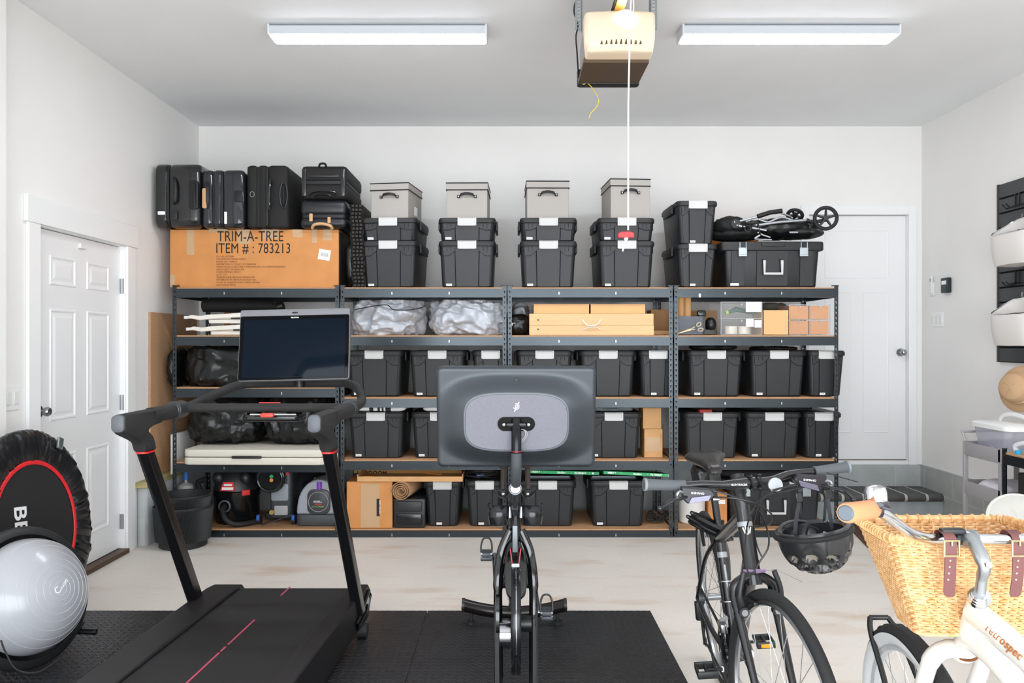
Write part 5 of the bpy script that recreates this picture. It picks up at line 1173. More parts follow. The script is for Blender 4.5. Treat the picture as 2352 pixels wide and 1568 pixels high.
# ================================================================ treadmill
M_tr = mat('treadmill_black', '#141416', .5, bump=.06, bscale=900)
M_post = mat('treadmill_post', '#101012', .3, .2)
M_foam = mat('foam_grip', '#222121', .75, bump=.1, bscale=900)
yaw = -math.atan(.055)
def TL(lx, Y, z): return Vector((-1.085 - .055*(3.85-Y) + lx, Y, z))
t = thing('treadmill', 'large black treadmill with red seam rings and tilted screen on the foam mat', 'treadmill', TL(0, 3.0, .013))
def slab(b, l0, l1, Y0, Y1, z0, z1): 
    b.rings([[TL(l0, Y0, z0), TL(l1, Y0, z0), TL(l1, Y1, z0), TL(l0, Y1, z0)], [TL(l0, Y0, z1), TL(l1, Y0, z1), TL(l1, Y1, z1), TL(l0, Y1, z1)]]); return b
slab(MB(), -.36, .36, 2.15, 3.80, .05, .165).build('base_frame', M_tr, t, world=True, bevel=.01)
belt = mat('running_belt', '#161516', .62, bump=.35, bscale=700, noise_=.25, nscale=4)
slab(MB(), -.245, .31, 2.2, 3.84, .17, .205).build('running_belt', belt, t, world=True, bevel=.012)
pk = mat('belt_pink', '#B84A66', .5)
for k, (ya, yb) in enumerate(((2.73, 3.03), (3.045, 3.09), (3.115, 3.39), (3.72, 3.845))):
    b = slab(MB(), -.004, .004, ya, yb, .204, .2062); b.build('belt_line', pk, t, world=True, smooth=0)
for s, l0, l1 in ((-1, -.385, -.238), (1, .300, .385)):
    b = MB(); pr = [(2.12, .05), (2.12, .19), (2.2, .214), (3.78, .222), (3.86, .214), (3.89, .19), (3.9, .10), (3.86, .05)]
    b.rings([[TL(l0, y, z) for y, z in pr], [TL(l1, y, z) for y, z in pr]]); b.build('side_rail', M_tr, t, world=True, bevel=.008, smooth=30)
b = MB(); b.tube([TL(.392, 3.60, .11), TL(.392, 3.68, .13), TL(.392, 3.84, .19), TL(.392, 3.87, .16), TL(.392, 3.80, .10), TL(.392, 3.62, .08)], .008, 6, closed=True); b.build('side_bracket', M_post, t, world=True)
MB().disc(TL(.395, 3.80, .155), (1, 0, 0), .018, .008, 18).build('side_badge', M_grey, t, world=True)
for s in (-1, 1): 
    b = MB(); b.disc(TL(s*.395, 3.70, .046), (1, 0, 0), .033, .045, 24); b.build('transport_wheel', M_rub, t, world=True)
for s in (-1, 1):
    for y in (2.4, 3.62): MB().cyl(TL(s*.3, y, .013), TL(s*.3, y, .06), .03, 16).build('foot', M_rub, t, world=True)
def oval(c, hx, hy, d1, d2, n=24): return [c + d1*hx*math.cos(2*PI*k/n)*1.0 + d2*hy*math.sin(2*PI*k/n) for k in range(n)]
def rrect(c, hx, hy, d1, d2, r, n=5):
    o = []
    for cx, cy, s_ in ((hx-r, hy-r, 0), (-hx+r, hy-r, 90), (-hx+r, -hy+r, 180), (hx-r, -hy+r, 270)):
        for k in range(n+1): a = R(s_+90*k/n); o.append(c + d1*(cx+r*math.cos(a)) + d2*(cy+r*math.sin(a)))
    return o
X_, Y_, Z_ = Vector((1, 0, 0)), Vector((0, 1, 0)), Vector((0, 0, 1))
for s in (-1, 1):
    lo, hi = TL(s*.378, 3.70, .13), TL(s*.378, 3.205, .962); ax = (hi-lo).normalized(); d2 = Vector((0, -1, 0)); ax = Vector((0, 0, 1))
    b = MB(); b.rings([rrect(lo, .024, .050, X_, d2, .02), rrect(lo.lerp(hi, .5), .024, .046, X_, d2, .02), rrect(hi, .024, .044, X_, d2, .02)]); b.build('upright_post', M_post, t, world=True)
    b = MB(); b.rings([rrect(hi-ax*.003, .0255, .0455, X_, d2, .02), rrect(hi+ax*.004, .0255, .0455, X_, d2, .02)]); b.build('red_seam', M_red, t, world=True)
    # flared shroud: profile in the Y-Z plane, extruded in X with rounded edge
    B0 = hi+ax*.004; P = lambda y, z: (y, z)
    prof = [(B0+d2*.044), (B0-d2*.044)]
    ya, za = prof[0].y, prof[0].z; yb, zb_ = prof[1].y, prof[1].z
    if ya > yb: ya, za, yb, zb_ = yb, zb_, ya, za
    back = spline([(0, yb, zb_), (0, yb-.02, zb_+.05), (0, 3.19, 1.055), (0, 3.22, 1.072), (0, 3.30, 1.078)], 5)
    front = spline([(0, ya, za), (0, ya-.035, za+.045), (0, 3.03, 1.052), (0, 3.005, 1.07)], 5)
    out = [(q.y, q.z) for q in back] + [(3.30, 1.136), (3.02, 1.132), (3.004, 1.122)] + [(q.y, q.z) for q in reversed(front)]
    lx = s*.378; cy_ = sum(o_[0] for o_ in out)/len(out); cz_ = sum(o_[1] for o_ in out)/len(out)
    def ring(dx, f): return [TL(lx+dx, cy_+(y-cy_)*f, cz_+(z-cz_)*f) if 0 else TL(lx+dx, y, z)+Vector((0, (cy_-y), (cz_-z))).normalized()*f for y, z in out]
    b = MB(); b.rings([ring(-.026, .012), ring(-.020, .003), ring(-.010, 0), ring(.010, 0), ring(.020, .003), ring(.026, .012)]); b.build('handle_shroud', M_foam, t, world=True, smooth=50)
    b = MB(); b.rings([rrect(TL(lx, 3.008, 1.098), .025, .034, X_, Z_, .018), rrect(TL(lx, 2.998, 1.098), .024, .033, X_, Z_, .018), rrect(TL(lx, 2.994, 1.098), .018, .027, X_, Z_, .014)]); b.build('end_cap', mat('cap_grey', '#575b60', .5), t, world=True)
# loop rail
b = MB(); pth = [TL(-.378, 3.24, 1.108), TL(-.378, 3.52, 1.11), TL(-.345, 3.66, 1.14), TL(-.262, 3.83, 1.197), TL(-.15, 3.875, 1.207), TL(.20, 3.88, 1.209), TL(.275, 3.87, 1.209), TL(.34, 3.83, 1.185), TL(.372, 3.77, 1.125), TL(.378, 3.55, 1.11), TL(.378, 3.24, 1.108)]
sp_ = spline(pth, 8); rad = [.033 if (i < 10 or i > len(sp_)-11) else .0215 for i in range(len(sp_))]
b.tube(sp_, rad, 16); b.build('loop_rail', M_foam, t, world=True)
b = MB(); b.tube([TL(-.37, 3.50, 1.118), TL(.37, 3.50, 1.118)], .0198, 16); b.build('cross_bar', M_foam, t, world=True)
for s, y, L in ((-1, 3.47, .085), (1, 3.52, .04)):
    b = MB(); a = TL(s*.375, y-L/2, 1.113); c = TL(s*.375, y+L/2, 1.113); b.cyl(a, c, .039, 32); o = b.build('control_knob', mat('knob_dark', '#2f3438', .35), t, world=True, bevel=.004)
    b = MB(); b.torus(TL(s*.375, y-L/2, 1.113), (0, 1, 0), .027, .003, 28, 6); b.build('knob_ring', mat('ring_dark', '#4a4f54', .35, .5), o, world=True)
b = MB(); b.rbox(-1.305+.09, -.94, 3.50, 3.64, 1.055, 1.088, .04, .01); b.build('accessory_tray', M_blk2, t, world=True)
for x in (-1.17, -.985): MB().lathe([(.034, 0), (.038, .045)], 24, T(x, 3.57, 1.062), caps=True).build('cup_well', mat('dark_gloss', '#0c0e12', .08, .5), t, world=True)
b = MB(); b.rbox(-.030, .030, -.012, .012, -.009, .009, .009, .003, T(*W(614, 953, 3.47)), axis='y'); b.build('safety_key', mat('key_red', '#E5402E', .4), t, world=True)
MB().box(*bxp(574, 680, 950, 953, 3.475, 3.48)).build('tray_lip', M_grey, t, world=True)
b = MB(); b.tube([W(595, 924.5, 3.47), W(644, 924.5, 3.47)], .006, 6, flat=.4); b.build('red_strip', mat('key_red', '#E5402E', .4), t, world=True)
b = MB(); b.tube([W(607, 946, 3.465), W(606, 942, 3.46), W(605, 948, 3.465)], .0012, 5); b.build('key_clip', M_chrome, t, world=True)
# safety clip on the right post
b = MB(); b.torus(W(770, 1085, 3.30), (.2, 1, 0), .012, .0016, 16, 5); b.tube([W(771, 1092, 3.30), W(764, 1111, 3.30)], .003, 6); b.tube(spline([W(775, 1040, 3.30), W(776, 1065, 3.30), W(770, 1080, 3.30)], 5), .0015, 5); b.build('safety_clip', M_chrome, t, world=True)
# screen
scr = thing('treadmill_screen', None, None); del_ = scr
sc_o = scr; sc_o.name = 'screen_mount'; sc_o.parent = t
tilt = Matrix.Translation(TL(.048, 3.765, 1.403)) @ Matrix.Rotation(R(-1.3), 4, 'Y') @ Matrix.Rotation(R(-11.4), 4, 'X')
sc_o.matrix_basis = Matrix.Translation(-t.location) @ tilt
hw, hh = .268, .176
b = MB(); b.rbox(-hw, hw, 0, .028, -hh, hh, .014, .004, axis='y'); b.build('screen_housing', mat('screen_shell', '#6f7276', .35, .4), sc_o)
b = MB(); b.rbox(-hw+.004, hw-.004, -.002, .004, -hh+.004, hh-.034, .008, .0008, axis='y'); b.build('glass', mat('screen_glass', '#04060a', .05, spec=.1), sc_o)
MB().rbox(-hw+.022, hw-.022, -.0024, -.0018, -hh+.016, hh-.052, .003, .0002, axis='y').build('display', mat('screen_display', '#06121f', .08, spec=.1), sc_o)
MB().rbox(-hw+.003, hw-.003, -.003, .003, hh-.033, hh-.003, .006, .001, axis='y').build('speaker_bar', mat('speaker_grey', '#7d7e84', .6, bump=.3, bscale=1500), sc_o)
MB().rbox(-.014, .014, -.005, 0, hh-.024, hh-.016, .004, .001, axis='y').build('camera_pill', M_blk2, sc_o)
text('PELOTON', .0085, M_label, sc_o, T(0, -.0026, hh-.047) @ FACE, 'maker_text', align='CENTER', bold=.0002)
b = MB(); b.tube([(0, .03, -.02), (0, .10, -.10), (0, .12, -.19)], .025, 14); b.build('mount_arm', M_post, sc_o)
# ================================================================ rebounder and ball
C = Vector((-2.321, 3.811, .512)); az, el, RR = -.014, .142, .478
n_ = Vector((math.cos(el)*math.cos(az), math.cos(el)*math.sin(az), math.sin(el))); u_ = Vector((0, 0, 1)).cross(n_).normalized(); w_ = n_.cross(u_)
n_ = -n_ if n_.y > 0 else n_
t = thing('rebounder', 'round black mini trampoline with red ring standing on edge against the left wall', 'trampoline', C)
Mr = Matrix(((u_.x, n_.x, w_.x, C.x), (u_.y, n_.y, w_.y, C.y), (u_.z, n_.z, w_.z, C.z), (0, 0, 0, 1)))   # x right, y toward viewer, z up
def D(rad, a, out): return Mr @ Vector((rad*math.cos(a), out, rad*math.sin(a)))
NS = 300
b = MB(); rr = []
for f, (rad, out) in enumerate(((.316, .006), (.328, .014), (.36, .022), (.405, .026), (.445, .020), (RR-.003, .004), (RR-.002, -.02), (.45, -.03))):
    rr.append([D(rad+.003*noise.noise(Vector((k*.5, f, 3))), 2*PI*k/NS, out+(.012*noise.noise(Vector((8*math.cos(2*PI*k/NS)*1.6+5, 8*math.sin(2*PI*k/NS)*1.6, f*.12)))+.013*noise.noise(Vector((20*math.cos(2*PI*k/NS), 20*math.sin(2*PI*k/NS), f*.16)))) * (1 if f < 5 else .25)) for k in range(NS)])
b.rings(rr, False, False); b.build('padded_skirt', mat('glossy_vinyl', '#17181b', .25, bump=.25, bscale=60), t, world=True, smooth=70)
b = MB(); b.torus(Mr @ Vector((0, .012, 0)), n_, .312, .011, 90, 8, flat=.5); b.build('red_piping', mat('piping_red', '#E0252C', .5), t, world=True)
b = MB(); b.rings([[D(.312, 2*PI*k/60, .004) for k in range(60)], [D(.312, 2*PI*k/60, .008) for k in range(60)]]); b.build('jumping_mat', mat('woven_mat', '#1b1b1c', .85, bump=.3, bscale=900), t, world=True)
b = MB(); b.torus(Mr @ Vector((0, -.01, 0)), n_, .44, .018, 60, 10); b.build('steel_frame', M_post, t, world=True)
Mt = Mr @ Matrix(((1, 0, 0, 0), (0, 0, 1, 0), (0, 1, 0, 0), (0, 0, 0, 1)))
text('BE', .125, M_label, t, wm(t).inverted() @ Mr @ Matrix(((1, 0, 0, 0), (0, 0, 1, .010), (0, 1, 0, 0), (0, 0, 0, 1))) @ T(-.145, .13, 0) @ Matrix.Rotation(R(-97), 4, 'Z'), 'brand_text', bold=.002)
MB().rbox(-.02, .02, -.03, .03, 0, .012, .004, .002, wm(t).inverted().inverted() @ T(0, 0, 0) if 0 else Mr @ T(.235, .03, .375) @ Matrix.Rotation(R(-90), 4, 'X') @ Matrix.Rotation(R(25), 4, 'Z')).build('silver_buckle', mat('clasp_zinc', '#B9C4C8', .3, .9), t, world=True)
for a in (-60, -120, 60, 120):
    q = D(.43, R(a), -.03); MB().cyl(q, q-n_*.10, .014, 12).build('leg', M_post, t, world=True)
bm_ = bpy.data.materials.new('grey_vinyl'); bm_.use_nodes = True; nt = bm_.node_tree; pb = nt.nodes['Principled BSDF']; pb.inputs['Base Color'].default_value = lin('#A9ABB0'); pb.inputs['Roughness'].default_value = .22
tc = nt.nodes.new('ShaderNodeTexCoord'); mp = nt.nodes.new('ShaderNodeMapping'); mp.inputs['Rotation'].default_value = (R(10), R(-12), R(-25)); nt.links.new(tc.outputs['Object'], mp.inputs[0])
wv = nt.nodes.new('ShaderNodeTexWave'); wv.bands_direction = 'X'; wv.inputs['Scale'].default_value = 0.01; nt.links.new(mp.outputs[0], wv.inputs[0])
rp = nt.nodes.new('ShaderNodeValToRGB'); rp.color_ramp.elements[0].position = .90; rp.color_ramp.elements[1].position = 1; nt.links.new(wv.outputs['Fac'], rp.inputs[0])
bp = nt.nodes.new('ShaderNodeBump'); bp.inputs['Strength'].default_value = .35; bp.inputs['Distance'].default_value = .002; nt.links.new(rp.outputs[0], bp.inputs['Height']); nt.links.new(bp.outputs[0], pb.inputs['Normal'])
TC = Vector((-2.085, 3.36, .316)); ta = Vector((.90, -.33, .27)).normalized(); tu = Vector((0, 0, 1)).cross(ta).normalized(); tv = ta.cross(tu)
Mtb = Matrix(((tu.x, tv.x, ta.x, TC.x), (tu.y, tv.y, ta.y, TC.y), (tu.z, tv.z, ta.z, TC.z), (0, 0, 0, 1)))
t = thing('balance_trainer', 'half-dome balance trainer with glossy grey dome and black base, standing against the rebounder', 'balance trainer', TC)
t.matrix_basis = Mtb
MB().lathe([(0, -.045), (.262, -.045), (.288, -.032), (.300, -.01), (.300, .006), (.288, .020), (.262, .022)], 72, caps=False).build('base', mat('trainer_base', '#1d1e20', .5), t, smooth=50)
MB().lathe([(.243*math.cos(a), .018+.192*math.sin(a)) for a in [PI/2*k/30 for k in range(30)]]+[(.0005, .21)], 90, caps=False).build('dome', bm_, t, smooth=80)
b = MB()
for rad in (.028, .048, .072, .100, .130, .162, .194, .222):
    b.torus((0, 0, .0182+.192*math.sqrt(1-(rad/.243)**2)), (0, 0, 1), rad, .0012, 80, 5)
o = b.build('moulded_ring', mat('ball_ring', '#B9BCC2', .25), t); o['kind'] = 'stuff'
text('C', .040, mat('ball_print', '#ECEEF0', .4), t, T(-.018, -.022, .2075) @ Matrix.Rotation(R(38), 4, 'Z'), 'dome_text', ext=.003); text('INGEC', .016, mat('ball_print', '#ECEEF0', .4), t, T(.004, -.006, .2075) @ Matrix.Rotation(R(38), 4, 'Z'), 'dome_text', ext=.003)
q = W(197, 1450, 3.55); b = MB(); b.tube([q-Vector((.085, .02, -.01)), q+Vector((.050, 0, 0))], [.012, .014], 14); o = b.build('band_handle', M_blk2, t, world=True)
b = MB(); b.tube([q+Vector((-.035, 0, .0)), q+Vector((-.02, .01, .035)), q+Vector((-.06, .03, .05))], .008, 8); b.build('band_clip', M_blk, o, world=True)
b = MB(); b.tube(spline([W(2, 1470, 3.1), W(14, 1500, 3.08), W(40, 1538, 3.08), W(90, 1542, 3.12), W(140, 1510, 3.2)], 8), .0035, 6); b.build('resistance_band', M_rub, t, world=True)
# ================================================================ exercise bike
t = thing('exercise_bike', 'black indoor exercise bike seen from the front, large screen turned away', 'exercise bike', (.023, 3.2, .013))
M_bk = mat('bike_gloss', '#0e0f11', .12, coat=.5); M_bs = mat('bike_satin', '#17191b', .35)
def E(name, b, m, par=None, **k): return b.build(name, m, par or t, world=True, **k)
# screen back
so = bpy.data.objects.new('monitor', None); COL.objects.link(so); so.parent = t
Ms = T(.0234, 2.885, 1.136) @ Matrix.Rotation(R(7.5), 4, 'X')
so.matrix_basis = T(-.023, -3.2, -.013) @ Ms
HW, HH = .2935, .190
def superr(x, y, a, b_, p): return (abs(x/a)**p+abs(y/b_)**p)**(1/p)
NX, NY = 96, 64; vs = []; fs = []
for j in range(NY+1):
    for i in range(NX+1):
        x = (i/NX*2-1)*HW; y = (j/NY*2-1)*HH
        d = superr(x, y+.006, .190, .108, 3.2); D2 = superr(x, y, HW, HH, 9)
        f = min(1, max(0, (1.62-d)/.72)); h = .043*(f*f*(3-2*f))
        ed = min(1, (1-max(abs(x)/HW, 0))*HW/.012, (1-abs(y)/HH)*HH/.012); h += .012*math.sqrt(max(0, 1-(1-ed)**2))
        # round the corners
        cx, cy = HW-.022, HH-.022
        if abs(x) > cx and abs(y) > cy:
            q = Vector((abs(x)-cx, abs(y)-cy)); m_ = max(q.x, q.y); L_ = q.length
            if L_ > 0: q *= m_/L_
            xx = math.copysign(cx+q.x, x); yy = math.copysign(cy+q.y, y)
        else: xx, yy = x, y
        vs.append((xx, -h, yy))
for j in range(NY):
    for i in range(NX): a = j*(NX+1)+i; fs.append((a, a+1, a+NX+2, a+NX+1))
b = MB().add(vs, fs); b.build('back_shell', mat('monitor_shell', '#3e4348', .36, .45), so, smooth=80)
MB().rbox(-HW, HW, -.001, .014, -HH, HH, .022, .003, axis='y').build('bezel', M_blk, so)
MB().rbox(-HW+.005, HW-.005, .0135, .0155, -HH+.005, HH-.005, .018, .0005, axis='y').build('glass', mat('screen_glass', '#04060a', .05, spec=.1), so)
def sup_ring(a, b_, p, y, n=96, oz=-.006): 
    o = []
    for k in range(n):
        th = 2*PI*k/n; c, s = math.cos(th), math.sin(th); o.append(Vector((a*math.copysign(abs(c)**(2/p), c), y, oz+b_*math.copysign(abs(s)**(2/p), s))))
    return o
b = MB(); b.rings([sup_ring(.192, .110, 3.6, -.03), sup_ring(.192, .110, 3.6, -.060), sup_ring(.190, .108, 3.6, -.062), sup_ring(.186, .104, 3.6, -.062), sup_ring(.185, .103, 3.6, -.0595)], False, True); b.build('pod_rim', mat('pod_rim', '#5f646b', .35), so, smooth=50)
b = MB(); b.rings([sup_ring(.184, .102, 3.6, -.059), sup_ring(.184, .102, 3.6, -.0605)], False, True); b.build('speaker_fabric', mat('speaker_fabric', '#82838c', .9, noise_=.28, nscale=900, bump=.3, bscale=1500), so)
def stad(hw_, r, y, oz=.0): 
    o = []
    for k in range(32): a = 2*PI*k/32; o.append(Vector((math.copysign(hw_-r, math.cos(a))+r*math.cos(a), y, oz+r*math.sin(a))))
    return o
b = MB(); b.rings([stad(.068, .026, -.060, -.012), stad(.068, .026, -.0635, -.012), stad(.063, .021, -.0635, -.012), stad(.063, .021, -.0612, -.012)], False, True); b.build('mount_slot', M_hole, so)
for s in (-1, 1): MB().ball((s*.044, -.066, -.014), .0085, seg=16).build('pivot_ball', M_chrome, so)
b = MB(); b.rbox(-.036, .036, -.078, -.060, -.020, -.006, .005, .003, axis='y'); b.build('mount_bracket', M_bs, so)
b = MB(); b.torus((0, -.025, .143), (0, 1, 0), .0078, .0009, 24, 6); b.disc((0, -.0245, .143), (0, 1, 0), .007, .002, 20); b.build('camera_button', M_bs, so)
# logo: ring with a p stem and a crank stroke
b = MB(); c0 = Vector((0, -.0615, .052)); b.torus(c0, (0, 1, 0), .0100, .0015, 30, 6, a0=R(-110), a1=R(160), ref=(1, 0, 0), flat=.5)
b.tube([c0+Vector((-.007, 0, -.0185)), c0+Vector((.002, 0, -.001))], .0020, 6); b.tube([c0+Vector((.006, 0, .009)), c0+Vector((.0105, 0, .0165))], .0021, 6); b.torus(c0+Vector((.0008, 0, .0006)), (0, 1, 0), .0045, .0012, 20, 6)
b.build('logo', M_label, so)
b = MB(); b.tube(spline([(.012, -.065, -.03), (.035, -.072, -.035), (.038, -.072, -.055), (.02, -.076, -.075)], 6), .0014, 6); b.tube(spline([(.012, -.068, -.028), (.030, -.076, -.033), (.033, -.074, -.052), (.02, -.076, -.068)], 6), .0014, 6); b.build('cable', M_grey, so)
bx = .0225
P_ = lambda px, py, Y: W(px, py, Y)
b = MB(); b.tube([P_(1186, 963, 2.83), P_(1186, 1000, 2.81), P_(1186, 1040, 2.80)], .0185, 24); E('monitor_post', b, mat('post_gloss', '#1b1d22', .15, .6))
b = MB(); b.torus(P_(1186, 1036, 2.80), (0, 0, 1), .0180, .0012, 24, 6); E('red_ring', b, M_red)
b = MB(); b.tube(spline([P_(1186, 1041, 2.80), P_(1186, 1070, 2.80), P_(1185, 1100, 2.84), P_(1184, 1122, 2.92)], 6), .0192, 24); E('post_grip', b, mat('post_foam', '#3f4347', .7))
c = P_(1183.5, 1122, 2.86); b = MB(); b.torus(c, (0, 1, 0), .0215, .0045, 32, 10); E('locking_ring', b, mat('ring_satin', '#6b7076', .25, .9)); b = MB(); b.disc(c+Vector((0, .01, 0)), (0, 1, 0), .020, .02, 28); E('locking_knob', b, M_chrome)
b = MB(); b.tube([P_(1183, 1135, 2.93), P_(1183, 1180, 2.97)], .0125, 20); E('stem_tube', b, mat('ring_satin', '#6b7076', .25, .9))
b = MB(); b.tube([P_(1184, 1135, 3.02), P_(1184, 1175, 3.03), P_(1184, 1222, 3.02)], [.021, .022, .020], 20); E('head_column', b, M_bs)
b = MB(); b.rbox(-.010, .010, -.006, .006, -.05, .05, .003, .002, T(*P_(1183, 1237, 2.93))); E('silver_plate', b, mat('plate_grey', '#71777d', .4, .3))
b = MB(); b.rbox(-.013, .013, -.006, .006, -.022, .022, .006, .003, T(*P_(1183, 1159, 2.95)), axis='y'); o = E('badge_plate', b, M_bs); b = MB(); b.torus(P_(1183, 1159, 2.943), (0, 1, 0), .007, .0013, 20, 6); E('badge_ring', b, M_chrome, o)
# handlebar and seat behind the screen
b = MB(); b.tube(spline([(-.20, 3.25, 1.06), (-.20, 3.10, 1.04), (-.16, 3.0, 1.03), (.02, 2.97, 1.03), (.20, 3.0, 1.03), (.245, 3.10, 1.04), (.245, 3.25, 1.06)], 6), .015, 12); b.tube([(.0225, 2.97, 1.03), (.0225, 3.02, .82)], .02, 12); E('handlebar', b, M_foam)
b = MB(); b.rings([[Vector((.0225+sx, y, z)) for sx, z in ((-w1, .96), (-w1*.9, .99), (0, .995), (w1*.9, .99), (w1, .96), (0, .945))] for y, w1 in ((3.50, .012), (3.53, .02), (3.62, .035), (3.72, .07), (3.78, .075), (3.81, .05))]); E('saddle', b, M_matte, smooth=50)
b = MB(); b.tube([(.0225, 3.70, .95), (.0225, 3.62, .55), (.0225, 3.55, .35)], [.018, .022, .03], 14); E('seat_post', b, M_bs)
# bottle cages
for s in (-1, 1):
    c = P_(1184+s*38, 1180, 2.97); b = MB(); H = .041
    a0, a1 = (R(150), R(395)) if s < 0 else (R(145), R(390))
    rr = []
    for z, r_ in ((-H, .026), (-H+.004, .036), (-.01, .0405), (H, .0425)):
        rr.append([c+Vector((r_*math.cos(a0+(a1-a0)*k/24), r_*math.sin(a0+(a1-a0)*k/24), z)) for k in range(25)])
    b.rings(rr, True, False, False); E('bottle_cage', b, mat('cage_gloss', '#15171a', .12, alpha=.93), solid=.0022)
    b = MB(); b.tube([P_(1184+s*14, 1163, 2.96), P_(1184+s*13, 1188, 2.96)], .0075, 10); E('cage_clamp', b, mat('clasp_zinc', '#B9C4C8', .3, .9))
# frame: main body from head to rear, front fork, base
b = MB(); b.tube(spline([(bx, 3.02, .70), (bx, 3.06, .58), (bx, 3.16, .46), (bx, 3.40, .34), (bx, 3.70, .20), (bx, 3.86, .10)], 6), [.022]*6+[.028]*6+[.036]*6+[.036]*6+[.030]*6+[.03], 16); E('main_beam', b, M_bk, smooth=60)
b = MB(); b.tube(spline([(bx, 3.62, .50), (bx, 3.5, .42), (bx, 3.35, .36)], 5), .032, 14); E('seat_tube', b, M_bk)
for s in (-1, 1):
    b = MB(); b.tube(spline([(bx+s*.018, 3.03, .68), (bx+s*.052, 3.02, .60), (bx+s*.0665, 2.98, .50), (bx+s*.067, 2.95, .36), (bx+s*.0625, 2.80, .18), (bx+s*.060, 2.64, .06)], 7), [.014]*8+[.013]*8+[.011]*20, 12, flat=1.5); E('fork_leg', b, M_bk)
b = MB(); b.tube([(-.24, 2.60, .055), (bx, 2.585, .06), (.285, 2.60, .055)], .030, 14); E('front_stabiliser', b, M_bk)
b = MB(); b.tube(spline([(-.23, 3.90, .098), (-.12, 3.865, .085), (bx, 3.85, .078), (.165, 3.865, .085), (.275, 3.90, .098)], 6), .031, 18); E('rear_stabiliser', b, mat('stab_brownblack', '#1c1817', .25, .4))
for s in (-1, 1):
    b = MB(); q = Vector((bx+s*.2535, 3.90, .0985)); b.cyl(q-Vector((s*.006, 0, 0)), q+Vector((s*.008, 0, 0)), .034, 20); E('end_cap', b, M_blk)
    b = MB(); b.cyl((bx+s*.215, 3.87, .013), (bx+s*.215, 3.87, .03), .021, 20); b.cyl((bx+s*.215, 3.87, .03), (bx+s*.215, 3.87, .07), .008, 10); E('levelling_foot', b, M_rub)
    b = MB(); b.cyl((bx+s*.23, 2.6, .013), (bx+s*.23, 2.6, .03), .02, 16); E('levelling_foot', b, M_rub)
# shroud nose
b = MB(); b.rings([rrect(Vector((bx, y, z)), w1, h1, X_, Vector((0, .55, .83)), w1*.7) for y, z, w1, h1 in ((3.02, .64, .020, .02), (2.96, .60, .036, .04), (2.90, .545, .044, .05), (2.86, .50, .036, .03), (2.84, .48, .02, .01))]); E('nose_shroud', b, M_bk, smooth=60)
for s in (-1, 1):
    b = MB(); b.tube([P_(1184+s*12, 1260, 2.80), P_(1184+s*10, 1276, 2.79), P_(1184+s*8, 1293, 2.79)], .0026, 6); E('red_stripe', b, mat('stripe_red', '#9c1922', .4))
b = MB(); b.rbox(-.014, .014, -.004, .004, -.006, .006, .002, .001, T(*P_(1184, 1298, 2.78)), axis='y'); E('white_tab', b, M_grey)
# flywheel
fc = Vector((bx, 2.93, .375)); b = MB(); Mf = T(*fc) @ Matrix.Rotation(R(90), 4, 'Y')
b.lathe([(0, -.014), (.05, -.014), (.055, -.008), (.17, -.008), (.178, -.0175), (.195, -.0175), (.1985, -.012), (.199, .012), (.195, .0175), (.178, .0175), (.17, .008), (.055, .008), (.05, .014), (0, .014)], 72, Mf); E('flywheel', b, mat('flywheel_dark', '#2a2c2e', .22, .7))
b = MB(); b.torus(fc, (1, 0, 0), .1988, .0022, 72, 6); E('flywheel_band', b, M_chrome)
b = MB(); b.cyl(fc+Vector((-.06, 0, -.06)), fc+Vector((-.02, 0, -.06)), .055, 32); E('resistance_unit', b, mat('resist_silver', '#a8a9ac', .15, 1))
b = MB(); b.disc(fc+Vector((-.068, .10, -.02)), (1, 0, 0), .12, .012, 40); E('drive_cover', b, M_bk)
b = MB(); b.cyl(fc+Vector((.018, 0, -.02)), fc+Vector((.058, 0, -.02)), .03, 24); E('axle_hub', b, M_bs)
# cranks and pedals
cc = Vector((bx, 3.28, .40))
for s, pp in ((-1, Vector((-.102, 3.42, .484))), (1, Vector((.147, 3.14, .325)))):
    a = Vector((bx+s*.075, cc.y, cc.z)); e2 = Vector((bx+s*.088, pp.y, pp.z))
    b = MB(); b.tube([a, e2], [.017, .013], 10, flat=.6); o = E('crank_arm', b, M_bs)
    b = MB(); b.cyl(e2, pp, .007, 12); E('pedal_axle', b, M_alu, o)
    b = MB(); b.rbox(-.024, .024, -.035, .035, -.012, .012, .008, .003, T(*pp)); b.rbox(-.025, .025, -.045, -.03, -.020, -.004, .004, .003, T(*pp)); po = E('pedal', b, mat('pedal_grey', '#41464c', .4, .3))
    b = MB()
    for qx in (-.021, .021):
        for qz in (-.008, .008): b.disc(pp+Vector((qx, -.036, qz+.002)), (0, 1, 0), .0045, .004, 10)
    q = E('pedal_bolt', b, M_alu, po)
    b = MB(); b.tube(spline([pp+Vector((-.024, -.02, .012)), pp+Vector((-.023, -.01, .045)), pp+Vector((-.012, .0, .068)), pp+Vector((.012, .0, .068)), pp+Vector((.023, -.01, .045)), pp+Vector((.024, -.02, .012))], 5), .004, 6); E('toe_cage', b, M_blk, po)
b = MB(); b.cyl(cc-Vector((.08, 0, 0)), cc+Vector((.08, 0, 0)), .022, 16); E('bottom_bracket', b, M_bs)
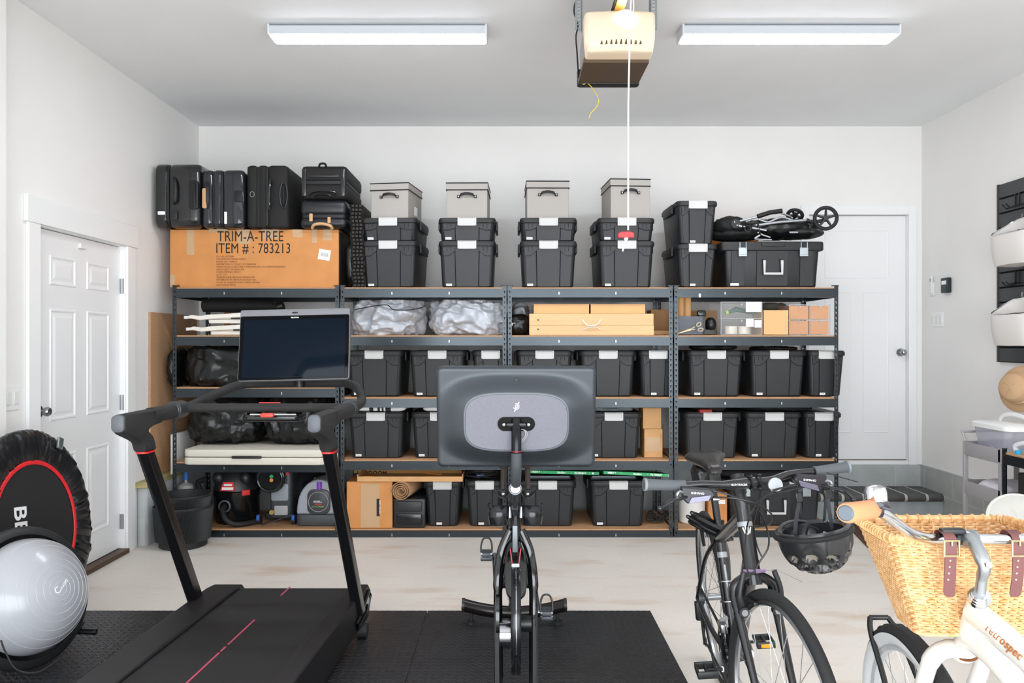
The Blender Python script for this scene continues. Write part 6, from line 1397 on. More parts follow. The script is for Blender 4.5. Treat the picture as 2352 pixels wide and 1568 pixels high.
# dumbbells on the rear holder
for s in (-1, 1):
    q = P_(1184+s*28, 1122, 3.93); d = thing('dumbbell', 'small brown-black dumbbell hanging behind the bike seat, %s of the pair' % ('on the treadmill side' if s < 0 else 'on the bicycle side'), 'dumbbell', q, group='pair of dumbbells on the exercise bike')
    MB().cyl(q+Vector((0, 0, 0)), q+Vector((0, 0, .115)), .0135, 16).build('grip', mat('brown_rubber', '#3d332e', .6), d, world=True)
    for zz in (-.02, .125): MB().cyl(q+Vector((0, 0, zz-.018)), q+Vector((0, 0, zz+.018)), .030, 24).build('weight_head', mat('brown_rubber', '#3d332e', .6) if zz > 0 else M_blk, d, world=True, bevel=.005)
    MB().ball(q+Vector((0, -.031, -.02)), .007, .001, .005, 10).build('logo_mark', M_label, d, world=True)
b = MB()
for s in (-1, 1): q = P_(1184+s*28, 1122, 3.93); b.tube(spline([q+Vector((-s*.05, -.02, .03)), q+Vector((-s*.03, -.03, -.02)), q+Vector((0, -.04, -.04)), q+Vector((s*.032, -.02, -.02))], 5), .005, 6)
b.tube([P_(1163, 1112, 3.9), P_(1205, 1112, 3.9)], .008, 8); b.tube([(bx, 3.9, P_(0, 1112, 3.9).z), (bx, 3.72, .90)], .012, 8); E('weight_holder', b, M_bs)
# ================================================================ bicycles
M_spoke = mat('spoke_steel', '#C9CCD0', .25, .9)
M_frame = mat('frame_black', '#141517', .35, coat=.3)
M_tyre = mat('tyre_black', '#1f1f20', .75, bump=.4, bscale=260)
def wheel(par, Rw, tr, M, tyre=M_tyre, rim=M_alu, name='wheel', nsp=28, white=None, knob=0, hubw=.045, rimw=.010):
    "axle along local y, centred at origin of M"
    w = bpy.data.objects.new(name, None); COL.objects.link(w); w.parent = par; w.matrix_basis = M
    ns = 120; rs = 14; rr = []
    for k in range(ns):
        a = 2*PI*k/ns; c, s = math.cos(a), math.sin(a); rg = []
        for j in range(rs):
            t_ = 2*PI*j/rs; kr = tr*(1+(knob*(1 if (k % 3) and (j % 2) else 0) if math.cos(t_) > .35 else 0))
            rad = Rw-tr+kr*math.cos(t_); rg.append(Vector((rad*c, kr*math.sin(t_), rad*s)))
        rr.append(rg)
    rr.append(rr[0]); b = MB(); b.rings(rr, False, False); ty = b.build('tyre', tyre, w, smooth=45 if not knob else 30)
    b = MB(); b.torus((0, 0, 0), (0, 1, 0), Rw-2*tr-.006, rimw, 90, 8, flat=1.2); b.build('rim', rim, w)
    if white:
        b = MB()
        for s in (-1, 1):
            rr = []
            for rad, y in ((Rw-2*tr-.002, s*tr*.50), (Rw-1.75*tr, s*tr*.92), (Rw-1.2*tr, s*tr*1.09), (Rw-.85*tr, s*tr*1.08)): rr.append([Vector((rad*math.cos(2*PI*k/90), y, rad*math.sin(2*PI*k/90))) for k in range(90)])
            b.rings(rr, False, False)
        b.build('whitewall', white, w, smooth=60)
    b = MB(); b.cyl((0, -hubw, 0), (0, hubw, 0), .014, 16)
    for s in (-1, 1): b.cyl((0, s*hubw*.7-.002, 0), (0, s*hubw*.7+.002, 0), .028, 20)
    b.build('hub', M_alu, w)
    b = MB()
    for k in range(nsp):
        a = 2*PI*k/nsp; s = 1 if k % 2 else -1; a2 = a+(.9 if (k//2) % 2 else -.9)
        b.tube([(.026*math.cos(a2), s*hubw*.7, .026*math.sin(a2)), ((Rw-2*tr-.004)*math.cos(a), 0, (Rw-2*tr-.004)*math.sin(a))], .0011, 4, False)
    b.build('spokes', M_spoke, w, smooth=0)
    return w
# ---------------------------------------------------------------- black hybrid
LEAN = 5.5; HEAD = R(-95.1)
Mb = T(.885, 3.25, 0) @ Matrix.Rotation(HEAD, 4, 'Z') @ Matrix.Rotation(R(LEAN), 4, 'X')
t = thing('bicycle', 'black hybrid bicycle facing the camera with a helmet hung from its flat handlebar', 'bicycle', (.885, 3.25, 0))
t.rotation_euler = (Matrix.Rotation(HEAD, 4, 'Z') @ Matrix.Rotation(R(LEAN), 4, 'X')).to_euler()
def B(name, b, m, par=None, **k): return b.build(name, m, par or t, **k)
wheel(t, .352, .0165, T(0, 0, .352))
HTa = Vector((-.3256, 0, .9455)); crown = Vector((.897, 0, .700)); htop = crown + HTa*.235
BBp = Vector((.44, 0, .285)); STd = Vector((-.292, 0, .956)); sclus = BBp + STd*.43
b = MB(); b.tube([crown+HTa*.008, crown+HTa*.03, htop-HTa*.03, htop], [.028, .024, .0225, .025], 20); B('head_tube', b, M_frame)
b = MB(); b.tube([htop-HTa*.05, sclus+STd*-.02], [.0235, .019], 16); B('top_tube', b, M_frame)
b = MB(); b.tube([crown+HTa*.05, BBp], [.025, .028], 16); B('down_tube', b, M_frame)
b = MB(); b.tube([BBp, sclus], .018, 16); b.tube([sclus-STd*.0, sclus+STd*.028], .022, 16); B('seat_tube', b, M_frame)
b = MB(); b.tube([sclus, sclus+STd*.25], .0137, 14); B('seat_post', b, M_bs)
b = MB(); b.cyl(BBp-Vector((0, .036, 0)), BBp+Vector((0, .036, 0)), .022, 18); B('bottom_bracket_shell', b, M_frame)
for s in (-1, 1):
    b = MB(); b.tube(spline([sclus+Vector((0, s*.016, -.03)), Vector((.18, s*.045, .56)), Vector((0, s*.066, .355))], 5), .0085, 10); B('seat_stay', b, M_frame)
    b = MB(); b.tube(spline([BBp+Vector((-.02, s*.03, 0)), Vector((.22, s*.055, .31)), Vector((0, s*.066, .352))], 5), .010, 10); B('chain_stay', b, M_frame)
b = MB(); b.box(sclus.x-.03, sclus.x+.02, -.0185, .0185, sclus.z-.10, sclus.z-.085); B('frame_sticker', MB().rbox(-.019, .019, -.0205, -.0190, -.02, .02, .004, .0005, T(*(BBp+STd*.12))), M_label)
for q, h in ((sclus-STd*.08, .010), (htop-HTa*.075, .007)):
    d_ = STd if h > .008 else HTa; b = MB(); b.tube([q-d_*h, q+d_*h], .0188 if h > .008 else .0236, 16); B('frame_band', b, mat('band_grey', '#9DA0A4', .4, .3))
b = MB()
for k, (dx, hh) in enumerate(((-.012, .024), (-.004, .034), (.004, .034), (.012, .024))): b.tube([crown+HTa*(.145-hh*.3)+Vector((.0232, dx*.5, 0)), crown+HTa*(.145+hh*.5)+Vector((.0232, dx, 0))], .0022, 4)
B('head_badge', b, M_label)
b = MB(); rr = []
for x, w_, z, dp in ((.085, .030, .952, .03), (.09, .062, .962, .045), (.11, .078, .972, .052), (.15, .080, .975, .052), (.19, .066, .970, .05), (.235, .044, .964, .046), (.29, .032, .960, .042), (.34, .030, .957, .040), (.365, .026, .950, .034), (.378, .014, .942, .022)):
    rg = []
    for k in range(28):
        a = 2*PI*k/28; c_, s_ = math.cos(a), math.sin(a); zz = z - .006*math.exp(-(c_*w_/.016)**2)*(s_ > 0) + (dp*.22 if s_ > 0 else dp*.8)*s_*abs(s_)**.2 - .012*(abs(c_)**3)
        rg.append(Vector((x, math.copysign(abs(c_)**.75, c_)*w_, zz)))
    rr.append(rg)
b.rings(rr); B('saddle', b, mat('saddle_black', '#1d1b1b', .3), smooth=60)
b = MB(); b.tube([(.20, 0, .93), (.24, 0, .935)], .02, 10); b.tube([(.15, -.022, .935), (.33, -.02, .938)], .0035, 6); b.tube([(.15, .022, .935), (.33, .02, .938)], .0035, 6); b.tube([(.15, -.022, .935), (.15, .022, .935)], .0035, 6); B('saddle_clamp', b, M_alu)
b = lump((.105, 0, .875), .06, .055, .062, .006, 14, 71, nu=60, nv=34); B('saddle_bag', b, M_bag, smooth=60)
# cable lock
b = MB(); random.seed(11)
for k in range(8):
    c = sclus+STd*.06+Vector((.015+random.uniform(-.01, .01), -.03+random.uniform(-.012, .012), random.uniform(-.02, .02))); ph = R(60)+random.uniform(-.25, .25)
    u1 = Vector((0, -math.cos(ph)*1.0, math.sin(ph))); pts = [c+Vector((math.cos(a)*.045, 0, 0))+Vector((0, -.8, .45))*(.085*math.sin(a))*(1+.05*k/8)+Vector((0, 0, -.03)) for a in [2*PI*j/28 for j in range(28)]]
    b.tube(pts, .0058, 6, closed=True, up=(1, 0, 0))
B('cable_lock', b, mat('lock_sheath', '#1a1a1b', .25))
# drivetrain
b = MB(); Mr_ = Matrix.Rotation(R(90), 4, 'X')
for k in range(7): r_ = .022+.0036*(7-k); b.lathe([(r_, -.001), (r_+.002*0, .001), (.015, .001), (.015, -.001)], 28, T(0, -.038-.0042*(7-k)*.9, .352) @ Mr_)
B('cassette', b, mat('cassette_steel', '#77797c', .3, .9))
b = MB()
for r_, y in ((.098, -.046), (.078, -.040)):
    rr = [[Vector((BBp.x+(r_+(.0028 if k % 2 else -.001))*math.cos(2*PI*k/88)*f, y+dy, BBp.z+(r_+(.0028 if k % 2 else -.001))*math.sin(2*PI*k/88)*f)) for k in range(88)] for f, dy in ((.80, -.001), (1, -.001), (1, .001), (.80, .001))]
    rr.append(rr[0]); b.rings(rr, False, False)
for k in range(5): a = 2*PI*k/5; b.tube([BBp+Vector((0, -.045, 0)), BBp+Vector((.08*math.cos(a), -.045, .08*math.sin(a)))], .007, 6)
B('chainring', b, mat('ring_black', '#2a2b2c', .35, .7))
b = MB(); pts = []
for k in range(17): a = R(100-200*k/16*1.0); pts.append(Vector((BBp.x+.101*math.cos(a), -.046, BBp.z+.101*math.sin(a))))
for k in range(9): a = R(-95); pass
low = [Vector((BBp.x-.02, -.046, BBp.z-.10)), Vector((.05, -.05, .17)), Vector((.01, -.052, .16)), Vector((-.02, -.052, .19)), Vector((.02, -.052, .26)), Vector((.03, -.052, .33))]
ring_ = [Vector((.045*math.cos(a), -.052, .352+.045*math.sin(a))) for a in [R(-60-40*k) for k in range(6)]]
pth_ = pts + low + ring_
for i in range(len(pth_)-1):
    a, c = pth_[i], pth_[i+1]; n = max(1, int((c-a).length/.0127))
    for k in range(n): q = a.lerp(c, (k+.5)/n); b.cbox(q, .0095, .008, .0075, Matrix.Rotation(-math.atan2((c-a).z, (c-a).x), 3, 'Y'))
a, c = pth_[-1], pth_[0]; n = int((c-a).length/.0127)
for k in range(n): q = a.lerp(c, (k+.5)/n); b.cbox(q, .0095, .008, .0075, Matrix.Rotation(-math.atan2((c-a).z, (c-a).x), 3, 'Y'))
B('chain', b, mat('chain_steel', '#4b4d50', .35, .9), smooth=0)
b = MB(); b.rbox(-.02, .015, -.082, -.05, .26, .335, .01, .004); b.disc((.01, -.052, .17), (0, 1, 0), .018, .008, 18); b.disc((-.01, -.052, .24), (0, 1, 0), .018, .008, 18); b.tube([(-.01, -.058, .30), (.012, -.058, .16)], .006, 6); B('rear_derailleur', b, M_blk)
b = MB(); b.rbox(.42, .48, -.055, -.028, .375, .41, .01, .004); b.tube([(.43, -.02, .42), (.44, -.05, .40)], .008, 8); B('front_derailleur', b, M_alu)
for s, ang in ((-1, R(8)), (1, R(188))):
    d_ = Vector((math.cos(ang), 0, math.sin(ang))); e_ = BBp+d_*.172+Vector((0, s*.078, 0))
    b = MB(); b.tube([BBp+Vector((0, s*.055, 0)), e_], [.014, .010], 10, flat=.55, up=(0, 1, 0)); o = B('crank_arm', b, mat('crank_silver', '#b4b6b9', .3, .9))
    pc_ = e_+Vector((0, s*.055, 0)); b = MB(); b.cyl(e_, pc_, .006, 10)
    b.rings([rrect(pc_+Vector((0, 0, z)), .045, .035, X_, Y_, .012) for z in (-.012, .012)]) if 0 else None
    for sx in (-1, 1): b.rbox(pc_.x+sx*.040-.005, pc_.x+sx*.040+.005, pc_.y-.034, pc_.y+.034, pc_.z-.012, pc_.z+.012, .003, .002)
    for sy in (-1, 0, 1): b.rbox(pc_.x-.04, pc_.x+.04, pc_.y+sy*.031-.004, pc_.y+sy*.031+.004, pc_.z-.010, pc_.z+.010, .002, .001)
    po = b.build('pedal', M_blk, o); MB().rbox(*((pc_.x+.046, pc_.x+.049) if s > 0 else (pc_.x-.049, pc_.x-.046)), pc_.y-.02, pc_.y+.02, pc_.z-.007, pc_.z+.007, .001, .0005).build('pedal_reflector', mat('amber', '#F0A21E', .25), po)
    if s > 0: pass
b = MB(); b.tube(spline([BBp+Vector((-.03, .03, -.01)), Vector((.38, .08, .14)), Vector((.36, .16, .012))], 5), .009, 8); B('kickstand', b, M_blk)
# bottle cage
b = MB(); q = BBp+STd*.20; 
for f in (0, .07): b.torus(q+STd*f+Vector((.05, 0, .0)), STd, .036, .003, 28, 6, a0=R(-140), a1=R(140), ref=(1, 0, 0))
b.tube([q+Vector((.02, 0, -.03)), q+STd*.12+Vector((.02, 0, 0))], .004, 6); b.tube([q+Vector((.085, 0, -.03)), q+STd*.07+Vector((.085, 0, 0))], .003, 6); B('bottle_cage', b, M_alu)
# rear brake
b = MB()
for s in (-1, 1): b.tube([Vector((.12, s*.035, .60)), Vector((.14, s*.045, .70))], .007, 8)
b.tube([(.14, -.045, .70), (.14, .045, .70)], .003, 6); B('rear_brake', b, M_blk)
# steered assembly
fr = bpy.data.objects.new('front_assembly', None); COL.objects.link(fr); fr.parent = t
ax = HTa.normalized(); STEER = R(13)
fr.matrix_basis = T(*crown) @ Matrix.Rotation(STEER, 4, ax) @ T(*(-crown))
FM = wm(fr)
def Fw(v): return FM @ Vector(v)
axle = Vector((1.063, 0, .352))
def G(name, b, m, par=None, **k): return b.build(name, m, par or fr, **k)
fw = wheel(fr, .352, .0165, T(*axle))
b = MB(); b.tube(spline([crown+Vector((0, -.062, -.055)), crown+Vector((0, -.055, -.015)), crown+Vector((0, 0, .008)), crown+Vector((0, .055, -.015)), crown+Vector((0, .062, -.055))], 6), .0155, 14); b.cyl(crown-ax*.02, crown+ax*.012, .024, 18); G('fork_crown', b, M_frame)
for s in (-1, 1):
    b = MB(); b.tube([crown+Vector((0, s*.062, -.05)), axle+Vector((-.012, s*.055, .02)), axle+Vector((0, s*.054, 0))], [.0145, .010, .010], 14); G('fork_leg', b, M_frame)
    b = MB(); q = crown+Vector((.028, s*.052, -.085)); b.tube(spline([q, q+Vector((.018, s*.012, .055)), q+Vector((.012, -s*.004, .115))], 5), [.011]*5+[.008]*6, 10); b.disc(q+Vector((.014, 0, 0)), (1, 0, 0), .015, .014, 20); o = G('brake_arm', b, M_blk)
    b = MB(); b.disc(q+Vector((.022, 0, 0)), (1, 0, 0), .010, .006, 16); G('brake_bolt', b, M_alu, o)
    b = MB(); q2 = q+Vector((.01, -s*.026, .03)); b.rbox(-.035, .035, -.007, .007, -.006, .006, .004, .003, T(*q2)); G('brake_pad', b, M_blk, o)
    b = MB(); b.disc(axle+Vector((0, s*.068, 0)), (0, 1, 0), .011, .016, 14); G('axle_nut', b, M_alu)
top = crown+Vector((.04, 0, .032)); b = MB(); b.tube([top+Vector((0, -.05, .004)), top+Vector((0, -.015, 0))], .005, 8); b.tube([top+Vector((0, -.012, 0)), top+Vector((0, .02, .001))], [.007, .005], 8); G('brake_noodle', b, mat('noodle_tint', '#9a86a8', .3, .8))
MB().tube([top+Vector((0, .02, 0)), top+Vector((.0, .055, .002))], .0012, 5).build('brake_cable', M_spoke, fr); MB().tube([top+Vector((0, .055, .002)), top+Vector((.03, .12, -.03))], .0008, 5).build('loose_cable_end', M_spoke, fr)
stop_ = htop+HTa*.045
b = MB(); b.tube([htop, stop_], .0185, 18); G('headset_spacer', b, M_bs)
clamp = Vector((.905, 0, .992)); b = MB(); b.tube([htop+HTa*.05+Vector((-.002, 0, 0)), clamp], [.020, .018], 16); b.tube([htop+HTa*.02, htop+HTa*.08], .0215, 18); G('stem', b, M_bs)
def Wl(px, py, Y): return FM.inverted() @ W(px, py, Y)
Lg, Rg = FM.inverted() @ Vector((.391, 2.273, .997)), FM.inverted() @ Vector((1.040, 2.392, 1.030))
Li, Ri = Wl(1572, 1115, 2.285), Wl(1870, 1083, 2.385)
bar = spline([Li, Wl(1610, 1112, 2.29), Wl(1660, 1113, 2.30), Wl(1700, 1111, 2.31), Wl(1740, 1106, 2.32), Wl(1775, 1101, 2.335), Wl(1815, 1088, 2.36), Ri], 5)
b = MB(); n = len(bar); b.tube(bar, [.0115+.0045*math.exp(-((i/(n-1)-.46)/.14)**4) for i in range(n)], 16); hb_o = G('handlebar', b, M_frame)
for s, a, c, nm in ((-1, Lg, Li, 'grip'), (1, Rg, Ri, 'grip')):
    b = MB(); dd = (c-a); b.tube([a, a+dd*.05, a+dd*.12, a+dd*.9, a+dd], [.016, .0185, .0165, .0155, .0175], 18); o = G('grip', b, mat('grip_grey', '#55595d', .75, bump=.2, bscale=900)); b = MB(); b.cyl(a, a+dd*.06, .0188, 18); G('grip_flange', b, mat('flange_grey', '#7d8388', .6), o)
b = MB()
for px, py, Y in ((1723, 1108, 2.31), (1742, 1105, 2.315)):
    q = Wl(px, py, Y); dv = (Wl(1760, 1103, 2.33)-Wl(1700, 1111, 2.31)).normalized(); b.torus(q, dv, .0185, .0035, 24, 6)
    for dz in (-.019, .021): b.ball(q+Vector((.010, 0, dz)), .0045, seg=10)
G('stem_faceplate', b, M_bs)
q = Wl(1726, 1104, 2.285)
rf = Wl(1780, 1113, 2.28); nn = (FM.to_3x3().inverted() @ Vector((.1, -1, .15))).normalized(); b = MB(); b.disc(rf, nn, .0205, .010, 28); o = G('reflector', b, mat('reflector_clear', '#8f9295', .2, .6, noise_=.45, nscale=500)); b = MB(); b.torus(rf+nn*.004, nn, .0205, .0014, 28, 6); G('reflector_rim', b, M_alu, o)
text('BONTRAGER', .008, M_label, fr, FM.inverted() @ T(*W(1680, 1115, 2.288)) @ FACE, 'bar_text')
# levers and shifters
def shifter(px, py, Y, sgn, rot):
    Mx = FM.inverted() @ T(*W(px, py, Y)) @ Matrix.Rotation(rot, 4, 'Y')
    b = MB(); b.prism([(-.050*sgn, .022), (.036*sgn, .020), (.050*sgn, .004), (.034*sgn, -.014), (-.030*sgn, -.026), (-.044*sgn, -.012)][::sgn], .03, Mx @ T(0, -.012, 0)); o = b.build('shifter_body', mat('shifter_dark', '#2f2e33', .3, .3), fr, bevel=.004)
    b = MB(); b.prism([(-.020*sgn, -.006), (.036*sgn, .004), (.030*sgn, -.013), (-.028*sgn, -.024)][::sgn], .004, Mx @ T(0, -.016, 0)); b.build('shifter_face', mat('shifter_face', '#77768a', .25, .5), o if 0 else fr, bevel=.001)
    text('SHIMANO', .0085, M_label, fr, Mx @ T(-.022, -.0135, .004) @ FACE, 'shifter_text')
    b = MB(); b.tube(spline([Mx @ Vector((-.035*sgn, -.01, -.006)), Mx @ Vector((-.062*sgn, -.035, -.010)), Mx @ Vector((-.085*sgn, -.05, -.012)), Mx @ Vector((-.115*sgn, -.045, -.034))], 5), [.0065]*8+[.0075]*6+[.006]*2, 10, flat=.7); b.ball(Mx @ Vector((-.116*sgn, -.045, -.036)), .0085, seg=12); b.build('brake_lever', mat('lever_grey', '#3a3b40', .25, .7), fr)
    b = MB(); b.tube(spline([Mx @ Vector((-.03*sgn, 0, 0)), Mx @ Vector((-.055*sgn, -.012, .008)), Mx @ Vector((-.062*sgn, -.014, -.004)), Mx @ Vector((-.05*sgn, -.01, -.014))], 4), .005, 8); b.build('shift_lever', mat('lever_silver', '#8f9194', .3, .8), fr)
    b = MB(); b.cyl(Mx @ Vector((.045*sgn, -.002, -.010)), Mx @ Vector((.062*sgn, -.004, -.008)), .006, 12); b.build('barrel_adjuster', M_alu, fr)
shifter(1602, 1136, 2.26, 1, R(3)); shifter(1858, 1106, 2.34, -1, R(4))
for pts in (([1634, 1125, 2.26], [1690, 1142, 2.24], [1740, 1170, 2.25], [1762, 1215, 2.27], [1765, 1255, 2.25], [1745, 1290, 2.24], [1729, 1316, 2.23]),
            ([1632, 1142, 2.26], [1690, 1144, 2.22], [1745, 1160, 2.22], [1775, 1185, 2.26], [1765, 1205, 2.32], [1735, 1210, 2.40]),
            ([1850, 1118, 2.33], [1800, 1128, 2.28], [1755, 1140, 2.24], [1725, 1180, 2.23], [1713, 1230, 2.25], [1712, 1290, 2.22], [1722, 1322, 2.2]),
            ([1840, 1110, 2.33], [1790, 1122, 2.27], [1748, 1150, 2.23], [1732, 1200, 2.25], [1738, 1250, 2.28], [1750, 1278, 2.35])):
    MB().tube(spline([Wl(*q) for q in pts], 8), .0026, 6).build('cable_housing', mat('cable_black', '#17181a', .3), fr)
b = MB(); b.tube([Wl(1898, 1085, 2.33), Wl(1935, 1097, 2.30), Wl(1972, 1107, 2.28)], .0035, 6, flat=.35, up=(0, 0, 1)); G('loose_strap', b, M_bagm)
text('AT-750', .010, M_grey, fw, T(0, -.0172, 0) @ Matrix.Rotation(R(150), 4, 'Y') @ T(.31, 0, 0) @ FACE @ Matrix.Rotation(R(-90), 4, 'Z'), 'tyre_text')
# ---------------------------------------------------------------- helmet
hc = W(1866, 1217, 2.40)
t2 = thing('bicycle_helmet', 'black vented bicycle helmet hanging upside down by its straps from the handlebar', 'helmet', hc, (R(-8), R(-9), R(20)))
hx, hy, hz = .106, .120, .128
NA, NT = 168, 48
def vent(a, f):
    "1 inside one of the long vents"
    v = 0
    for row, (f0, fh) in enumerate(((.36, .075), (.56, .08), (.76, .08))):
        for q in range(10):
            c0 = q*R(36)+(R(18) if row % 2 else 0); d_ = abs((a-c0+PI) % (2*PI)-PI)
            v = max(v, min(1, max(0, 2.6*(1-(d_/(.235+.05*row))**2-((f-f0-.03*math.sin(3*a))/fh)**2))))
    return v
rr = []
b = MB(); b.cur = 0
for i in range(NT+1):
    f = i/NT; th = f*PI/2*.985; rg = []
    for k in range(NA):
        a = 2*PI*k/NA; ridge = 1+.035*math.cos(a*9)*math.sin(f*PI)
        r_ = math.cos(th)**.75*ridge; z = -math.sin(th)
        v = vent(a, f); d_ = 1-.12*v
        rg.append(Vector((hx*r_*math.cos(a)*d_, hy*r_*math.sin(a)*d_, hz*z*(1-.11*v))))
    rr.append(rg)
inner = [[Vector((p.x*.80, p.y*.80, p.z*.82+.002)) for p in rg] for rg in rr[::-1]]
b.rings(inner[1:] + [[Vector((p.x*.9, p.y*.9, .010)) for p in rr[0]], [Vector((p.x*1.0, p.y*1.0, .008)) for p in rr[0]]] + rr)
o = b.build('shell', [mat('helmet_black', '#26272a', .32, coat=.3), mat('helmet_liner', '#8d867a', .8)], t2, smooth=35)
cnt = 0
for p_ in o.data.polygons:
    c = p_.center; 
    if p_.center.z < 0:
        a = math.atan2(c.y/hy, c.x/hx); f = math.asin(min(1, -c.z/hz/.985))/(PI/2)
        if vent(a, f) > .75 and (c.x/hx)**2+(c.y/hy)**2+(c.z/hz)**2 < .93 and (c.x/hx)**2+(c.y/hy)**2+(c.z/hz)**2 > .70: p_.material_index = 1
b = MB(); b.tube([Vector((hx*1.01*math.cos(a), hy*1.01*math.sin(a), -.006)) for a in [2*PI*k/60 for k in range(60)]], .008, 8, closed=True, up=(0, 0, 1)); b.build('rim_band', M_rub, t2)
b = MB(); b.tube(spline([(-.07, .05, -.02), (-.05, .09, .008), (0, .10, .018), (.05, .09, .008), (.07, .05, -.02)], 6), .007, 6, flat=.4); b.build('fit_cradle', M_blk, t2)
b = MB(); b.tube(spline([(-.06, .02, -.03), (-.03, .05, 0), (0, .055, -.05), (.03, .05, 0), (.06, .02, -.03)], 6), .007, 6, flat=.4); b.build('inner_strap', M_bagm, t2)
for a, c in (((-.05, -.05, -.04), (-.02, -.01, -.07)), ((.05, -.05, -.04), (.02, -.01, -.07)), ((-.02, -.08, -.02), (-.01, .0, -.08)), ((.055, .01, -.02), (.02, .02, -.07))):
    MB().tube([a, c], .014, 6, flat=.3).build('foam_pad', mat('pad_silver', '#B9BBC4', .6), t2)
inv = wm(t2).inverted()
for pts in (([1826, 1242, 2.36], [1828, 1200, 2.34], [1834, 1160, 2.335], [1838, 1125, 2.33], [1845, 1100, 2.34]), ([1842, 1190, 2.46], [1836, 1150, 2.38], [1838, 1120, 2.345], [1845, 1100, 2.34]), ([1911, 1215, 2.37], [1906, 1180, 2.35], [1902, 1150, 2.345], [1898, 1118, 2.345], [1892, 1095, 2.36]), ([1893, 1195, 2.46], [1896, 1160, 2.40], [1897, 1125, 2.37], [1892, 1095, 2.36])):
    MB().tube(spline([inv @ W(*q) for q in pts], 5), .0085, 6, flat=.16, up=(0, 1, 0)).build('chin_strap', mat('strap_dark', '#34383d', .8), t2)
MB().cbox(inv @ W(1835, 1142, 2.325), .022, .008, .03).build('strap_buckle', M_blk, t2, bevel=.003); MB().cbox(inv @ W(1900, 1133, 2.325), .024, .010, .028).build('strap_buckle', M_blk, t2, bevel=.003)
# ---------------------------------------------------------------- cream cruiser with wicker basket
YAW2, LEAN2 = R(90), R(-5.5)
M_cream = mat('cream_paint', '#DDDBD5', .2, coat=.5)
t = thing('cruiser_bicycle', 'cream cruiser bicycle with chrome handlebar and white-walled tyre, seen from behind its handlebar', 'bicycle', (1.075, .90, 0))
t.rotation_euler = (Matrix.Rotation(YAW2, 4, 'Z') @ Matrix.Rotation(LEAN2, 4, 'X')).to_euler()
TM = wm(t); TI = TM.inverted()
def K(name, b, m, par=None, **k): return b.build(name, m, par or t, world=True, **k)
m_wt = mat('tyre_knobby', '#232324', .8)
m_ww = mat('whitewall', '#D9DCDD', .45); m_wr = mat('rim_white', '#C9CDD0', .35, .3)
fw_loc = TI @ Vector((1.005, 1.965, .34)); fw_loc.y = 0.0; fw_loc.z = .342
wheel(t, .342, .0245, T(fw_loc.x, 0, .342) @ Matrix.Rotation(R(-4), 4, 'Z'), m_wt, m_wr, 'front_wheel', 32, m_ww, .11, .05, .014)
wheel(t, .342, .0245, T(0, 0, .342), m_wt, m_wr, 'rear_wheel', 32, m_ww, 0, .05, .014)
steer = W(2260, 1297, 1.615); hset = W(2247, 1380, 1.648); crw = W(2217, 1488, 1.755); clp = W(2215, 1236, 1.69)
b = MB(); b.tube([hset+(hset-crw).normalized()*-.0, crw], [.0205, .026], 24); K('head_tube', b, M_cream)
d_ = (hset-crw).normalized()
b = MB()
for k, (o_, r_) in enumerate(((0, .0205), (.006, .0225), (.012, .0215), (.018, .0195), (.023, .0165))): b.cyl(hset+d_*o_, hset+d_*(o_+.006), r_, 28)
K('headset', b, M_chrome)
b = MB(); b.torus(crw-d_*.004, d_, .0265, .004, 28, 8); K('lower_headset_ring', b, mat('copper_ring', '#8a5a3c', .25, .9))
b = MB(); b.tube(spline([hset+d_*.02, steer+(hset-steer)*.35, steer, steer.lerp(clp, .5)+Vector((.0, 0, .018)), clp], 6), [.0108]*7+[.0122]*6+[.015]*6+[.0185]*6, 18); K('stem', b, mat('stem_alu', '#A9AEB3', .32, .9), smooth=60)
b = MB(); b.cyl(steer+Vector((0, -.012, .004)), steer+Vector((0, -.018, .006)), .007, 6); K('stem_bolt', b, M_chrome)
barpts = [W(2003, 1169, 1.52), W(2030, 1180, 1.55), W(2060, 1203, 1.59), W(2095, 1226, 1.63), W(2140, 1237, 1.67), clp, Vector((1.08, 1.665, .99)), Vector((1.13, 1.63, 1.01)), Vector((1.17, 1.60, 1.05)), Vector((1.21, 1.56, 1.08)), Vector((1.25, 1.52, 1.09))]
b = MB(); b.cyl(clp-Vector((.026, 0, 0)), clp+Vector((.026, 0, 0)), .019, 20); K('stem_clamp', b, mat('stem_alu', '#A9AEB3', .32, .9), bevel=.004)
b = MB(); b.tube(spline(barpts, 7), .0113, 18); K('handlebar', b, M_chrome)
m_or = mat('grip_orange', '#D98E62', .7)
for a, c in ((W(1943, 1178, 1.41), W(2004, 1169, 1.525)), (Vector((1.33, 1.42, 1.095)), Vector((1.25, 1.52, 1.09)))):
    b = MB(); dd = c-a; b.tube([a, a+dd*.04, a+dd*.5, a+dd*.96, a+dd], [.0165, .0185, .0180, .0185, .016], 24); o = K('grip', b, m_or); b = MB(); b.tube([a-dd*.03, a-dd*.01, a+dd*.02], [.012, .0145, .0145], 24); K('bar_end_plug', b, mat('plug_slate', '#5d6770', .5), o)
b = MB(); q = W(2013, 1168, 1.535); b.cyl(q-Vector((.008, .0, 0)), q+Vector((.008, 0, 0)), .017, 18); b.tube([q, q+Vector((0, 0, .02))], .008, 10); K('bell_bracket', b, M_blk)
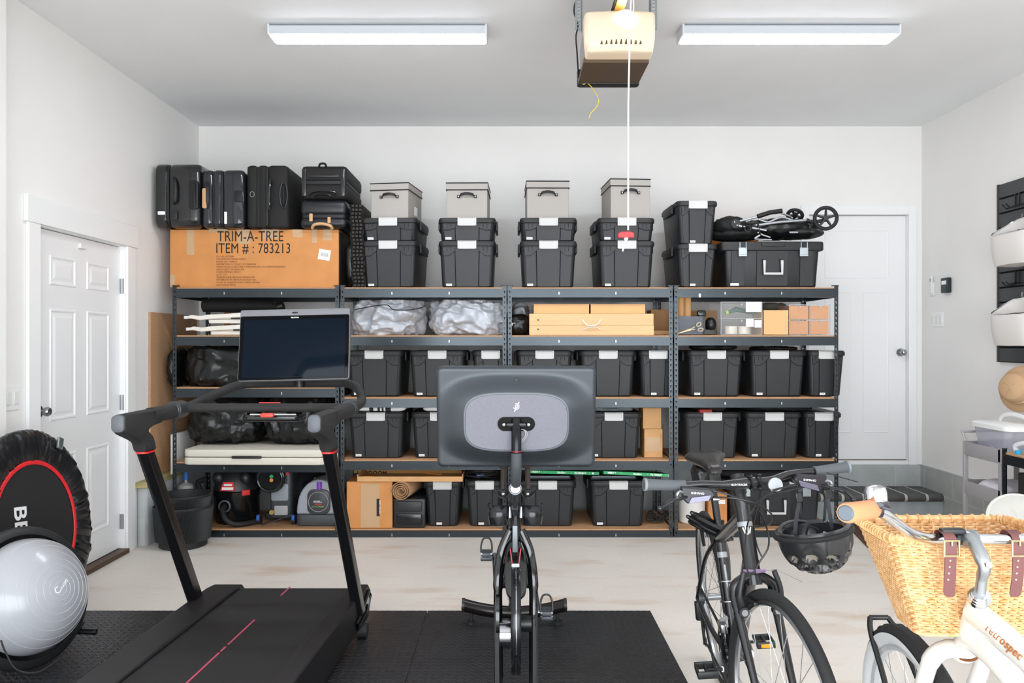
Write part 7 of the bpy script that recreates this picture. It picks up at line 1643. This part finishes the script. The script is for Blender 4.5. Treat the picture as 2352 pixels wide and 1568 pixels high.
b = MB(); q = W(2012, 1153, 1.525); b.lathe([(.0, .034), (.010, .033), (.0185, .029), (.021, .02), (.0215, .004), (.020, 0), (0, 0)], 30, T(*q) @ Matrix.Rotation(R(-6), 4, 'X')); K('bell_dome', b, M_chrome, smooth=40); b = MB(); b.lathe([(.0, 0), (.024, 0), (.0255, .005), (.024, .010), (0, .010)], 30, T(q.x, q.y, q.z-.008)); b.tube([q+Vector((.0, -.02, -.004)), q+Vector((.014, -.028, -.008))], .004, 6); K('bell_base', b, mat('bell_black', '#2a2730', .2))
b = MB(); b.rbox(-.026, .026, -.010, .010, -.006, .006, .006, .004, T(*W(2187, 1219, 1.675))); b.cyl(W(2203, 1236, 1.68)-Vector((.010, 0, 0)), W(2203, 1236, 1.68)+Vector((.010, 0, 0)), .0145, 18); K('clamp_mount', b, M_blk)
# frame tubes
b = MB(); A_ = hset.lerp(crw, .22); b.tube(spline([A_, A_+Vector((-.001, -.15, -.028)), A_+Vector((.008, -.36, -.10)), A_+Vector((.012, -.60, -.30))], 6), [.027]*6+[.024]*12+[.022], 20); K('top_tube', b, M_cream)
b = MB(); A2 = hset.lerp(crw, .74); b.tube(spline([A2, A2+Vector((.012, -.13, -.035)), A2+Vector((.02, -.35, -.22)), A2+Vector((.022, -.45, -.42))], 6), [.026]*6+[.024]*12+[.022], 20); K('down_tube', b, M_cream)
b = MB(); b.tube([Vector((1.012, 1.26, .26)), Vector((.985, 1.06, .72))], .017, 14); K('seat_tube', b, M_cream)
b = MB(); b.tube([Vector((1.01, 1.26, .27)), Vector((1.10, .92, .34))], .010, 10); b.tube([Vector((1.01, 1.26, .27)), Vector((.985, .92, .34))], .010, 10); K('chain_stay', b, M_cream)
b = MB(); b.tube([Vector((.995, 1.10, .62)), Vector((1.10, .92, .34))], .009, 10); b.tube([Vector((.995, 1.10, .62)), Vector((.985, .92, .34))], .009, 10); K('seat_stay', b, M_cream)
b = MB(); b.tube([Vector((.985, 1.06, .72)), Vector((.975, 1.02, .84))], .013, 12); K('seat_post', b, M_chrome)
b = MB(); b.rings([[Vector((.975+sx*w1, y, z)) for sx, z in ((-1, .84), (-.9, .87), (0, .875), (.9, .87), (1, .84), (0, .825))] for y, w1 in ((.86, .06), (.88, .10), (.98, .09), (1.06, .04), (1.14, .015))]); K('saddle', b, mat('saddle_brown', '#5a3528', .5), smooth=50)
dirt = (spline([A_, A_+Vector((-.001, -.15, -.028)), A_+Vector((.008, -.36, -.10))], 6))
q0 = W(2283, 1490, 1.53); q1 = W(2345, 1568, 1.44); dr = (W(2345, 1562, 1.46)-W(2284, 1492, 1.58)).normalized(); up_ = Vector((-.3, -.35, .9)); up_ = (up_-dr*up_.dot(dr)).normalized(); nn = dr.cross(up_)
Mtx = Matrix(((dr.x, up_.x, nn.x, 0), (dr.y, up_.y, nn.y, 0), (dr.z, up_.z, nn.z, 0), (0, 0, 0, 1)))
A_mid = A_ + Vector((0, -.045, -.008)) - Vector((.0, .0, .0)); sd = Vector((-.45, -.25, .85)).normalized()
dr2 = Vector((0, -.98, -.18)).normalized(); sdp = (Vector((-.80, -.1, .50)) - dr2*Vector((-.80, -.1, .50)).dot(dr2)).normalized(); upv = sdp.cross(dr2)
Mtx = Matrix(((dr2.x, upv.x, sdp.x, 0), (dr2.y, upv.y, sdp.y, 0), (dr2.z, upv.z, sdp.z, 0), (0, 0, 0, 1)))
text('retrospec', .024, mat('copper_ink', '#B97B4A', .4, .4), t, TI @ T(*(A_mid+dr2*.035+sdp*.0275)) @ Mtx @ T(0, -.010, 0), 'frame_text', ext=.0012, space=1.15)
# fork
axw = TM @ Vector((fw_loc.x, 0, .342))
for s in (-1, 1):
    b = MB(); ex = s*.058; b.tube(spline([crw+Vector((0, .0, -.012)), crw+Vector((ex*.55, .01, -.005)), crw+Vector((ex*1.0, .03, -.035)), crw+Vector((ex*1.05, .07, -.12)), Vector((axw.x+ex, axw.y-.03, .45)), Vector((axw.x+ex, axw.y, .342))], 7), [.021]*8+[.020]*8+[.018]*20, 16); K('fork_blade', b, M_cream, smooth=60)
b = MB(); b.ball(crw+Vector((0, .012, -.015)), .03, .03, .022, 18); K('fork_crown', b, M_cream)
# basket support stays (black)
for s in (-1, 1):
    b = MB(); b.tube(spline([Vector((axw.x+s*.060, axw.y, .35)), Vector((axw.x+s*.046, axw.y+.10, .50)), Vector((axw.x+s*.038, axw.y+.20, .600)), Vector((axw.x+s*.025, axw.y+.235, .635))], 6), .0075, 10); K('support_stay', b, M_frame)
b = MB(); b.tube([Vector((axw.x-.025, axw.y+.235, .635)), Vector((axw.x+.025, axw.y+.235, .635))], .0075, 10); K('support_stay', b, M_frame)
# ---------------------------------------------------------------- wicker basket
def wicker_mat():
    m = bpy.data.materials.new('wicker'); m.use_nodes = True; nt = m.node_tree; b = nt.nodes['Principled BSDF']; b.inputs['Roughness'].default_value = .55
    tc = nt.nodes.new('ShaderNodeTexCoord'); n = nt.nodes.new('ShaderNodeTexNoise'); n.inputs['Scale'].default_value = 60; n.inputs['Detail'].default_value = 5; nt.links.new(tc.outputs['Object'], n.inputs['Vector'])
    r = nt.nodes.new('ShaderNodeValToRGB'); r.color_ramp.elements[0].position = .35; r.color_ramp.elements[1].position = .62; r.color_ramp.elements[0].color = lin('#CC9A62'); r.color_ramp.elements[1].color = lin('#E9C08F')
    nt.links.new(n.outputs['Fac'], r.inputs[0]); nt.links.new(r.outputs[0], b.inputs['Base Color']); return m
M_wick = wicker_mat()
bk = thing('wicker_basket', 'golden wicker basket strapped to the chrome handlebar of the cruiser', 'basket', (1.02, 1.82, .74))
BT = [Vector((.832, 1.695, .978)), Vector((1.215, 1.695, .978)), Vector((1.235, 1.955, .965)), Vector((.868, 1.955, .965))]
BBm = [Vector((.900, 1.715, .768)), Vector((1.165, 1.715, .768)), Vector((1.165, 1.875, .760)), Vector((.926, 1.875, .760))]
def per(f, n=160, out=0):
    "rounded perimeter at height fraction f"
    c = [BBm[i].lerp(BT[i], f) for i in range(4)]; cen = sum(c, Vector())/4; o = []
    m = n//4
    for i in range(4):
        p0, p1, p2 = c[i-1], c[i], c[(i+1) % 4]; r = .035
        a = p1+(p0-p1).normalized()*r; e_ = p1+(p2-p1).normalized()*r; nxt = p2+(p1-p2).normalized()*r
        for k in range(8): u = k/8; o.append(a.lerp(p1, u).lerp(p1.lerp(e_, u), u))
        for k in range(m-8): o.append(e_.lerp(nxt, k/(m-8)))
    res = []
    L_ = len(o)
    for k, q in enumerate(o):
        tg = (o[(k+1) % L_]-o[k-1]).normalized(); nr = Vector((tg.y, -tg.x, 0)).normalized()
        res.append((q, nr))
    return res
NR = 34; NP = 200
for layer in range(1):
    b = MB()
    for i in range(NR):
        f = (i+.5)/NR; pr = per(f, NP); L_ = len(pr)
        pts = []
        for k, (q, nr) in enumerate(pr): pts.append(q+nr*(.0024*(1 if ((k//2)+i) % 2 else -1)))
        b.tube(pts, .0031, 5, closed=True, up=(0, 0, 1))
    o = b.build('weave', M_wick, bk, world=True, smooth=60); o['kind'] = 'stuff'
b = MB()
top_ = per(1, NP); bot = per(0, NP)
for k in range(0, len(top_), 4):
    b.tube([bot[k][0], top_[k][0]], .0023, 5)
b.build('upright_stakes', M_wick, bk, world=True)['kind'] = 'stuff'
b = MB(); b.tube([q for q, _ in per(1.02, NP)], .0085, 8, closed=True, up=(0, 0, 1)); pr = per(1.02, 120)
for k in range(0, len(pr), 2):
    q, nr = pr[k]; q2, _ = pr[(k+2) % len(pr)]; b.torus(q.lerp(q2, .5), (q2-q).normalized(), .0098, .0026, 8, 5)
b.build('braided_rim', M_wick, bk, world=True)
b = MB(); b.tube([q for q, _ in per(0.0, NP)], .005, 6, closed=True, up=(0, 0, 1)); b.rings([[q+Vector((0, 0, .004)) for q, _ in per(0, 80)], [q-Vector((0, 0, .002)) for q, _ in per(0, 80)]]); b.build('basket_floor', M_wick, bk, world=True)
M_strap = mat('leather_maroon', '#6d4240', .55); M_buc = mat('buckle_brass', '#C9BC90', .35, .8)
for px, lean_ in ((2174, .003), (2328, -.002)):
    X0 = (px-VX)*1.668/FPX; z0 = CAMH-(1238-VY)*1.67/FPX
    st_ = thing('strap_tmp', None, None); st_.name = 'leather_strap'; st_.parent = bk
    pts = [(X0, 1.70, z0-.006), (X0, 1.69, z0+.014), (X0, 1.672, z0+.017), (X0, 1.655, z0+.008), (X0, 1.651, z0-.010), (X0-.001, 1.651, z0-.04), (X0-.002, 1.651, z0-.07), (X0-.003+lean_*.3, 1.653, z0-.095), (X0-.004+lean_, 1.655, z0-.118)]
    sp = spline(pts, 6); n = len(sp); rg = []
    for i, q in enumerate(sp):
        w1 = .0122*(1 if i < n-4 else math.sqrt(max(.06, 1-((i-(n-4))/3.6)**2))); rg.append([q+Vector((-w1, -.0012, 0)), q+Vector((w1, -.0012, 0)), q+Vector((w1, .0012, 0)), q+Vector((-w1, .0012, 0))])
    b = MB(); b.rings(rg); b.build('strap_body', M_strap, st_, world=True, smooth=50);
    b = MB(); zc = z0-.014; b.tube([(X0-.0155, 1.648, zc+.016), (X0+.0155, 1.648, zc+.016), (X0+.0155, 1.648, zc-.016), (X0-.0155, 1.648, zc-.016)], .0030, 6, closed=True, up=(0, 1, 0)); b.tube([(X0, 1.647, zc+.016), (X0, 1.647, zc+.006)], .0018, 6); b.build('buckle', M_buc, st_, world=True)
    b = MB()
    for k in range(4): b.disc((X0-.003-.0012*k, 1.6498+.0004*k-.0012, z0-.040-.0135*k), (0, 1, 0), .0020, .001, 10)
    b.build('strap_hole', mat('hole_pale', '#C9A79A', .6), st_, world=True)
texts_to_mesh()
